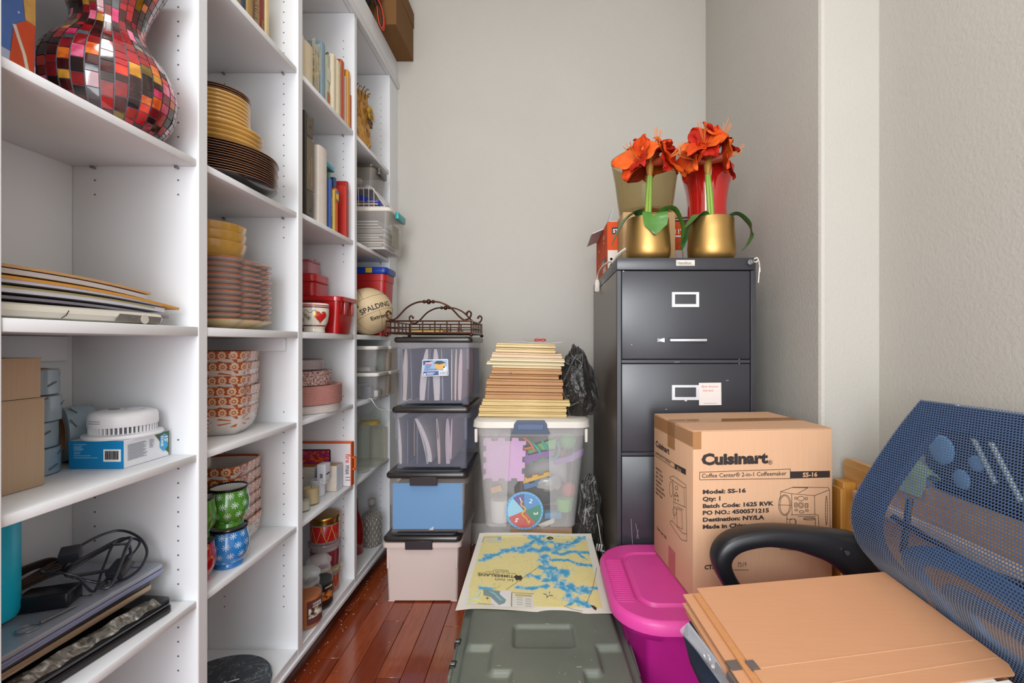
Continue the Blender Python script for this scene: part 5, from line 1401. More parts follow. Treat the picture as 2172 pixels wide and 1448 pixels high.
# ---- wrought tray on top
ztr = .7985 + .286 - .0065
TR = thing('scroll_tray', 'bronze wire tray with scrolled handles and ball feet on top of the file boxes', 'tray', (-.45, 1.98, ztr), world=True)
BRZ = M('4a2a1c', .3, .7, var=.2, vs_=60)
fx0, fx1, fy, by = -.632, -.345, 1.834, 2.15
bx0, bx1 = -.632, -.30
fx1 = -.29
def rail(p, q, r=.0032): return MB().tube([p, q], r, 8)
zl, zm, zh = ztr + .014, ztr + .036, ztr + .062
for (ax, ay), (cx_, cy_) in (((fx0, fy), (fx1, fy)), ((fx0, by), (fx1, by)), ((fx0, fy), (fx0, by)), ((fx1, fy), (fx1, by))):
    for z, r in ((zl, .0045), (zm, .0026), (zh, .0032)):
        rail((ax, ay, z), (cx_, cy_, z), r).build('rail', BRZ, TR)
for k in range(8):
    t = k / 7
    for yy in (fy, by):
        rail((fx0 + (fx1 - fx0) * t, yy, zl), (fx0 + (fx1 - fx0) * t, yy, zh), .0026).build('upright', BRZ, TR)
for k in range(1, 6):
    t = k / 6
    for xx in (fx0, fx1):
        rail((xx, fy + (by - fy) * t, zl), (xx, fy + (by - fy) * t, zh), .0026).build('upright', BRZ, TR)
for xx in (fx0, fx1):
    for yy in (fy, by):
        mb = MB(); mb.ball((xx, yy, ztr + .0072), .0085, 12); mb.build('ball_foot', BRZ, TR)
MB().box(fx0 + .002, fx1 - .002, fy + .002, by - .002, zl - .003, zl - .001).build('tray_floor', M('5c3a26', .4, .4, var=.15), TR)
for yy in (fy, by):
    c = (fx0 + fx1) / 2
    hw = (fx1 - fx0) / 2
    pts = []
    for sgn in (-1, 1):
        half = [(c, yy, zh + .078), (c + sgn * hw * .25, yy, zh + .076), (c + sgn * hw * .5, yy, zh + .056), (c + sgn * hw * .72, yy, zh + .018), (c + sgn * hw * .84, yy, zh + .005), (c + sgn * hw * .96, yy, zh + .012), (c + sgn * hw * 1.0, yy, zh + .03), (c + sgn * hw * .95, yy, zh + .04), (c + sgn * hw * .90, yy, zh + .033)]
        MB().tube(spline(half, 6), .0036, 8).build('scroll_arm', BRZ, TR)
        mb = MB(); mb.ball((c + sgn * hw * .90, yy, zh + .031), .0055, 10); mb.build('scroll_tip', BRZ, TR)
    for dx, r in ((-.018, .0075), (0, .0105), (.018, .0075)):
        mb = MB(); mb.ball((c + dx, yy, zh + .078), r, 14); mb.build('bead', BRZ, TR)
PN = thing('yellow_notepad', 'yellow notepad lying in the bronze tray', 'notepad', (-.46, 1.95, zl), world=True)
MB().box(-.55, -.42, 1.90, 2.05, zl, zl + .012, .001, 1, mat=None).build('pad', M('d9b43a', .5, var=.08), PN)
for k, (c, a, b) in enumerate((('8a4a34', -.43, -.36), ('c9a06a', -.41, -.345))):
    pass
GP = thing('reading_glasses', 'brown framed glasses and odds and ends in the bronze tray', 'glasses', (-.40, 1.93, zl + .001), world=True)
for k, xx in enumerate((-.415, -.372)):
    MB().tube([(xx + .018 * math.cos(a * PI / 10), 1.90 + .004 * math.sin(a * PI / 10), zl + .014 + .012 * math.sin(a * PI / 10)) for a in range(20)], .0018, 6, True).build('lens_rim', M('6a3324', .3), GP)
MB().tube([(-.397, 1.90, zl + .018), (-.39, 1.90, zl + .018)], .0016, 6).build('bridge', M('6a3324', .3), GP)
for xx in (-.433, -.354): MB().tube(spline([(xx, 1.90, zl + .018), (xx, 1.98, zl + .018), (xx, 2.02, zl + .004)], 4), .0016, 6).build('temple', M('6a3324', .3), GP)
# ================================================================== FILING CABINET
cx0, cx1, cy0, cy1, ctop = .2425, .7005, 1.497, 2.193, 1.332
FC = thing('filing_cabinet', 'tall dark grey steel filing cabinet with chrome label holders', 'filing cabinet', ((cx0 + cx1) / 2, (cy0 + cy1) / 2, 0), world=True)
t_ = NT('cabinet_paint'); t_.base(t_.mix(t_.noise(7, 4), '2c2c31', '35353b')); t_.set(t_.math('MULTIPLY_ADD', t_.noise(5, 3), .1, .26), spec=.55); t_.bump(t_.noise(500, 2), .04, .001)
CPAINT = t_.m
t_ = NT('cabinet_side_reflection'); t_.base(t_.mix(t_.noise(7, 4), '4a4038', '52473e')); t_.set(.3, spec=.5); CREFL = t_.m  # brownish base paints the wall's warm reflection into the grey sides
MB().box(cx0, cx1, cy0 + .0165, cy1, 0, ctop - .042, .002, 1).build('carcass', CREFL, FC)
MB().box(cx0, cx1, cy0 + .0, cy1, ctop - .0405, ctop, .003, 2).build('top_cap', CPAINT, FC)
for a, b in ((cx0, cx0 + .015), (cx1 - .017, cx1)):
    MB().box(a, b, cy0 + .0, cy0 + .017, 0, ctop - .042, .0015, 1).build('front_stile', CPAINT, FC)
MB().box(cx0 + .012, cx1 - .014, cy0 + .012, cy0 + .018, .02, ctop - .041).build('shadow_gap', M('060608', .8), FC)
dz = .304
zt_ = ctop - .0435
for k in range(4):
    z1_ = zt_ - k * .3055; z0_ = z1_ - .2905
    D = MB().box(cx0 + .0165, cx1 - .019, cy0 + .001, cy0 + .0145, z0_, z1_, .003, 2).build('drawer', CPAINT, FC)
    MB().box(cx0 + .0155, cx1 - .0175, cy0 + .0035, cy0 + .0155, z0_ - .0135, z0_ - .0015, .0015, 1).build('rail', CPAINT, FC)
    mx = (cx0 + cx1) / 2 - .0035
    lz = z1_ - .0945
    f0 = frame((mx - .0445, cy0 + .001, lz - .0245), (1, 0, 0), (0, 0, 1))
    W_, H_ = .089, .049
    mb = MB()
    for a, b, c, d in ((0, 0, W_, .0095), (0, H_ - .0075, W_, H_), (0, .0095, .0095, H_ - .0075), (W_ - .0095, .0095, W_, H_ - .0075)):
        mb.rect(f0, a, b, c, d, .0035)
    mb.build('label_holder', M('d9d9de', .25, .35), D)
    if k == 1:
        mb = MB(); mb.rect(f0, .042, -.004, .049, 0, .003); mb.build('holder_tab', M('d9d9de', .25, .35), D)
    hz = z1_ - .228
    if k != 9:
        MB().box(mx - .0555, mx + .064, cy0 - .022, cy0 - .012, hz - .0042, hz + .0042, .0015, 2).build('pull_handle', M('cfcfd2', .3, .5), D)
        for xx in (mx - .05, mx + .058): MB().box(xx - .005, xx + .005, cy0 - .013, cy0 + .002, hz - .0035, hz + .0035).build('handle_post', M('b9b9be', .3, .6), D)
        mb = MB(); mb.loft([[(mx - .095, cy0 - .008, hz + .0065), (mx - .095, cy0 - .008, hz - .0065), (mx - .095, cy0 + .001, hz - .0065), (mx - .095, cy0 + .001, hz + .0065)], [(mx - .083, cy0 - .006, hz + .004), (mx - .083, cy0 - .006, hz - .004), (mx - .083, cy0 + .001, hz - .004), (mx - .083, cy0 + .001, hz + .004)], [(mx - .071, cy0 - .008, hz + .0065), (mx - .071, cy0 - .008, hz - .0065), (mx - .071, cy0 + .001, hz - .0065), (mx - .071, cy0 + .001, hz + .0065)]])
        mb.build('thumb_latch', CHROME, D)
# wear chips and scratches
mb = MB()
for px, py, wd, hg in ((.0205, -.0465, .0035, .0035), (.048, -.287, .0025, .0025), (.402, -.35, .002, .003), (.402, -.336, .002, .002), (.19, -.345, .016, .001), (.36, -.405, .008, .0012), (.42, -.515, .01, .0018), (.16, -.5, .006, .0015)):
    mb.rect(frame((cx0 + px, cy0 + .001, ctop + py), (1, 0, .1), (0, 0, 1)), 0, 0, wd, hg, .0003)
mb.build('paint_chip', M('b9b4ae', .5), FC)
mb = MB()
for k, (px, py, dx, dy) in enumerate(((.047, -.86, .005, -.085), (.062, -.875, .01, -.05), (.07, -.895, -.004, -.028))):
    mb.line(frame((cx0 + px, cy0 + .001, ctop + py), (1, 0, 0), (0, 0, 1)), [(0, 0), (dx * .5, dy * .5), (dx, dy)], .0009, .0003)
mb.build('scratch', M('a89aa0', .5), FC)
PL = frame(((cx0 + cx1) / 2 - .034, cy0, ctop - .027), (1, 0, 0), (0, 0, 1))
pl_ = MB().rect(PL, 0, 0, .061, .019, .0016).build('maker_plate', M('cdc6bd', .35, .4), FC)
PL2 = frame(PL[0] + Vector((0, -.0018, 0)), (1, 0, 0), (0, 0, 1))
text('Hamilton', .013, M('6a645c', .4, .4), FC, PL2, .004, .005, .0002, name='lettering', squeeze=.95)
MB().rect(PL2, .004, .0025, .057, .0035, .0003).build('plate_rule', M('8a847c', .4, .4), FC)
# lock and key
LK = MB().tube([(cx1 - .021, cy0 + .001, ctop - .016), (cx1 - .021, cy0 - .009, ctop - .016)], .0095, 20).build('lock', M('77757a', .3, .8), FC)
KY = thing('cabinet_key', 'key with white string loop hanging in the cabinet lock', 'key', (cx1 - .015, cy0 - .01, ctop - .02), world=True)
MB().box(cx1 - .0225, cx1 - .0195, cy0 - .032, cy0 - .0095, ctop - .024, ctop - .008, .001, 1).build('key_bow', M('8d8a86', .3, .8), KY)
MB().tube(spline([(cx1 - .021, cy0 - .026, ctop - .012), (cx1 - .012, cy0 - .03, ctop - .006), (cx1 - .004, cy0 - .026, ctop - .014), (cx1 + .002, cy0 - .02, ctop - .03), (cx1 + .002, cy0 - .016, ctop - .06), (cx1 + .0, cy0 - .016, ctop - .085)], 6), .0019, 7).build('string', M('ddd9d2', .6), KY)
MB().tube(spline([(cx1 - .021, cy0 - .026, ctop - .018), (cx1 - .014, cy0 - .033, ctop - .02), (cx1 - .006, cy0 - .03, ctop - .016), (cx1 + .004, cy0 - .018, ctop - .038), (cx1 + .005, cy0 - .016, ctop - .05)], 6), .0017, 7).build('string', M('ddd9d2', .6), KY)
# magnet-held note on the second drawer
ny = cy0 + .001
NT_ = thing('paper_note', 'square white note with faint red handwriting on the second drawer', 'note', (.548, ny, ctop - .455), world=True)
nf = frame(((1482 - 1152) / F * cy0, ny - .0036, CH - (859 - 728) / F * cy0), (1, 0, .012), (0, 0, 1))
MB().rect(nf, 0, 0, .0735, .0735, .0007).build('paper_sheet', M('d9cfcb', .7, var=.03), NT_)
nf2 = frame(nf[0] + Vector((0, -.0009, 0)), (1, 0, .012), (0, 0, 1))
RI = M('c9705a', .6)
text('Bank Amouse', .0115, RI, NT_, nf2, .008, .058, 0, shear=.3, squeeze=.85)
text('little bank', .0105, RI, NT_, nf2, .012, .045, 0, shear=.3, squeeze=.85)
MB().rect(nf2, .016, .0055, .058, .0068, .0003).build('footer_print', M('b08a80', .6), NT_)
# white plug hanging at the cabinet's left side, its cord runs over the top
PC = thing('white_extension', 'white electric cord whose plug hangs down the left side of the cabinet', 'cord', (cx0 - .004, 1.93, ctop - .05), world=True)
WPL = M('dcd2c6', .4, var=.03)
pm_ = Matrix.Translation((cx0 - .013, 1.935, ctop - .035)) @ Matrix.Rotation(math.radians(12), 4, 'X')
MB().loft([[(x * s_, y * s_, z) for x, y in rrect(-.0105, .0105, -.013, .013, .005)] for z, s_ in ((-.026, .85), (-.02, 1), (.012, .95), (.024, .55))], mat=pm_).build('plug_body', WPL, PC)
mb = MB()
for yy in (-.006, .006): mb.box(-.0008, .0008, yy - .003, yy + .003, -.042, -.026, mat=pm_)
mb.build('pin', M('6a5a48', .3, .8), PC)
MB().tube(spline([pm_ @ Vector((0, 0, .022)), (cx0 - .012, 1.90, ctop + .01), (cx0 - .008, 1.80, ctop + .022), (cx0 + .004, 1.70, ctop + .022), (cx0 + .012, 1.64, ctop + .012), (cx0 + .02, 1.60, ctop + .03), (cx0 + .05, 1.585, ctop + .05), (cx0 + .09, 1.60, ctop + .058)], 8), .0038, 8).build('cord', WPL, PC)
MB().tube(spline([(cx0 + .012, 1.62, ctop + .004), (cx0 + .02, 1.585, ctop + .02), (cx0 + .035, 1.58, ctop + .036), (cx0 + .07, 1.585, ctop + .048), (cx0 + .1, 1.60, ctop + .052)], 6), .0032, 8).build('cord', M('8d8378', .5), PC)
# ---- things on the cabinet
OX = thing('paper_carton', 'orange and white carton with a black name panel behind the gold flower pots', 'box', (.42, 1.97, ctop), world=True)
ORC = card_mat('orange_carton', 'c8481f', 'd25528', 0)
ox0, ox1, oy0, oy1, oz0, oz1 = .253, .553, 1.795, 2.16, ctop + .0005, ctop + .198
MB().box(ox0, ox1, oy0, oy1, oz0, oz1, .002, 1).build('carton_body', ORC, OX)
of = frame((ox0, oy0, oz0), (1, 0, 0), (0, 0, 1)); of2 = frame((ox0, oy0 - .0008, oz0), (1, 0, 0), (0, 0, 1))
MB().rect(of, .002, .002, .297, .085).build('white_band', M('d8cec4', .6), OX)
MB().rect(of, .018, .148, .145, .175).build('name_panel', M('2a1c18', .5), OX)
WT = M('e8e2dc', .5)
text('STAPLES', .020, WT, OX, of2, .022, .154, .0006)
text("11\"", .026, WT, OX, of, .262, .150, .0006); MB().rect(of, .262, .137, .293, .143).build('fine_print', WT, OX)
for k in range(4): text('*', .03, M('c8402a', .5), OX, of, .012 + .001 * k, .02 + .0 * k) if k == 0 else None
mb = MB(); mb.plate(of, circ(.006, 5, .016, .05)); mb.plate(of, circ(.007, 12, .016, .022)); mb.plate(of, [(.016 - .004, .026), (.016 + .004, .026), (.016, .036)]); mb.line(of, circ(.006, 12, .04, .053), .003, closed=True); mb.build('printed_symbol', M('c8402a', .5), OX)
sf = frame((ox0, oy1, oz0), (0, -1, 0), (0, 0, 1)); sf2 = frame((ox0 - .0008, oy1, oz0), (0, -1, 0), (0, 0, 1))
MB().rect(sf, .195, .045, .335, .066).build('name_panel', M('3a2620', .5), OX)
text('HEAVYWEIGHT', .014, WT, OX, sf2, .2, .05, .0003, squeeze=.85)
MB().rect(sf, .24, -.0 + .004, .325, .03).build('barcode_panel', M('cfc4b8', .6, var=.4, vs_=200), OX)
text('8.5x11', .022, WT, OX, sf, .24, .15, .0004); text('reams', .012, WT, OX, sf, .25, .132, .0003)
text('24 lb', .014, WT, OX, sf, .1, .125, .0003); text('96', .014, WT, OX, sf, .1, .06, .0003)
PP2 = thing('loose_papers', 'pale blue and white papers sticking out on top of the orange carton', 'papers', (.42, 1.97, oz1), world=True)
for k, (c, a, b, y_, yy2, tl) in enumerate((('d9e0e8', .205, .44, 1.90, 2.15, .0), ('d8d2cc', .27, .60, 1.83, 2.12, .01), ('c9a89c', .30, .60, 1.84, 2.10, .02))):
    mb = MB(); mb.grid(lambda u, v: Vector((a + (b - a) * u, y_ + (yy2 - y_) * v, oz1 + .004 + .004 * k + tl * u - max(0, .25 - u) * .10 * (1 if k == 0 else .0) + .004 * math.sin(v * 6 + k))), 10, 6, .0025)
    mb.build('paper_sheet', M(c, .6, var=.05), PP2)
MB().grid(lambda u, v: Vector((.27 + .02 * v, 1.86 + .12 * u, oz1 + .018 + .06 * v)), 4, 4, .002).build('upright_sheet', M('c3c9d2', .6), PP2)
RG = thing('red_pouch', 'crumpled red printed pouch seen through the amber vase', 'pouch', (.45, 1.93, oz1 + .02), world=True)
mb = MB(); mb.ball((.455, 1.95, oz1 + .062), .055, 18, 1.35, .8, .72)
for v in mb.bm.verts: v.co += Vector((0, 0, .006 * noise.noise(v.co * 30)))
mb.build('pouch_body', M('a03a34', .35, var=.25, vs_=30), RG)
MB().ball((.54, 1.92, oz1 + .04), .028, 12, 1.1, .9, .9).build('yellow_fold', M('c98a3a', .5, var=.2), RG)
TBX = thing('tan_carton', 'plain tan carton under the amber glass vase on the cabinet', 'box', (.388, 1.73, ctop), world=True)
MB().box(.2925, .485, 1.668, 1.789, ctop + .0005, ctop + .2, .003, 2).build('carton_body', card_mat('tan_carton', 'b08d62', 'bd9a6e'), TBX)
AV = thing('amber_vase', 'tall flared smoky amber glass vase behind the left red flower', 'vase', (.389, 1.73, ctop + .2008))
t_ = NT('amber_glass'); t_.base('8a7448'); t_.set(.04, spec=.8)
lw = t_.new('ShaderNodeLayerWeight'); lw.inputs[0].default_value = .4
t_.see_through(t_.math('SUBTRACT', .96, t_.math('MULTIPLY', lw.outputs['Facing'], .32)), 'f4efe0')
MB().lathe([(0, 0), (.094, 0), (.098, .004), (.106, .06), (.115, .13), (.126, .187), (.131, .207), (.129, .2075), (.124, .187), (.113, .13), (.104, .06), (.095, .012), (0, .012)], seg=64).build('vase_glass', t_.m, AV)
RV = thing('red_vase', 'tall flared glossy red glass vase behind the right red flower', 'vase', (.628, 1.745, ctop + .0006))
MB().lathe([(0, 0), (.066, 0), (.07, .004), (.071, .15), (.072, .25), (.078, .30), (.09, .345), (.099, .38), (.097, .3805), (.087, .345), (.075, .30), (.068, .25), (.066, .01), (0, .01)], seg=56).build('vase_glass', M('c21a16', .08, var=.05, coat=.9, spec=.7), RV)
# ---- gold pots with amaryllis
GOLDP = M('bd965a', .42, .9, var=.05, vs_=6)
GRN = M('47792c', .35, var=.2, vs_=25, coat=.2); GRN2 = M('3a6a38', .35, var=.25, vs_=25, coat=.2)
PET = None
def petal_mat(nm, a, b):
    t = NT(nm); v = t.mapping(t.coord(), scale=(20, 20, 20)); t.base(t.mix(t.noise(2.2, 4, v, .6, 1.0), a, b)); t.set(.55, spec=.2)
    return t.m
PETM = [petal_mat('petal_a', 'bf3510', 'cf4a16'), petal_mat('petal_b', '9c1408', 'b42410'), petal_mat('petal_c', 'cc4d14', 'da6420')]
def petal(T, base, d, up, L, W_, curl, mt):
    d = d.normalized(); s_ = d.cross(up).normalized(); n_ = s_.cross(d).normalized()
    mb = MB()
    def fn(u, v):
        x = (v - .5) * 2
        wd = W_ * (math.sin(PI * min(1, u * .93 + .05)) ** .75) * (1 - .25 * u)
        return base + d * (L * u * (1 - .12 * curl * u)) + s_ * (x * wd) + n_ * (L * (.10 * u - curl * .42 * u * u) + .010 * x * x * (1 - u) + .007 * math.sin(u * 10 + x * 5) * u * abs(x) + .004 * math.sin(x * 9 + L * 900) * u)
    mb.grid(fn, 12, 8, .0012)
    return mb.build('petal', mt, T, 70)
def amaryllis(label, loc, stem_top, heads, leaves, potr, poth):
    T = thing('potted_amaryllis', label, 'flower', loc)
    r = potr
    MB().lathe([(0, 0), (r * .72, 0), (r * .88, .006), (r * .985, .022), (r * 1.0, .045), (r * .975, .075), (r * .94, .11), (r * .925, poth - .002), (r * .915, poth), (r * .89, poth), (r * .9, .11), (r * .93, .04), (0, .03)], seg=64).build('gold_pot', GOLDP, T)
    MB().lathe([(0, poth - .02), (r * .9, poth - .02), (r * .9, poth - .012), (0, poth - .01)], seg=32).build('soil', M('3a2a1c', .9, var=.3), T)
    st = Vector(stem_top) - Vector(loc)
    for off in (-.006, .006):
        MB().tube(spline([(off * .8, 0, poth - .015), (off * .8 + st.x * .45, st.y * .4, poth + (st.z - poth) * .5), (st.x + off * .5, st.y, st.z)], 5), [.0075] * 11, 10).build('stem', M('7a9a34', .35, var=.12), T)
    MB().lathe([(.006, -.005), (.011, .01), (.014, .035), (.012, .06), (.005, .075)], cx=0, cy=0, seg=14, mat=Matrix.Translation(st)).build('bract', M('a8762c', .5, var=.2), T)
    for (hd, tip, seed) in heads:
        c = st + Vector(hd); ax = Vector(tip).normalized()
        rr = random.Random(seed)
        u = ax.orthogonal().normalized(); v = ax.cross(u)
        b = st + Vector((0, 0, .045))
        MB().tube(spline([b, (b + c) / 2 + ax * -.005, c], 4), [.008, .009, .010, .012, .013, .014, .015, .016, .017][:9], 10).build('flower_throat', M('9a3a1a', .5, var=.2), T)
        for k in range(6):
            a = 2 * PI * k / 6 + rr.uniform(-.15, .15)
            rad = u * math.cos(a) + v * math.sin(a)
            L = rr.uniform(.078, .094); op = 1.12 if k % 2 else .85
            petal(T, c + rad * .006, rad * op + ax * max(.28, 1.05 - op * .62), ax, L, rr.uniform(.037, .046), rr.uniform(.35, .9), PETM[(k + seed) % 3])
        for k in range(6):
            a = 2 * PI * k / 6
            e = c + ax * rr.uniform(.06, .08) + (u * math.cos(a) + v * math.sin(a)) * .014 + Vector((0, 0, .012))
            MB().tube(spline([c, c + ax * .04 + (u * math.cos(a) + v * math.sin(a)) * .006, e], 4), .0012, 5).build('stamen', M('d87a34', .5), T)
    for pts, w_, m_ in leaves:
        P = spline([Vector(p) for p in pts], 5)
        n = len(P)
        mb = MB(); rings = []
        for i, p in enumerate(P):
            t = i / (n - 1)
            d = (P[min(i + 1, n - 1)] - P[max(i - 1, 0)]).normalized()
            s_ = d.cross(Vector((0, 0, 1)));
            s_ = s_.normalized() if s_.length > .15 else (rings and lasts) or Vector((1, 0, 0))
            if rings and s_.dot(lasts) < 0: s_ = -s_
            if rings: s_ = (s_ * .5 + lasts * .5).normalized()
            lasts = s_
            wd = 1.35 * w_ * (.55 + .45 * math.sin(PI * min(1, t * .9 + .1))) * min(1, (1 - t) * 3.2 + .06)
            nn = s_.cross(d).normalized()
            rings.append([p - s_ * wd, p - s_ * wd * .5 - nn * wd * .12, p - nn * wd * .25, p + s_ * wd * .5 - nn * wd * .12, p + s_ * wd, p + s_ * wd * .5 - nn * (wd * .12 - .0022), p - nn * (wd * .25 - .0024), p - s_ * wd * .5 - nn * (wd * .12 - .0022)])
        mb.loft(rings); mb.build('leaf', m_, T, 60)
    return T
h1 = .147
L1 = Vector((.3645, 1.585, ctop + .0006)); L2 = Vector((.586, 1.585, ctop + .0006))
amaryllis('orange-red artificial amaryllis in gold pot, left one in front of the amber vase', L1, (.3705, 1.582, 1.632),
    [((-.042, -.025, .048), (-.72, -.6, .3), 1), ((.02, .01, .082), (.15, -.25, 1), 2), ((.045, -.025, .045), (.75, -.55, .35), 4), ((.0, .04, .06), (-.1, .8, .4), 7)],
    [(((-.01, -.02, h1 - .02), (-.045, -.045, h1 + .016), (-.085, -.055, h1 - .006), (-.118, -.06, h1 - .06), (-.135, -.062, h1 - .105)), .019, GRN2),
     (((.01, -.03, h1 - .01), (.008, -.066, h1 + .012), (.006, -.083, h1 - .012), (.006, -.086, h1 - .045), (.006, -.086, h1 - .072)), .031, GRN),
     (((.02, -.02, h1 - .01), (.05, -.05, h1 + .024), (.082, -.055, h1 + .018), (.104, -.058, h1 - .035), (.102, -.056, h1 - .085), (.092, -.054, h1 - .11)), .021, GRN)], .0775, h1)
amaryllis('orange-red artificial amaryllis in gold pot, right one in front of the red vase', L2, (.572, 1.58, 1.635),
    [((-.022, -.03, .085), (-.35, -.7, .55), 3), ((.03, -.0, .105), (.5, -.3, .8), 5), ((.045, .0, .06), (.9, -.25, .15), 6), ((-.045, .01, .055), (-.9, -.35, .2), 8)],
    [(((-.02, -.02, h1 - .02), (-.055, -.045, h1 + .012), (-.09, -.055, h1 - .02), (-.118, -.06, h1 - .052)), .021, GRN),
     (((-.03, -.01, h1 - .02), (-.07, -.02, h1 + .004), (-.1, -.03, h1 - .06), (-.113, -.04, h1 - .12)), .016, GRN2),
     (((.03, -.02, h1 - .012), (.07, -.04, h1 + .012), (.108, -.05, h1 - .022), (.118, -.055, h1 - .06), (.1, -.055, h1 - .1), (.082, -.055, h1 - .116)), .02, GRN2)], .0805, h1)
# ================================================================== TRUNK, MAP, CLEAR TOTE, FRAMES, BAGS
ZTR = .325
TK = thing('storage_chest', 'long olive grey plastic storage chest with moulded lid carrying a lake map', 'trunk', (.0, 1.2, 0), world=True)
t_ = NT('olive_plastic'); n_ = t_.noise(6, 5, None, .6); t_.base(t_.ramp(n_, ((.3, '565b52'), (.55, '62675d'), (.75, '6a6b60'))))
t_.set(t_.math('MULTIPLY_ADD', t_.noise(14, 4), .2, .30), spec=.45); t_.bump(t_.noise(350, 2), .06, .001)
OLV = t_.m
KX = -.042
def tkx(x, y): return x + .0065 + KX * (y - 1.0)
def sstep(d, w_=.010): 
    t = min(1, max(0, d / w_ + .5)); return t * t * (3 - 2 * t)
def boxd(x, y, x0, x1, y0, y1, r=.012):
    dx = max(x0 - x, x - x1) + r; dy = max(y0 - y, y - y1) + r
    return -((max(dx, 0) ** 2 + max(dy, 0) ** 2) ** .5 + min(max(dx, dy), 0) - r)
ty0, ty1 = .70, 1.715
def lidh(x, y):
    pl = max(boxd(x, y, -.187, .187, 1.092, ty1 - .03), boxd(x, y, -.126, .126, 1.008, ty1 - .05), boxd(x, y, -.078, .086, ty0 + .02, ty1 - .05))
    h = .0125 * sstep(pl, .012)
    h -= .009 * sstep(boxd(x, y, -.0745, .0745, 1.088, 1.172, .01), .010)
    deck = boxd(x, y, -.193, .193, ty0 + .015, ty1 - .016, .02)
    return ZTR - .0125 + h - .014 * (1 - sstep(deck, .010))
mb = MB(); nx, ny = 108, 250
mb.grid(lambda u, v: Vector((tkx(-.212 + .424 * u, ty0 + (ty1 - ty0) * v), ty0 + (ty1 - ty0) * v, lidh(-.212 + .424 * u, ty0 + (ty1 - ty0) * v))), nx, ny)
mb.build('lid_top', OLV, TK, 60)
def tk_ring(hw, z, e): return [Vector((tkx(x, y), y, z)) for x, y in rrect(-hw, hw, ty0 - e, ty1 + e, .02)]
MB().loft([tk_ring(.212, ZTR - .0255, 0), tk_ring(.2155, ZTR - .03, .0035), tk_ring(.2155, ZTR - .058, .0035), tk_ring(.208, ZTR - .06, -.002)], (False, False)).build('lid_skirt', OLV, TK)
MB().loft([tk_ring(.175, .0, -.03), tk_ring(.206, ZTR - .062, -.004)]).build('trunk_body', M('4c514a', .4, var=.08), TK)
for yy in (1.065, 1.145, 1.42, 1.52):
    x = tkx(-.2135, yy)
    MB().box(x - .009, x + .006, yy - .012, yy + .012, ZTR - .038, ZTR - .024, .002, 1).build('hasp_slot', M('191a18', .5), TK)
    MB().box(x - .0085, x + .004, yy - .004, yy + .004, ZTR - .037, ZTR - .0225, .001, 1).build('hasp_pin', M('8c8d86', .3, .7), TK)
for side in (-1, 1):
    for yy in (1.1, 1.47):
        x = tkx(.2155 * side, yy)
        MB().box(x - .004, x + .004, yy - .07, yy + .07, ZTR - .06, ZTR - .028, .003, 2).build('latch_lug', OLV, TK)
mb = MB()
for k in range(26):
    x = R.uniform(-.17, .17); y = R.uniform(.95, 1.22)
    if abs(lidh(x, y) - ZTR) < .0004 or abs(lidh(x, y) - ZTR + .0125) < .0004:
        s_ = R.uniform(.0006, .0022)
        mb.rect(frame((tkx(x, y), y, lidh(x, y)), (math.cos(k), math.sin(k), 0), (-math.sin(k), math.cos(k), 0)), 0, 0, s_ * R.choice((1, 1, 6)), s_ * .6, .0002)
mb.build('scuff', M('b9b4a4', .7), TK)
# ---- map
zmp = ZTR + .0016
def plane(px, py, z=ZTR + .002):
    y = (CH - z) * F / (py - 728); return Vector(((px - 1152) / F * y, y))
A_, B_, C_, D_ = plane(966, 1290), plane(1299, 1301), plane(1254, 1134), plane(1017, 1131)     # near left, near right, far right, far left
MP = thing('lake_map', 'printed lake map on pale paper spread upside down over the olive chest', 'map', (.0, 1.48, zmp), world=True)
def mxy(u, v): return (A_ * (1 - u) + B_ * u) * (1 - v) + (D_ * (1 - u) + C_ * u) * v
def mz(u, v):
    p = mxy(u, v); over = max(0, -.19 - (p.x + .042 * (p.y - 1) - .0065))
    return zmp + .0012 * (1 + math.sin(u * 9 + v * 4)) * v + .004 * max(0, v - .93) / .07 + .003 * max(0, .05 - v) / .05 * math.sin(u * 7) - over * .10
def mpt(u, v, dz=0.0): p = mxy(u, v); return Vector((p.x, p.y, mz(u, v) + dz))
mb = MB(); mb.grid(lambda u, v: mpt(u, v), 40, 40, .0006); mb.build('map_sheet', M('ded8cc', .6, var=.02), MP, 80)
def zp(x, y): return plane(960 + x / 4.414, 1120 + y / 4.414)          # crop pixel of the map study -> point of the room
LAKE = [([(700, 60), (790, 110), (690, 180), (560, 200), (470, 225), (380, 255), (300, 290)], .013), ([(760, 55), (850, 65), (800, 120), (860, 170), (870, 215)], .014), ([(560, 205), (690, 205), (830, 215), (1000, 195), (1100, 150), (1220, 85)], .014),
        ([(900, 130), (1030, 150), (900, 220), (1010, 250), (1150, 215), (1310, 235)], .009), ([(860, 260), (850, 320), (900, 360), (1000, 410), (1080, 400), (1060, 450)], .012), ([(850, 330), (900, 400), (950, 470), (1000, 510), (1100, 560), (1240, 578)], .016),
        ([(1000, 520), (1080, 600), (1100, 650), (1180, 690), (1260, 720)], .012), ([(920, 300), (1080, 300), (1180, 340), (1310, 350)], .007), ([(750, 440), (850, 480), (960, 490)], .010), ([(620, 550), (720, 565), (880, 540)], .008),
        ([(245, 555), (345, 570)], .008), ([(1300, 560), (1360, 562)], .006), ([(1140, 110), (1220, 110)], .004), ([(1080, 720), (1140, 690)], .004), ([(330, 250), (410, 240)], .008), ([(990, 70), (1040, 72)], .006), ([(1180, 240), (1260, 300)], .004), ([(1000, 390), (1090, 410)], .008)]
LK_ = [([zp(*p) for p in pl], wd) for pl, wd in LAKE]
def segd(p, a, b):
    d = b - a; t = max(0, min(1, (p - a).dot(d) / max(d.length_squared, 1e-9))); return (p - a - d * t).length
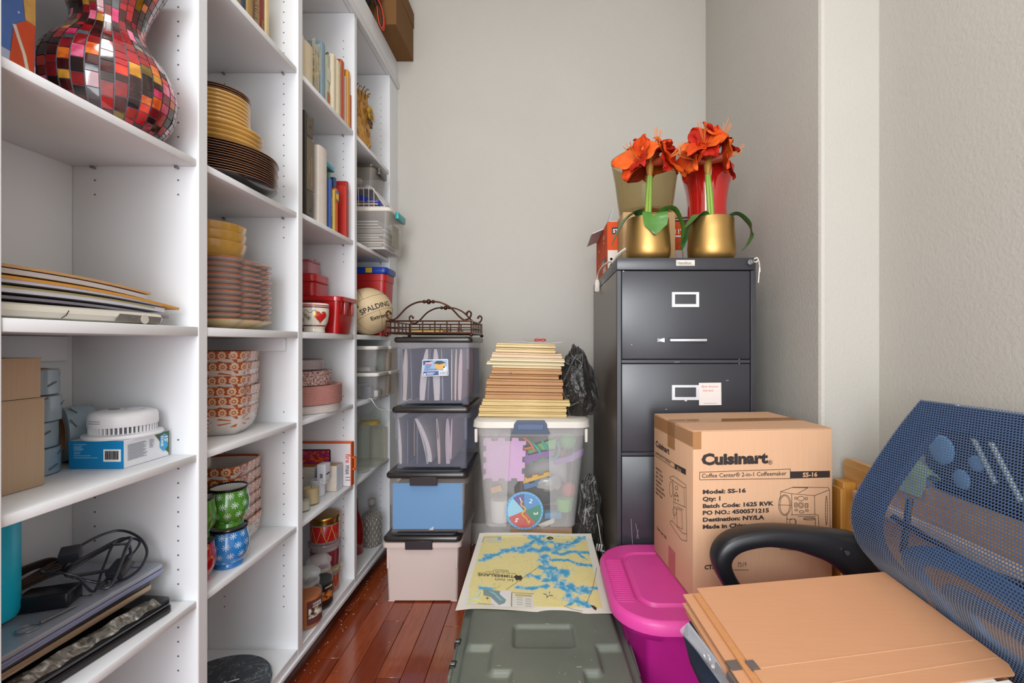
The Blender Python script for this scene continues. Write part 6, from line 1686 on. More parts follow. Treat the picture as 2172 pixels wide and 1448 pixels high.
m0, m1, n0, n1 = .045, .945, .045, .965
NU, NV = 190, 210
mb = MB(); mb.grid(lambda u, v: mpt(m0 + (m1 - m0) * u, n0 + (n1 - n0) * v, .0005), NU, NV)
lay = mb.bm.verts.layers.float_color.new('lake')
for vtx in mb.bm.verts:
    p = Vector((vtx.co.x, vtx.co.y))
    q = Vector((p.x * 52, p.y * 36, 0)); nz = noise.fractal(q, .75, 2.1, 6)
    best = -1; 
    for pl, wd in LK_:
        for a, b in zip(pl, pl[1:]):
            d = segd(p, a, b) if abs(p.x - (a.x + b.x) / 2) < .2 else 9
            best = max(best, 1 - d / (wd * 1.25 + .0005) + 1.15 * nz)
    isl = noise.noise(Vector((p.x * 90, p.y * 60, 3)))
    lk = max(0.0, min(1.0, best * .95)) * (.3 if isl > .40 else 1)
    rd = abs(noise.fractal(Vector((p.x * 14, p.y * 12, 9)), .9, 2, 3))
    vtx[lay] = (lk, 1.0 if rd < .012 else 0.0, nz, 1)
t = NT('map_print'); at_ = t.new('ShaderNodeAttribute', attribute_name='lake'); s_ = t.sep(at_.outputs['Vector'])
land = t.mix(t.noise(30, 4), 'dacb86', 'e4d79a')
wat = t.ramp(s_[0], ((.0, 'b0c4c4'), (.2, '9fc0cc'), (.5, '6fb0cc'), (.8, '4f9fc4'), (1.0, '4698bf')))
t.base(t.mix(t.math('GREATER_THAN', s_[0], .02), t.mix(t.math('MULTIPLY', s_[1], .35), land, '8a8458'), wat)); t.set(.55)
mb.build('map_print', t.m, MP, 80)
def mapuv(x, y):
    p = zp(x, y)
    v = (p.y - (A_.y + B_.y) / 2) / (((C_.y + D_.y) - (A_.y + B_.y)) / 2)
    a = A_ * (1 - v) + D_ * v; b = B_ * (1 - v) + C_ * v
    return (p.x - a.x) / (b.x - a.x), v
def mpoly(pts, dz=.0012):
    mb_ = MB(); mb_.face([mpt(*mapuv(*p), dz) for p in pts]); return mb_
def mlines(lines, wd, dz=.0014):
    mb_ = MB()
    for ln in lines:
        mb_.tube([mpt(*mapuv(*p), dz) for p in ln], wd, 4)
    return mb_
BKM = M('3a3326', .6)
mpoly([(140, 570), (548, 592), (540, 750), (95, 730)], .0010).build('inset_panel', M('d9d6d4', .6, var=.02), MP)
mpoly([(285, 588), (440, 600), (438, 630), (525, 700), (432, 732), (352, 655), (285, 645)], .0013).build('inset_area', M('7d8f90', .6, var=.25, vs_=60), MP)
mpoly([(330, 605), (380, 610), (430, 650), (470, 690), (440, 690), (390, 640)], .0016).build('inset_lake', M('7fb4c4', .6, var=.1), MP)
mlines([[(190, 610), (260, 620), (240, 650), (180, 665)], [(115, 690), (170, 670), (260, 680)], [(130, 720), (210, 712)]], .0008).build('inset_river', M('86b4cc', .6), MP)
mpoly([(560, 612), (760, 618), (760, 750), (553, 745)], .0010).build('legend_panel', M('d6d2ca', .6, var=.02), MP)
mpoly([(585, 622), (742, 626), (742, 645), (583, 640)], .0013).build('legend_title', M('c2ae5a', .6, var=.2, vs_=200), MP)
mlines([[(600 + (k % 2) * 80, 655 + k * 11), (655 + (k % 2) * 80, 656 + k * 11)] for k in range(8)], .0005).build('legend_line', M('6a675c', .6), MP)
mpoly([(290, 90), (455, 88), (452, 140), (278, 142)], .0010).build('scale_panel', M('cfc9a8', .6, var=.08), MP)
mpoly([(420, 90), (455, 90), (453, 118), (418, 118)], .0013).build('scale_key', M('7fb0c8', .6, var=.2, vs_=150), MP)
mlines([[(553, 612), (553, 745)], [(553, 612), (760, 616)], [(290, 90), (278, 142)], [(290, 90), (455, 88)]], .0007).build('panel_border', M('6a665a', .6), MP)
def star(cx_, cy_, r, rr_=.22, sq_=.62, rot=.3):
    pts = []
    for k in range(8):
        a = rot + k * PI / 4; q = r if k % 2 == 0 else r * rr_
        pts.append((cx_ + q * math.cos(a), cy_ + sq_ * q * math.sin(a)))
    return pts
mpoly(star(895, 622, 56), .0016).build('compass_rose', M('2c2a24', .6), MP)
mpoly(star(895, 620, 30, .4), .0019).build('compass_heart', M('d8d2c2', .6), MP)
mpoly(star(322, 672, 22, .25), .0019).build('small_compass', BKM, MP)
mpoly([(880, 95), (905, 82), (935, 86), (946, 98), (915, 110), (890, 106)], .0014).build('badge', M('23302c', .6), MP)
mpoly([(895, 96), (912, 90), (932, 97), (912, 103)], .0017).build('badge_heart', M('b8bca4', .6), MP)
mpoly([(570, 462), (600, 440), (612, 452), (640, 446), (656, 470), (640, 498), (615, 486), (600, 500), (588, 480)], .0015).build('pine_logo', M('3a2e28', .7, var=.3), MP)
mpoly([(1285, 705), (1320, 712), (1345, 730), (1340, 752), (1318, 742), (1300, 720)], .0016).build('town_block', BKM, MP)
mlines([[(820, 355), (660, 470), (500, 585)], [(1345, 360), (1325, 470), (1305, 560), (1250, 690)], [(1040, 720), (1120, 745), (1215, 760)]], .0006).build('road', M('6f6a4a', .6), MP)
def maptext(body, x, y, x2, y2, hpx, mat, bold=0.0, shear=0.0):
    """lettering of the map, which lies upside down: it runs from x,y towards x2,y2"""
    cu = bpy.data.curves.new('t', 'FONT'); cu.body = body; cu.size = 1; cu.offset = bold; cu.resolution_u = 1; cu.shear = shear
    ob = bpy.data.objects.new('t', cu); COL.objects.link(ob)
    me = bpy.data.meshes.new_from_object(ob.evaluated_get(bpy.context.evaluated_depsgraph_get()))
    bpy.data.objects.remove(ob)
    L = max(v.co.x for v in me.vertices)
    d = Vector((x2 - x, y2 - y)) / L; up = Vector((0, hpx))
    for v in me.vertices:
        q = Vector((x, y)) + d * v.co.x + up * v.co.y
        v.co = mpt(*mapuv(q.x, q.y), .0019) - ORG[MP]
    me.materials.clear(); me.materials.append(mat); me.name = 'lettering'
    o = bpy.data.objects.new('lettering', me); COL.objects.link(o); o.parent = MP; ORG[o] = ORG[MP]
maptext('TIMBERLANE', 572, 448, 232, 440, 34, M('5a4c2c', .6), .012)
maptext("Lac Seul's", 572, 488, 392, 482, 30, BKM, 0, .3)
maptext('Lodge & Outposts', 430, 436, 230, 430, 14, BKM)
maptext('Box 802, Ear Falls, Ontario', 590, 428, 300, 416, 15, M('6a5f3e', .6))
maptext('Canada POV 1T0', 530, 412, 368, 404, 15, M('6a5f3e', .6))
maptext('807-222-2121', 520, 400, 388, 394, 14, M('6a5f3e', .6))
maptext('Lac Seul Main Map', 385, 728, 232, 718, 16, M('55524a', .6))
# ---- hidden stand under the clear tote
MB().box(-.13, .115, 1.80, 2.25, 0, .3195, .004, 2).one('low_carton', CARD, 'low brown carton that carries the clear tote behind the trunk', 'box', None, (-.01, 2.0, 0))
# ---- clear tote
ty, tb = 1.75, .56
zA, zB_ = .3205, .724
CT = thing('clear_tote', 'big frosted clear tote with white lid and blue latch, full of foam toys', 'tote', (-.03, 2.02, zA), world=True)
def tside(z): 
    q = (z - zA) / (zB_ - zA)
    return -.222 - .032 * q - .004, .124 + .042 * q, ty + .012 * (1 - q), ty + tb - .012 * (1 - q)
FR1 = clear_plastic('tote_frosted', 'dcd8d8', .76, .4); FR2 = clear_plastic('tote_window', 'dcdad8', .93, .12)
def wallring(z, th=.003):
    x0, x1, y0, y1 = tside(z)
    r = .035
    out = [(x0, y0 + r)] + [(x0, y1)] + [(x1, y1)] + [(x1, y0 + r)]
    a = [(x1 - r + r * math.cos(t_), y0 + r + r * math.sin(t_)) for t_ in [-i * PI / 10 for i in range(6)]]
    b = [(x0 + r + r * math.cos(t_), y0 + r + r * math.sin(t_)) for t_ in [PI + i * PI / 10 for i in range(6)]]
    loop = [(x0, y1), (x1, y1)] + a
    return x0, x1, y0, y1, a, b
def tote_ring(z, th):
    x0, x1, y0, y1, a, b = wallring(z)
    sgn = th
    outer = a[::-1] + [(x1, y1), (x0, y1)] + b            # from the front right round the back to the front left
    pts = []
    c = Vector(((x0 + x1) / 2, (y0 + y1) / 2))
    inner = [tuple(Vector(p) + (c - Vector(p)).normalized() * th) for p in outer]
    return [(*p, z) for p in outer] + [(*p, z) for p in inner[::-1]]
# walls: back and sides with rounded front corners
zs = [zA + .02, zA + .15, zA + .3, zB_]
rings = [tote_ring(z, .003) for z in zs]
MB().loft(rings).build('tote_wall', FR1, CT, 50)
def frontq(x0f, x1f, name, mat, bulge=0.0):
    """a front panel between two shares of the front width given at the bottom and the top"""
    rr_ = []
    for z in zs:
        x0, x1, y0, y1, a, b = wallring(z)
        q = (z - zA) / (zB_ - zA)
        L = b[-1][0]; Rr = a[0][0]
        lx = a[-1][0] if False else None
        xl, xr = x0 + .035, x1 - .035
        f0 = x0f[0] + (x0f[1] - x0f[0]) * q; f1 = x1f[0] + (x1f[1] - x1f[0]) * q
        p0 = xl + (xr - xl) * f0; p1 = xl + (xr - xl) * f1
        rr_.append([(p0, y0 + bulge, z), (p1, y0 + bulge, z), (p1, y0 + .003 + bulge, z), (p0, y0 + .003 + bulge, z)])
    return MB().loft(rr_).build(name, mat, CT)
frontq((0.0, 0.0), (.17, .28), 'front_panel', FR1)
frontq((.78, .68), (1.0, 1.0), 'front_panel', FR1)
frontq((.175, .285), (.775, .675), 'clear_window', FR2, .003)
x0, x1, y0, y1 = tside(zA + .02)
MB().loft([[(*p, zA) for p in rrect(x0 + .03, x1 - .03, y0 + .03, y1 - .03, .02)], [(*p, zA + .006) for p in rrect(x0 + .008, x1 - .008, y0 + .008, y1 - .008, .03)], [(*p, zA + .0205) for p in rrect(x0, x1, y0, y1, .035)], [(*p, zA + .018) for p in rrect(x0 + .004, x1 - .004, y0 + .004, y1 - .004, .032)], [(*p, zA + .009) for p in rrect(x0 + .012, x1 - .012, y0 + .012, y1 - .012, .03)]]).build('tote_base', FR1, CT)
x0, x1, y0, y1 = tside(zB_)
LIDW = M('d3ccc2', .4, var=.02)
MB().loft([[(*p, zB_ - .03) for p in rrect(x0 - .002, x1 + .002, y0 - .002, y1 + .002, .04)], [(*p, zB_) for p in rrect(x0 - .004, x1 + .004, y0 - .004, y1 + .004, .04)]], (False, False)).build('upper_rim', FR1, CT)
for xx in (x0 - .006, x1 - .006): MB().box(xx, xx + .012, y0 - .004, y0 + .01, zB_ - .055, zB_ - .002, .003, 1).build('rim_post', LIDW, CT)
MB().loft([[(*p, zB_ + .0005) for p in rrect(x0 - .006, x1 + .006, y0 - .006, y1 + .006, .045)], [(*p, zB_ + .003) for p in rrect(x0 - .016, x1 + .018, y0 - .016, y1 + .016, .05)], [(*p, zB_ + .026) for p in rrect(x0 - .013, x1 + .015, y0 - .013, y1 + .013, .05)], [(*p, zB_ + .035) for p in rrect(x0 + .0, x1 - .0, y0 + .0, y1 - .0, .05)], [(*p, zB_ + .0355) for p in rrect(x0 + .02, x1 - .02, y0 + .02, y1 - .02, .04)]]).build('tote_lid', LIDW, CT)
mx_ = (x0 + x1) / 2 - .002
LTC = M('35455f', .35, var=.06)
MB().loft([[(mx_ + s_ * wdt, y0 - .022 + o, z) for s_, o in ((-1, 0), (1, 0), (1, .014), (-1, .014))] for z, wdt in ((zB_ - .018, .074), (zB_ - .008, .066), (zB_ + .02, .062), (zB_ + .032, .052))]).build('blue_latch', LTC, CT)
MB().box(mx_ - .05, mx_ + .05, y0 - .0245, y0 - .0215, zB_ - .002, zB_ + .02, .001, 1).build('latch_recess', M('46587a', .35), CT)
# ---- toys in the tote: each a thing of its own
def tt(px, py, y): return at(px, py, y)
def toy(name, label, mb_, col, cat='toy', rough=.7):
    c = [v.co for v in mb_.bm.verts]; b = Vector((sum(v.x for v in c) / len(c), sum(v.y for v in c) / len(c), min(v.z for v in c)))
    return mb_.one(name, M(col, rough, var=.06), label, cat, 'toys in the clear tote', b, 60)
def jig(pts_px, y, th, name, label, col, teeth=0):
    P = [at(px, py, y) for px, py in pts_px]
    mb_ = MB().loft([[p for p in P], [p + Vector((0, th, 0)) for p in P]])
    return toy(name, label, mb_, col, 'foam tile')
def jag(x0, y0, x1, y1, n, amp):
    """a jigsaw edge in picture pixels"""
    o = []; d = Vector((x1 - x0, y1 - y0)); nn = Vector((-d.y, d.x)).normalized() * amp
    for k in range(n):
        a = Vector((x0, y0)) + d * (k / n); b = Vector((x0, y0)) + d * ((k + .5) / n)
        s_ = nn * (1 if k % 2 else 0)
        o += [tuple(a + s_), tuple(a + d * (.92 / n) + s_)]
    return o
lil = jag(1025, 1018, 1025, 932, 7, 6) + jag(1028, 928, 1115, 928, 6, 7) + jag(1116, 932, 1112, 1018, 7, 6) + jag(1110, 1020, 1030, 1020, 6, 6)
jig(lil, 1.775, .012, 'lilac_foam_tile', 'big lilac foam puzzle tile standing at the left of the clear tote', 'c9a0c8')
jig([(1095, 1000), (1115, 985), (1150, 970), (1175, 968), (1175, 955), (1150, 958), (1120, 966), (1112, 940), (1100, 960)], 1.80, .03, 'purple_foam_strip', 'purple foam strip across the middle of the clear tote', '84609a')
jig(jag(1110, 985, 1175, 960, 6, 5) + [(1180, 930), (1112, 950)], 1.83, .03, 'green_foam_tile', 'green foam puzzle tile behind the purple strip', '6fae6a')
jig([(1175, 985), (1215, 978), (1236, 965), (1238, 950), (1205, 968), (1172, 975)], 1.82, .04, 'violet_pool_toy', 'violet foam arc at the right of the clear tote', '9a78b4')
jig(jag(1105, 1014, 1165, 1000, 5, 4) + [(1168, 1008), (1108, 1026)], 1.79, .02, 'yellow_foam_strip', 'yellow and ochre foam strip below the purple one', 'd0a040')
jig(jag(1110, 1026, 1170, 1008, 5, 4) + [(1172, 1020), (1112, 1038)], 1.80, .02, 'blue_foam_strip', 'dark blue foam strip below the yellow one', '3a6a96')
jig([(1040, 1035), (1062, 1028), (1066, 1040), (1044, 1046)], 1.80, .02, 'ochre_block', 'small ochre block low at the left of the clear tote', 'c99a4a')
def ringt(c, rx, rz, r, ylist, tilt=0): return MB().tube([(c.x + rx * math.cos(a * PI / 16), c.y + tilt * math.sin(a * PI / 16), c.z + rz * math.sin(a * PI / 16)) for a in range(32)], r, 8, True)
toy('teal_ring', 'teal plastic ring near the top right of the clear tote', ringt(at(1172, 952, 1.84), .028, .034, .006, 0, .02), '2f9a9a')
toy('teal_rope', 'thick teal rope curled beside the teal ring', MB().tube(spline([at(1118, 930, 1.80), at(1140, 950, 1.80), at(1150, 965, 1.81), at(1165, 960, 1.82), at(1150, 935, 1.83)], 6), .006, 8), '3aa29a')
toy('coral_band', 'coral rubber band hanging in the clear tote window', MB().tube(spline([at(1110, 928, 1.785), at(1124, 938, 1.785), at(1134, 956, 1.785)], 5), .004, 8), 'd8704a')
toy('orange_stick', 'orange stick above the green foam tile', MB().tube([at(1112, 952, 1.79), at(1130, 948, 1.79)], .005, 8), 'cc6a3a')
toy('green_cup', 'green plastic cup low at the right of the clear tote', MB().lathe([(.0, 0), (.03, 0), (.036, .05), (.0, .05)], .088, 1.86, 20, mat=Matrix.Translation((0, 0, .37))), '7fc05a')
toy('red_ball', 'red ball at the right of the clear tote', MB().ball((.105, 1.88, .445), .032, 16), 'c05a58')
toy('green_ball', 'green ball near the top right corner of the clear tote', MB().ball((.10, 1.85, .655), .035, 16), '6fa86a')
toy('red_block', 'red block beside the green ball in the clear tote', MB().bx((.055, 1.87, .60), (.06, .03, .03), .004), 'b8504a')
toy('brown_block', 'dark brown block on edge left of the number spinner', MB().bx((-.085, 1.80, .49), (.012, .03, .08), .002), '4a2622')
toy('white_tub', 'white plastic tub low at the left of the clear tote', MB().lathe([(0, 0), (.038, 0), (.042, .07), (.04, .085), (0, .085)], -.17, 1.82, 24, mat=Matrix.Translation((0, 0, .345))), 'd0ccc8')
toy('dark_pouch', 'dark fabric pouch behind the number spinner', MB().ball((-.01, 1.90, .44), .075, 18, 1.5, .6, .8), '3f3a40')
mbk = MB(); mbk.ball((.02, 1.815, .495), .045, 18, 1.2, .5, .75)
for v in mbk.bm.verts: v.co += Vector((0, .4, 1)) * .012 * noise.noise(v.co * 60)
mbk.one('clear_bag', t_foil if False else MATS.get('x') or M('b9b4b0', .15, var=.4, vs_=60, clear=.35, coat=.5), 'crumpled clear plastic bag above the number spinner', 'plastic bag', 'toys in the clear tote', (.02, 1.815, .46), 30)
toy('pale_card', 'pale card leaning at the lower right of the spinner', MB().loft([[at(1140, 1112, 1.80), at(1176, 1098, 1.80), at(1176, 1108, 1.80), at(1150, 1120, 1.80)], [at(1140, 1112, 1.803), at(1176, 1098, 1.803), at(1176, 1108, 1.803), at(1150, 1120, 1.803)]]), 'd0c6b8')
toy('blue_mat', 'blue foam piece at the bottom right of the clear tote', MB().bx((.04, 1.84, .36), (.07, .05, .025), .004), '4a86b0')
toy('gray_foam', 'mass of grey foam filling the back of the clear tote', MB().box(-.20, .105, 1.955, 2.26, .345, .66, .03, 3), 'd6cfd2')
SPN = thing('number_spinner', 'round game spinner numbered one to five inside the clear tote window', 'spinner', (0, 0, 0), world=True)
sc0 = at(1112, 1083, 1.772)
ORG[SPN] = sc0.copy(); SPN.location = sc0
sfr = frame(sc0, (1, 0, 0), (0, .0, 1)); RS = .0745
MB().loft([[sfr[0] + sfr[1] * RS * math.cos(a * PI / 24) + sfr[2] * RS * math.sin(a * PI / 24) + Vector((0, o_, 0)) for a in range(48)] for o_ in (0, .003)]).build('spinner_disc', M('4a9ed0', .35, var=.05), SPN)
cols = (('56408a', 90, 132), ('3f86c0', 22, 90), ('1f7a5c', -48, 22), ('c0403c', -48 - 110, -48), ('8cc4dc', 132, 202))
for ci, (c, a, b) in enumerate(cols):
    n_ = 10
    MB().plate(sfr, [(0, 0)] + [(RS * .88 * math.cos(math.radians(a + (b - a) * k / n_)), RS * .88 * math.sin(math.radians(a + (b - a) * k / n_))) for k in range(n_ + 1)], .0008).build('sector', M(c, .35, var=.05), SPN)
sfr2 = frame(sc0 + Vector((0, -.0012, 0)), (1, 0, 0), (0, 0, 1))
NW = M('e6e6e2', .5)
for ch, an, ro in (('1', 108, 20), ('2', 56, -20), ('3', -12, -80), ('4', -68, -150), ('5', -130, 150)):
    a = math.radians(an); r_ = math.radians(ro)
    c = sfr2[0] + sfr2[1] * RS * .62 * math.cos(a) + sfr2[2] * RS * .62 * math.sin(a)
    f_ = frame(c, (math.cos(r_), 0, math.sin(r_)), (-math.sin(r_), 0, math.cos(r_)))
    text(ch, .024, NW, SPN, f_, 0, -.008, .0006, 'CENTER')
mb = MB()
for k in range(30):
    a = 2 * PI * k / 30; mb.plate(sfr2, circ(.0014, 6, RS * .94 * math.cos(a), RS * .94 * math.sin(a)))
mb.build('rim_dot', NW, SPN)
MB().tube([sfr2[0] + Vector((x, -.004, z)) for x, z in [(p.x, p.z) for p in spline([(-.006, 0, .04), (-.012, 0, .026), (.006, 0, .008), (-.008, 0, -.01), (.01, 0, -.03), (.018, 0, -.05)], 6)]], .0035, 8).build('snake_pointer', M('d9a83a', .35), SPN)
# ---- picture frames on the lid
GLD = [wood_mat('gilt_frame', 'b39352', 'd9c084', 0, .3), wood_mat('pale_gilt', 'c9b58a', 'ded0ac', 0, .35), wood_mat('beech_frame', '9c6a36', 'b98548', 0, .4), wood_mat('rose_gilt', 'b8956e', 'd2b490', 0, .3)]
fz = zB_ + .0362
FRS = ((110, 715, 44, 0, 'gilt'), (115, 715, 47, 0, 'gilt'), (135, 738, 53, 0, 'gilt'), (155, 690, 60, 2, 'beaded oak'), (160, 690, 54, 2, 'beaded oak'), (163, 692, 52, 2, 'beaded oak'), (185, 662, 40, 2, 'plain oak'), (200, 682, 47, 2, 'wide plain oak'),
       (205, 680, 24, 1, 'cream'), (165, 700, 30, 1, 'cream'), (190, 703, 30, 1, 'cream'), (200, 685, 44, 3, 'pinkish gilt'), (225, 640, 40, 0, 'small gilt'), (230, 640, 36, 0, 'small gilt'))
yf = 1.79
tot = sum(f[2] for f in FRS); zz_ = fz
for i, (xa, xb, hh, mi, ds) in enumerate(FRS):
    X0 = (980 + xa / 3.218 - 1152) / F * yf; X1 = (980 + xb / 3.218 - 1152) / F * yf
    h = hh / tot * .290 - .0008
    dep = (X1 - X0) * (.8 if i < 12 else 1.1)
    yo = yf + R.uniform(-.004, .006)
    T = thing('picture_frame', f'{ds} picture frame, {nth(i, 14)} of the stack on the clear tote', 'picture frame', ((X0 + X1) / 2, yo, zz_), (0, .012 + .0012 * i, 0), 'picture frames stacked on the clear tote')
    hx = (X1 - X0) / 2; m_ = GLD[mi]; wd = .022
    for nm_, a, b, c, d in (('frame_side', -hx, hx, 0, wd), ('frame_side', -hx, hx, dep - wd, dep), ('frame_side', -hx, -hx + wd, wd, dep - wd), ('frame_side', hx - wd, hx, wd, dep - wd)):
        mb = MB().box(a, b, c, d, 0, h * .62, .0015, 1); mb.box(a + .002, b - .002, c + .004 if c == 0 else c, d - .003, h * .60, h, .002, 1)
        mb.build(nm_, m_, T)
    MB().box(-hx + wd - .002, hx - wd + .002, wd - .002, dep - wd + .002, h * .1, h * .4).build('backing_board', M('8a7a64', .8), T)
    if mi == 2 and 'beaded' in ds:
        mb = MB()
        nb = int(hx * 2 / .0075)
        for k in range(nb):
            mb.ball((-hx + .006 + (2 * hx - .012) * k / (nb - 1), .005, h * .93), .0024, 6)
        mb.build('bead_row', M('5a3416', .4, var=.2), T)
    if i == 7:
        mb = MB(); mb.ball((-hx * .45, -.001, h * .25), .004, 10); mb.build('hanger_button', CHROME, T)
    zz_ += h + .0008
ztop = zz_
GT = thing('folded_papers', 'grey papers lying on the topmost small gilt frame', 'papers', (-.02, 1.84, ztop), world=True)
mb = MB(); mb.grid(lambda u, v: Vector((-.125 + .20 * u, 1.80 + .12 * v, ztop + .004 + .003 * math.sin(u * 7))), 10, 4, .002); mb.build('paper_sheet', M('a8a8aa', .5, var=.1), GT)
SCI = thing('red_scissors', 'scissors with red handles lying on the picture frame stack', 'scissors', (-.02, 1.80, ztop + .006), world=True)
for dx in (-.011, .011):
    MB().tube([(-.012 + dx + .010 * math.cos(a * PI / 8), 1.81 + .006 * math.sin(a * PI / 8), ztop + .0115 + .0035 * math.sin(a * PI / 8) + .002) for a in range(16)], .0028, 6, True).build('handle_loop', M('b8403c', .4), SCI)
for s_ in (-.002, .003): MB().tube([(-.022, 1.812, ztop + .0105), (-.075, 1.822 + s_, ztop + .0095)], [.003, .001], 6).build('blade', M('8a7a68', .35, .7), SCI)
# ---- crumpled black bags
def crumple(name, label, cat, c, rx, ry, rz, seed, freq=26, amp=.022, zmin=None):
    mb = MB(); mb.ball((0, 0, 0), 1.0, 72)
    for v in mb.bm.verts:
        d = v.co.normalized()
        q = d * 2.0 + Vector((seed, seed * .7, 0))
        rid = 1 - abs(noise.noise(q * 1.6)) * 2
        rid2 = 1 - abs(noise.noise(q * 3.6 + Vector((4, 1, 2)))) * 2
        k = 1 + .20 * noise.noise(q * .9) + .11 * rid + .07 * rid2
        v.co = Vector((d.x * rx * k, d.y * ry * k, d.z * rz * k)) + Vector(c)
        if zmin is not None and v.co.z < zmin: v.co.z = zmin + (v.co.z - zmin) * .02
    zb = min(v.co.z for v in mb.bm.verts)
    if zmin is not None:
        for v in mb.bm.verts: v.co.z = max(v.co.z, zmin + .0005)
    t = NT('black_nylon'); t.base(t.mix(t.noise(12, 3), '15120f', '211c17')); t.set(.33, spec=.55, sheen=.2); t.bump(t.noise(34, 4, dist=1.2), .5, .012)
    return mb, t.m
mb, NYL = crumple('x', '', '', (.15, 1.86, .88), .064, .07, .148, 3.1, zmin=zB_ + .037)
for v in mb.bm.verts:
    q = (v.co.z - .76) / .30
    v.co.x += -.035 * max(0, q - .55) * 2 + .012 * math.sin(q * 9)
    if q > .6: v.co.x = .118 + (v.co.x - .118) * (1 - .45 * (q - .6) / .4)
BAG1 = thing('crumpled_bag', 'crumpled black nylon bag standing beside the picture frames on the tote', 'bag', (.15, 1.86, zB_ + .037), world=True)
mb.build('bag_body', NYL, BAG1, 60)
for k in range(6):
    a = k * .9
    MB().tube(spline([(.10 + .02 * math.sin(a), 1.80, .80 + .02 * k), (.14 + .02 * math.cos(a * 2), 1.785 + .006 * (k % 2), .84 + .03 * k), (.12 + .03 * math.sin(a * 1.7), 1.80, .90 + .025 * k)], 6), .004, 6).build('seam_fold', NYL, BAG1)
mb, _ = crumple('x', '', '', (.192, 1.775, .25), .044, .04, .25, 8.3, zmin=0.0)
BAG2 = thing('drawstring_bag', 'black drawstring bag with white letters slumped between olive chest and filing cabinet', 'bag', (.192, 1.775, 0), world=True)
for v in mb.bm.verts:
    q = v.co.z / .5
    v.co.x -= .012 * q; v.co.x += .005 * math.sin(v.co.z * 60)
mb.build('bag_body', NYL, BAG2, 60)
CRD = M('b9b0a6', .5, var=.05)
MB().tube(spline([(.205, 1.735, .40), (.215, 1.727, .33), (.223, 1.722, .27), (.226, 1.718, .22), (.216, 1.714, .17), (.212, 1.716, .20)], 6), .0018, 6).build('drawstring', CRD, BAG2)
MB().tube(spline([(.18, 1.74, .38), (.165, 1.732, .42), (.155, 1.735, .36)], 6), .0014, 6).build('drawstring', CRD, BAG2)
bf = frame(at(1262, 1166, 1.712), (1, 0, -.18), (.1, 0, 1))
text('JIL', .036, M('d8d4cc', .5), BAG2, bf, 0, 0, .001)
# ---- pink tote
ZPK = .397
PT = thing('pink_tote', 'magenta plastic tote with ribbed rounded lid under the coffee maker carton', 'tote', (.476, 1.275, 0), world=True)
t_ = NT('magenta_plastic'); t_.base(t_.mix(t_.noise(5, 5), 'c93a8e', 'd24694')); t_.set(t_.math('MULTIPLY_ADD', t_.noise(12, 4), .18, .3), spec=.45)
PNK = t_.m
px0, px1, py0, py1 = .172, .78, 1.062, 1.487
def pr_(e, z, r=.12): return [(*p, z) for p in rrect(px0 + e, px1 - e, py0 + e, py1 - e, max(.02, r - e), 10)]
MB().loft([pr_(.006, ZPK - .034), pr_(0, ZPK - .032), pr_(-.001, ZPK - .010), pr_(.004, ZPK - .002), pr_(.011, ZPK)], (False, False)).build('lid_rim', PNK, PT, 50)
MB().loft([pr_(.0105, ZPK), pr_(.062, ZPK - .001), pr_(.070, ZPK - .0075), pr_(.073, ZPK - .008), pr_(.082, ZPK + .0), pr_(.10, ZPK + .0005)], (False, True)).build('lid_panel', PNK, PT, 25)
mb = MB()
for k in range(22):
    y = 1.15 + k * .0105
    mb.box(px0 + .016, px0 + .060, y, y + .0045, ZPK - .0012, ZPK + .0006, .0004, 1)
mb.build('lid_rib', PNK, PT)
BOD = M('a51a78', .38, var=.08)
MB().loft([pr_(.085, .0, .1), pr_(.03, ZPK - .06, .11), pr_(.018, ZPK - .055), pr_(.012, ZPK - .033)], (True, True)).build('tote_body', BOD, PT, 50)
MB().loft([pr_(.052, .20, .11), pr_(.046, .196, .11), pr_(.05, .212, .11)], (False, False)).build('body_band', BOD, PT, 50)
# ================================================================== COFFEE MAKER CARTON
ZC_ = ZPK + .0012
ca = math.radians(6)
CO = Vector((.3794, 1.152, ZC_)); cu_ = Vector((math.cos(ca), math.sin(ca), 0)); cv_ = Vector((-math.sin(ca), math.cos(ca), 0))
cw, cd, chh = .381, .285, .4285
CFB = thing('coffee_maker_carton', 'large brown coffee maker carton with black printing on the magenta tote', 'box', CO + cu_ * cw / 2 + cv_ * cd / 2, world=True)
CM = card_mat('coffee_carton', 'c39876', 'd0a788')
mtx = Matrix.Translation(CO) @ Matrix.Rotation(ca, 4, 'Z')
MB().box(0, cw, 0, cd, 0, chh, .003, 2, mat=mtx).build('carton_body', CM, CFB)
for a, b in ((.0005, cd / 2 - .0008), (cd / 2 + .0008, cd - .0005)):
    MB().box(.0005, cw - .0005, a, b, chh - .0005, chh + .002, .0008, 1, mat=mtx).build('top_flap', CM, CFB)
t_ = NT('packing_tape'); t_.base('c9a074'); t_.set(.15, spec=.7, coat=.6); t_.see_through(.72, 'f4ead8')
TPE = t_.m
fF = frame(CO, cu_, (0, 0, 1)); fF = (fF[0], fF[1], fF[2], -cv_)
fL = (CO + cv_ * cd, -cv_, Vector((0, 0, 1)), -cu_)
fT = (CO + Vector((0, 0, chh + .0022)), cu_, cv_, Vector((0, 0, 1)))
MB().rect(fT, 0, cd / 2 - .025, cw, cd / 2 + .025, .0004).build('packing_tape', TPE, CFB)
MB().rect(fL, cd / 2 - .027, chh - .075, cd / 2 + .027, chh + .001, .0006).build('packing_tape', TPE, CFB)
MB().rect(fL, .004, chh - .04, cd + .0, chh - .002, .0004).build('packing_tape', TPE, CFB)
MB().rect(fF, .0, chh - .045, .022, chh + .0, .0004).build('packing_tape', TPE, CFB)
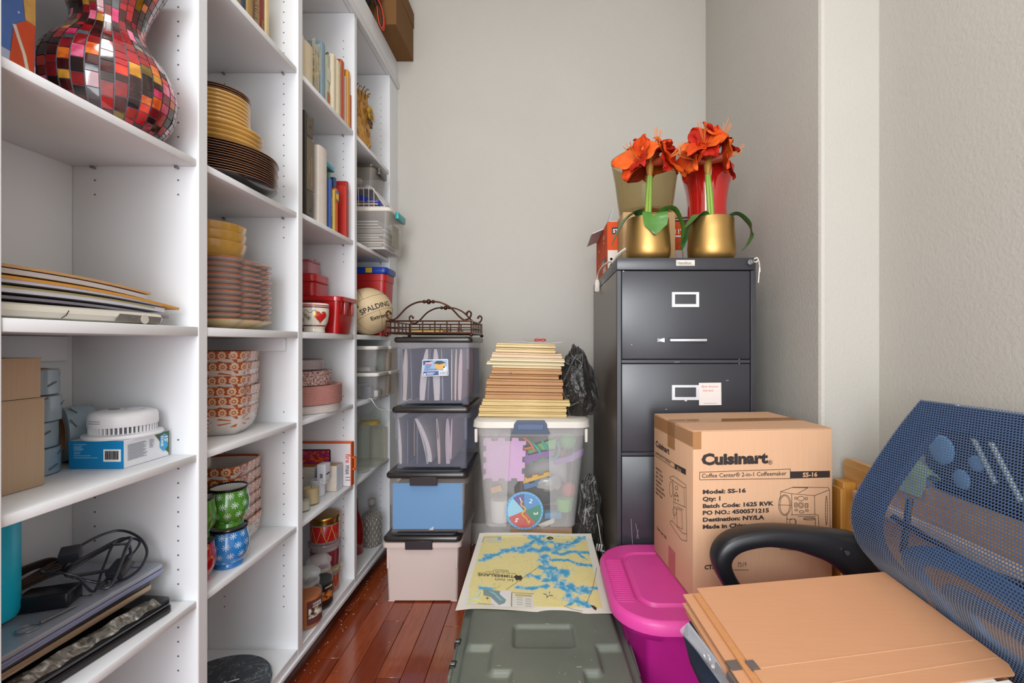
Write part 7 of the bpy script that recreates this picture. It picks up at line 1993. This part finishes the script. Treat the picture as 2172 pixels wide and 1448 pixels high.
MB().rect(fL, cd / 2 - .02, .0, cd / 2 + .03, .07, .0005).build('packing_tape', MATS.setdefault('brown_tape', M('a4684a', .25, var=.1, coat=.3)), CFB)
def oF(px, py): return onplane(px, py, fF)
def oL(px, py): return onplane(px, py, fL)
def ft(body, px, py, px2, cap_px, bold=.0006, spacing=1.0, mat=INK, fr=None, on=None):
    """print a word on the carton so that it runs from px to px2 with capitals cap_px high"""
    on = on or oF; fr = fr or fF
    a = on(px, py); b = on(px2, py); c = on(px, py - cap_px)
    size = abs(c[1] - a[1]) / .72
    q = text(body, size, mat, CFB, fr, a[0], a[1], bold * size / .02, spacing=spacing, t=.0005)
    xs_ = [(v.co + ORG[CFB] - fr[0]).dot(fr[1]) for v in q.data.vertices]
    k = (b[0] - a[0]) / max(1e-6, max(xs_) - a[0])
    for v in q.data.vertices:
        x = (v.co + ORG[CFB] - fr[0]).dot(fr[1]); v.co += fr[1] * ((x - a[0]) * (k - 1))
    return q
ft('Cuisinart', 1488, 985, 1629, 23, .0011)
text('\u00ae', .016, INK, CFB, fF, *oF(1629, 985), .0001)
ft('Coffee Center\u00ae 2-in-1 Coffeemaker', 1488, 1013, 1668, 9, .0002)
p = oF(1484, 1001); q = oF(1676, 1016); r_ = oF(1760, 998)
mb = MB(); mb.line(fF, [(p[0], p[1]), (q[0], p[1] + (q[0] - p[0]) * .004), (q[0], q[1] + .002), (p[0], oF(1484, 1017)[1])], .0012, closed=True); mb.build('printed_frame', INK, CFB)
MB().plate(fF, [oF(1676, 1014.5), oF(1760, 1012), oF(1760, 998), oF(1676, 999.5)]).build('printed_bar', INK, CFB)
ft('SS-16', 1702, 1011, 1733, 9.5, .0006, mat=CM, fr=(fF[0] + fF[3] * .0006, *fF[1:]))
for body, y, x2 in (('Model: SS-16', 1047, 1582), ('Qty: 1', 1062, 1528), ('Batch Code: 1625 RVK', 1077, 1641), ('PO NO.: 4500571215', 1091.5, 1631), ('Destination: NY/LA', 1106, 1621), ('Made in China', 1121, 1585)):
    ft(body, 1490, y, x2, 8.6, .0009)
ft('CTN NO.', 1494, 1207, 1546, 9, .0009)
ft('7519', 1564, 1202, 1583, 10, .0)
mb = MB(); mb.line(fF, [oF(1556, 1208), oF(1587, 1208)], .001); mb.build('printed_rule', INK, CFB)
mb = MB()
def D(pts, on=oF, fr=fF, wd=.0011, closed=False, ox=1360, oy=860, k=3.62): mb.line(fr, [on(ox + x / k, oy + y / k) for x, y in pts], wd, .0004, closed)
def E(cx_, cy_, rx, ry, n=18, **kw): D([(cx_ + rx * math.cos(2 * PI * i / n), cy_ + ry * math.sin(2 * PI * i / n)) for i in range(n)], closed=True, **kw)
D([(1070, 660), (1165, 625), (1435, 628), (1445, 645), (1330, 690), (1155, 675)], closed=True); D([(1165, 628), (1280, 630), (1205, 672)]); D([(1070, 660), (1070, 690)])
D([(1330, 690), (1333, 835), (1150, 838)]); D([(1155, 678), (1158, 835)]); D([(1445, 645), (1450, 900), (1455, 1110)]); D([(1070, 690), (1060, 720)])
E(1102, 762, 48, 80); E(1102, 762, 38, 72); D([(1055, 762), (1150, 764)])
E(1226, 712, 26, 17); E(1186, 710, 9, 9); E(1268, 713, 9, 9); E(1226, 763, 20, 22); E(1226, 763, 11, 12)
for yy in (763,): D([(1177, 745), (1197, 745), (1197, 778), (1177, 778)], closed=True); D([(1258, 750), (1280, 750), (1280, 783), (1258, 783)], closed=True)
for yy in (753, 761, 769): D([(1180, yy), (1194, yy)], wd=.0007); D([(1261, yy + 5), (1277, yy + 5)], wd=.0007)
E(1190, 800, 11, 7); E(1272, 804, 11, 7); E(1231, 814, 19, 9)
E(1422, 805, 8, 112, 24)
for k in range(9): D([(1418, 720 + k * 22), (1426, 720 + k * 22)], wd=.0007)
D([(1118, 840), (1118, 1080)]); D([(1118, 870), (1180, 868), (1185, 930)]); D([(1333, 835), (1360, 840), (1365, 940)]); D([(1205, 850), (1340, 850)]); D([(1250, 870), (1335, 865), (1345, 1060)]); E(1290, 868, 45, 10); E(1165, 890, 26, 22)
D([(1068, 1062), (1068, 1100), (1290, 1118), (1452, 1090)]); D([(1068, 1062), (1180, 1045)])
mb.build('printed_drawing', INK, CFB)
# left face
ft('Cuisinart', 1391, 945, 1420, 12, .0008, fr=fL, on=oL)
kL = dict(on=oL, fr=fL)
mb = MB(); mb.line(fL, [oL(1391, 958), oL(1431, 983), oL(1431, 993), oL(1391, 966)], .0012, closed=True); mb.build('printed_frame', INK, CFB)
MB().plate(fL, [oL(1432, 994), oL(1455, 1007), oL(1455, 995), oL(1432, 983)]).build('printed_bar', INK, CFB)
a_ = oL(1391, 965); text('Coffee Center 2-in-1 Coffeemaker', .0088, INK, CFB, fL, a_[0] + .004, a_[1] + .0045, .0001, squeeze=.95)
a_ = oL(1437, 996); text('SS-16', .012, CM, CFB, (fL[0] + fL[3] * .0006, *fL[1:]), a_[0], a_[1] + .0005, .0003)
for k, bd in enumerate(('Model: SS-16', 'G.W.:  15.4 lbs', 'N.W.:  12.7 lbs', 'Dimensions:', '15.0"x11.2"x16.9"', 'Destination: NY/LA', 'Made in China')):
    a_ = oL(1391, 993 + k * 8.6); text(bd, .0095, INK, CFB, fL, a_[0] + .002, a_[1], .0003)
a_ = oL(1394, 1121); text('Date Code: 1625', .011, INK, CFB, fL, a_[0], a_[1], .0003)
mb = MB()
D([(222, 545), (250, 540), (345, 610), (345, 630), (325, 630), (222, 560)], closed=True, **kL); D([(245, 570), (250, 740), (342, 780)], **kL); D([(345, 630), (352, 1040)], **kL); D([(330, 640), (335, 780)], **kL)
E(231, 640, 13, 60, **kL); E(272, 632, 11, 14, **kL); E(270, 680, 8, 14, **kL); E(258, 690, 4, 8, **kL); E(282, 695, 4, 8, **kL); E(262, 720, 4, 6, **kL); E(284, 728, 4, 6, **kL)
D([(250, 740), (255, 870)], **kL); E(258, 810, 14, 32, **kL); D([(272, 790), (312, 805), (318, 950), (278, 925)], closed=True, **kL); D([(275, 775), (325, 800)], **kL)
D([(225, 885), (240, 885), (320, 980), (352, 985)], **kL); D([(225, 905), (310, 1030), (352, 1040)], **kL); D([(225, 885), (225, 905)], **kL)
mb.build('printed_drawing', INK, CFB)
MB().line(fL, [(.01, .003), (cd - .01, .003)], .002).build('flap_seam', M('8a6444', .8), CFB)
# ================================================================== WOODEN RACK BY THE RIGHT WALL, BAG ON IT
PINE = wood_mat('pine_varnish', 'b4772c', 'cf9648', 2, .35); PINE2 = wood_mat('pine_board', 'c08848', 'd6a566', 1, .35); PINE3 = wood_mat('pale_pine', 'c9a882', 'dcc0a0', 2, .5)
WR = thing('wooden_tray_table', 'folded pine tray table leaning on the right wall behind the mesh chair', 'table', (.95, 1.15, 0), world=True)
def yz_board(x0, x1, y0, y1, z0, z1, r=.03):
    o = [(y1, z0), (y1, z1 - r)] + [(y1 - r + r * math.cos(t), z1 - r + r * math.sin(t)) for t in [k * PI / 12 for k in range(1, 6)]] + [(y1 - r, z1), (y0 + r, z1), (y0, z1 - r), (y0, z0)]
    return MB().loft([[(x0, a, b) for a, b in o], [(x1, a, b) for a, b in o]])
yz_board(.912, .930, .62, 1.382, .06, .705, .022).build('table_top', PINE2, WR)
for y in (1.335, .70):
    MB().box(.872, .911, y - .012, y + .034, 0, .645, .003, 2).build('leg', PINE, WR)
    MB().box(.853, .871, y - .03, y + .012, .0, .632, .003, 2).build('leg', PINE, WR)
MB().box(.880, .905, .74, 1.30, .60, .632, .004, 2).build('cross_rail', PINE3, WR)
MB().tube([(.9, 1.374, .608), (.9, 1.3555, .608)], .0072, 16).build('peg_hole', M('7a4a18', .6), WR)
mb = MB(); mb.tube([(.8705, 1.352, .612), (.874, 1.352, .612)], .0065, 16); mb.build('peg_hole', M('7a4a18', .6), WR)
MB().box(.88, .905, .74, 1.30, .12, .15, .004, 2).build('cross_rail', PINE, WR)
BP = thing('black_backpack', 'black backpack hanging over the pine tray table, seen through the chair mesh', 'bag', (.972, 1.02, .5), world=True)
mb = MB(); mb.ball((.972, 1.02, .80), 1, 48)
for v in mb.bm.verts:
    d = (v.co - Vector((.972, 1.02, .80)))
    k = 1 + .12 * noise.noise(d * 2.2 + Vector((5, 0, 0)))
    v.co = Vector((.9835 + d.x * .045 * k, 1.00 + d.y * .16 * k, .775 + (abs(d.z) ** .8) * math.copysign(1, d.z) * .115 * k))
mb.build('bag_body', M('14161c', .6, var=.2, bump=.3, bs=150), BP)
for k, (y, z) in enumerate(((.98, .86), (.93, .84))):
    MB().tube([(.937, y + .05, z + .05), (.935, y - .04, z - .10)], .005, 8).build('reflective_strap', M('a8b0a8', .35, var=.1), BP)
for (y, z, r) in ((1.07, .80, .034), (1.02, .745, .022), (.985, .79, .018)):
    mb = MB(); mb.ball((.938, y, z), r, 16, .25, 1, 1); mb.build('blue_patch', M('6f9cc4', .4, var=.15), BP)
GC = thing('green_cloth', 'green cloth lying over the far end of the pine tray table', 'cloth', (.93, 1.2, .705), world=True)
mb = MB(); mb.grid(lambda u, v: Vector((.900 + .055 * v, 1.085 + .085 * u, .712 + .045 * math.sin(PI * v) * (1 - abs(u - .45)) - (.03 * (1 - v) if v < .3 else 0))), 12, 10, .004)
mb.build('cloth_sheet', M('8a9a68', .8, var=.3, vs_=50), GC)
# ================================================================== MESH CHAIR
CHR = thing('mesh_office_chair', 'navy mesh office chair with black loop arms, its seat piled with folders', 'chair', (.5, .8, 0), world=True)
PLB = M('17171b', .38, var=.08)
prof = [(.752, .44), (.738, .50), (.724, .545), (.702, .575), (.674, .613), (.658, .664), (.666, .716), (.704, .784), (.756, .861), (.806, .928)]
prof = [(x + .012, z) for x, z in prof]
PS = spline([(x, 0, z) for x, z in prof], 8)
zs_cum = [0]
for a, b in zip(PS, PS[1:]): zs_cum.append(zs_cum[-1] + (b - a).length)
def bprof(s_):
    L = s_ * zs_cum[-1]
    for i in range(len(PS) - 1):
        if zs_cum[i + 1] >= L:
            return PS[i].lerp(PS[i + 1], (L - zs_cum[i]) / (zs_cum[i + 1] - zs_cum[i]))
    return PS[-1].copy()
BY0, BY1 = .992, .52
def edge_in(s_):            # how far the side edges draw in towards the bottom and the top
    return .05 * max(0, (.38 - s_) / .38) ** 1.6 + .0 * s_ + .004 * max(0, (s_ - .8) / .2) ** 2
def bpt(t, s_, off=0.0):
    p = bprof(s_); e = edge_in(s_)
    y = (BY0 - e) + ((BY1 + e) - (BY0 - e)) * t
    q = (t - .5) * 2
    cx_ = .014 * (1 - q * q) + .03 * t * s_
    s2 = min(1, s_ + .01); s1 = max(0, s_ - .01)
    tg = (bprof(s2) - bprof(s1)).normalized(); nn = Vector((-tg.z, 0, tg.x))
    return Vector((p.x + cx_, y, p.z)) + nn * off
# mesh fabric: real weave holes by a see-through pattern on the cloth itself
t_ = NT('mesh_fabric'); s_ = t_.sep(t_.new('ShaderNodeTexCoord').outputs['UV'])
u = t_.math('MULTIPLY', s_[0], 88); v = t_.math('MULTIPLY', s_[1], 104)
row = t_.math('FLOOR', v); u = t_.math('ADD', u, t_.math('MULTIPLY', t_.math('MODULO', row, 2), .5))
fx = t_.math('SUBTRACT', t_.math('FRACT', u), .5); fy = t_.math('SUBTRACT', t_.math('FRACT', v), .5)
d_ = t_.math('SQRT', t_.math('ADD', t_.math('MULTIPLY', fx, fx), t_.math('MULTIPLY', fy, fy)))
hole = t_.math('LESS_THAN', d_, .37)
t_.base(t_.mix(t_.noise(60, 2), '1b3a60', '24466f')); t_.set(.55, sheen=.4)
t_.see_through(hole)
MESHM = t_.m
mb = MB(); mb.grid(lambda u, v: bpt(u, v), 36, 60); mb.build('back_mesh', MESHM, CHR, 80)
NAVY = M('1c2f4c', .5, var=.1); 
t_ = NT('frame_fabric'); t_.base(t_.mix(t_.noise(200, 2), '0f1c33', '16294a')); t_.set(.7); FRM = t_.m
def strip(fn, n, name, mat, w0, wd, off0=.004, off1=.02):
    mb_ = MB(); rings = []
    for i in range(n + 1):
        (t0, s0), (t1, s1) = fn(i / n)
        rings.append([bpt(t0, s0, -off0), bpt(t1, s1, -off0), bpt(t1, s1, -off1), bpt(t0, s0, -off1)])
    return mb_.loft(rings).build(name, mat, CHR, 50)
fw = .145
strip(lambda q: ((-.004, q), (fw - .02 * math.sin(q * PI) + .05 * max(0, .3 - q), q)), 40, 'back_frame_side', FRM, 0, 0)
strip(lambda q: ((1 - fw, q), (1.004, q)), 40, 'back_frame_side', FRM, 0, 0)
strip(lambda q: ((fw * .8 + (1 - 1.6 * fw) * q, .998), (fw * .8 + (1 - 1.6 * fw) * q, .895)), 20, 'back_frame_top', FRM, 0, 0)
strip(lambda q: ((fw * .8 + (1 - 1.6 * fw) * q, .11), (fw * .8 + (1 - 1.6 * fw) * q, .0)), 20, 'back_frame_bottom', PLB, 0, 0)
# lumbar support: nested rounded loops behind the mesh
def loop(tc, sc__, rt, rs, k=2.6, n=40):
    o = []
    for i in range(n):
        a = 2 * PI * i / n; c, s_ = math.cos(a), math.sin(a)
        o.append((tc + rt * math.copysign(abs(c) ** (2 / k), c), sc__ + rs * math.copysign(abs(s_) ** (2 / k), s_)))
    return o
def ring_band(o, i_, name, mat, off0, off1):
    mb_ = MB(); rings = []
    for a, b in zip(o + o[:1], i_ + i_[:1]):
        rings.append([bpt(*a, -off0), bpt(*b, -off0), bpt(*b, -off1), bpt(*a, -off1)])
    return mb_.loft(rings, (False, False)).build(name, mat, CHR, 50)
LUMB = M('2a5a8c', .45, var=.08)
ring_band(loop(.52, .27, .33, .225), loop(.52, .26, .265, .165), 'lumbar_loop', LUMB, .012, .024)
ring_band(loop(.52, .235, .205, .12), loop(.52, .215, .13, .055), 'lumbar_loop', LUMB, .014, .026)
MB().tube([bpt(.17, .36, -.03), bpt(.17, .62, -.03)], .006, 8).build('back_stay', PLB, CHR)
MB().tube([bpt(.14, .52, -.03), bpt(.5, .47, -.034), bpt(.86, .52, -.03)], .006, 8).build('back_stay', PLB, CHR)
# seat
t_ = NT('seat_fabric'); t_.base(t_.mix(t_.noise(220, 2), '141f33', '1d2c46')); t_.set(.85); t_.bump(t_.noise(400, 2), .3, .002)
def seat_o(e): return rrect(.282 + e, .735 - e, .50 + e, .995 - e, .09)
MB().loft([[(*p, .413) for p in seat_o(.03)], [(*p, .420) for p in seat_o(.008)], [(*p, .455) for p in seat_o(.0)], [(*p, .479) for p in seat_o(.012)], [(*p, .4865) for p in seat_o(.04)]]).build('seat_cushion', t_.m, CHR, 60)
MB().prism(seat_o(.04), .393, .4125).build('seat_pan', PLB, CHR)
MB().tube([(.5, .76, .10), (.5, .76, .392)], .028, 20).build('gas_lift', PLB, CHR)
for k in range(5):
    a = 2 * PI * k / 5 + 1.9
    LG = MB().loft([[(.5 + r * math.cos(a) + s_ * math.sin(a), .76 + r * math.sin(a) - s_ * math.cos(a), z) for s_, z in ((-w_, zb_), (w_, zb_), (w_ * .8, zb_ + h_), (-w_ * .8, zb_ + h_))] for r, w_, zb_, h_ in ((.02, .03, .075, .045), (.15, .022, .066, .035), (.25, .016, .06, .025))]).build('base_leg', PLB, CHR)
    c = Vector((.5 + .238 * math.cos(a), .76 + .238 * math.sin(a), .026))
    MB().tube([c + Vector((-math.sin(a) * .02, math.cos(a) * .02, 0)), c - Vector((-math.sin(a) * .02, math.cos(a) * .02, 0))], .0255, 18).build('caster', PLB, LG)
    MB().tube([c + Vector((0, 0, .02)), c + Vector((0, 0, .042))], .006, 8).build('caster_stem', STEEL, LG)
# loop arm on the far side (and its twin on the near side)
def arm(yc, name):
    def A(px, py): return at(px, py, 1.072)
    out_px = [(1900, 1300), (1862, 1200), (1815, 1130), (1760, 1116), (1700, 1110), (1640, 1106), (1585, 1110), (1540, 1122), (1514, 1142), (1503, 1168), (1507, 1195), (1522, 1225), (1546, 1262), (1575, 1300), (1600, 1330)]
    in_px = [(1850, 1325), (1808, 1248), (1752, 1188), (1690, 1160), (1650, 1150), (1610, 1146), (1580, 1150), (1556, 1158), (1543, 1170), (1540, 1184), (1546, 1202), (1558, 1222), (1580, 1252), (1606, 1290), (1630, 1322)]
    O = spline([A(*p) for p in out_px], 4); I = spline([A(*p) for p in in_px], 4)
    rings = []
    n = len(O)
    for i, (o, q) in enumerate(zip(O, I)):
        t = i / (n - 1)
        hw = .031 - .010 * abs(t - .4)
        c = (o + q) / 2
        d = (o - q) * .5
        sec = []
        for k in range(16):
            a = 2 * PI * k / 16
            cc, ss = math.cos(a), math.sin(a)
            e = .62
            sec.append(c + d * math.copysign(abs(ss) ** e, ss) * 1.0 + Vector((0, yc - 1.072 + hw * math.copysign(abs(cc) ** e, cc), 0)))
        rings.append(sec)
    MB().loft(rings).build(name, PLB, CHR, 60)
arm(1.052, 'arm_rest')
MB().tube([at(1782, 1162, 1.04) + Vector((0, -.026, 0)), at(1782, 1162, 1.04) + Vector((0, -.021, 0))], .005, 12).build('arm_screw', STEEL, CHR)
for yy in (1.0, .5):
    MB().box(.42, .60, yy - .02, yy + .045 if yy > .8 else yy + .02, .388, .412, .004, 2).build('arm_bracket', PLB, CHR)
# ================================================================== FOLDERS AND CASE ON THE SEAT
ZS = .4872
CS = thing('plastic_document_case', 'clear plastic document case with metal eyelet under the brown folders', 'case', (.45, .77, ZS), world=True)
ck = math.radians(8.8)
cm_ = Matrix.Translation((.285, .875, ZS + .001)) @ Matrix.Rotation(ck, 4, 'Z')
CLC = clear_plastic('case_plastic', 'c9ccd4', .72, .08)
def cbox(a, b, c, d, e, f, nm, mt, bev=.001): return MB().box(a, b, c, d, e, f, bev, 1, mat=cm_).build(nm, mt, CS)
cbox(-.012, .40, -.34, -.01, 0, .002, 'case_back', CLC); cbox(-.012, -.010, -.34, -.01, .0022, .03, 'case_side', CLC, .0005)
MB().tube([cm_ @ Vector((-.011, y, .03)) for y in (-.01, -.1, -.2, -.34)], .0022, 8).build('rolled_edge', M('cfd4e0', .1, var=.05, clear=.3, coat=.6), CS)
MB().tube([cm_ @ Vector((-.014, -.085 + .010 * math.cos(a * PI / 10), .018 + .008 * math.sin(a * PI / 10))) for a in range(20)], .0022, 8, True).build('eyelet', M('d8d8dc', .15, .8), CS)
mb = MB(); mb.ball(cm_ @ Vector((-.014, -.105, .016)), .0035, 10); mb.build('snap_stud', M('d0ccc0', .3), CS)
mb = MB(); mb.grid(lambda u, v: cm_ @ Vector((-.011 - .018 * math.sin(PI * v) * (1 - u * .7), -.012 - .10 * u, .004 + .03 * v)), 8, 8, .001); mb.build('case_flap', CLC, CS)
# folder coordinates: far edge and right edge measured on the seat
FA = Vector((.3015, .8925, .57)); FBv = Vector((.718, .957, .57)); FCv = Vector((.737, .72, .53))
fu = (FBv - FA).normalized(); fvv = (FCv - FBv); fvv = (fvv - fu * fvv.dot(fu)).normalized(); fnn = fvv.cross(fu) * -1
if fnn.z < 0: fnn = -fnn
KRAFT = card_mat('kraft_folder', 'b98561', 'c4916d', 0); KRAFT2 = card_mat('kraft_inner', 'b27a4c', 'c0895c', 0)
FO = thing('accordion_folder', 'brown kraft accordion folder lying on top of the document pile on the chair', 'folder', (.5, .8, ZS + .03), world=True)
def Fp(a, b, h): return FA + fu * a + fvv * b + fnn * h
W1, D1 = .4215, .290
def fslab(a0, a1, b0, b1, h0, h1, nm, mt, T=FO, lift=0.0, r=.0):
    n = 14
    rings = []
    for i in range(n + 1):
        b = b0 + (b1 - b0) * i / n
        rr_ = 0
        if r and b > b1 - r: rr_ = r - max(0.0, r * r - (b - (b1 - r)) ** 2) ** .5
        z = lift * (i / n) ** 2
        rings.append([Fp(a0, b, h0 + z), Fp(a1 - rr_, b, h0 + z), Fp(a1 - rr_, b, h1 + z), Fp(a0, b, h1 + z)])
    return MB().loft(rings).build(nm, mt, T, 40)
fslab(0.0, W1, 0, D1 - .045, -.0022, 0, 'top_cover', KRAFT, r=.012)
fslab(-.03, W1 - .004, .004, D1 - .05, -.010, -.0075, 'middle_flap', KRAFT)
fslab(-.034, W1 - .006, .012, D1 - .03, -.022, -.0195, 'lower_flap', KRAFT)
fslab(-.03, W1 - .008, .02, D1 - .02, -.034, -.0315, 'bottom_flap', KRAFT2)
fslab(-.012, W1 - .012, .01, D1 - .06, -.0072, -.0026, 'gusset', KRAFT2)
fslab(-.012, W1 - .012, .012, D1 - .06, -.0192, -.0104, 'gusset', KRAFT2)
fslab(-.012, W1 - .012, .016, D1 - .06, -.0312, -.0224, 'gusset', KRAFT2)
def fline(b0, b1, nm, mt): 
    mb_ = MB(); mb_.loft([[Fp(.001, b0, .0002), Fp(.001, b0 + .0015, .0002), Fp(.001, b0 + .0015, .0006), Fp(.001, b0, .0006)], [Fp(W1 - .006, b1, .0002), Fp(W1 - .006, b1 + .0015, .0002), Fp(W1 - .006, b1 + .0015, .0006), Fp(W1 - .006, b1, .0006)]]); mb_.build(nm, mt, FO)
CRS = M('d0a078', .7, var=.05)
fline(.183, .178, 'crease', CRS); fline(.224, .214, 'crease', CRS)
GREY = M('6d625e', .35, .3, var=.1)
def corner(a0, a1, b0, b1, h0, h1): 
    MB().loft([[Fp(a0, b0, h0), Fp(a1, b0, h0), Fp(a1, b0, h1), Fp(a0, b0, h1)], [Fp(a0 + .002, b1, h0), Fp(a1 + .002, b1, h0), Fp(a1 + .002, b1, h1), Fp(a0 + .002, b1, h1)]]).build('corner_clip', GREY, FO)
corner(-.0315, -.004, .158, .176, -.0108, -.0062); corner(-.004, .010, .168, .186, -.0034, .0006); corner(-.0365, -.028, .172, .196, -.023, -.012)
PPS = thing('white_documents', 'white and cream sheets fanning out of the near end of the accordion folder', 'papers', (.5, .6, ZS + .04), world=True)
fslab(-.002, W1 - .05, .186, D1 + .02, -.0071, -.0045, 'white_sheet', PAPER, PPS)
fslab(.012, W1 - .03, .25, D1 + .035, -.0043, -.003, 'white_sheet', PAPER, PPS)
fslab(-.022, W1 - .06, .18, D1 + .01, -.0145, -.0118, 'cream_sheet', M('c9ab6a', .6, var=.1), PPS)
fslab(-.020, W1 - .06, .185, D1 + .015, -.0182, -.0155, 'cream_sheet', M('d0b87c', .6, var=.1), PPS)
import OpenImageIO as oiio, sys, numpy as np
im=oiio.ImageBuf('/workdir/render_main.png').get_pixels(oiio.FLOAT)
k=im.shape[1]/2172
for n,x,y in (('back',1150,300),('backlow',1100,600),('niche',1600,200),('return',1800,300),('right',2000,300),('right low',1900,800),('div1',300,450),('div1b',380,800),('div2 front',425,700),('under S1',150,280),('floor',850,1380),('trunk',1150,1400),('box',1600,900),('boxtop',1550,895),('pink',1330,1220),('cab',1450,700),('folder',1750,1320),('filebox',900,1220),('plate',500,250),('gold',1380,500)):
    p=im[int(y*k)-1:int(y*k)+2,int(x*k)-1:int(x*k)+2,:3].mean((0,1))
    print(n,[int(round(v*255)) for v in p])
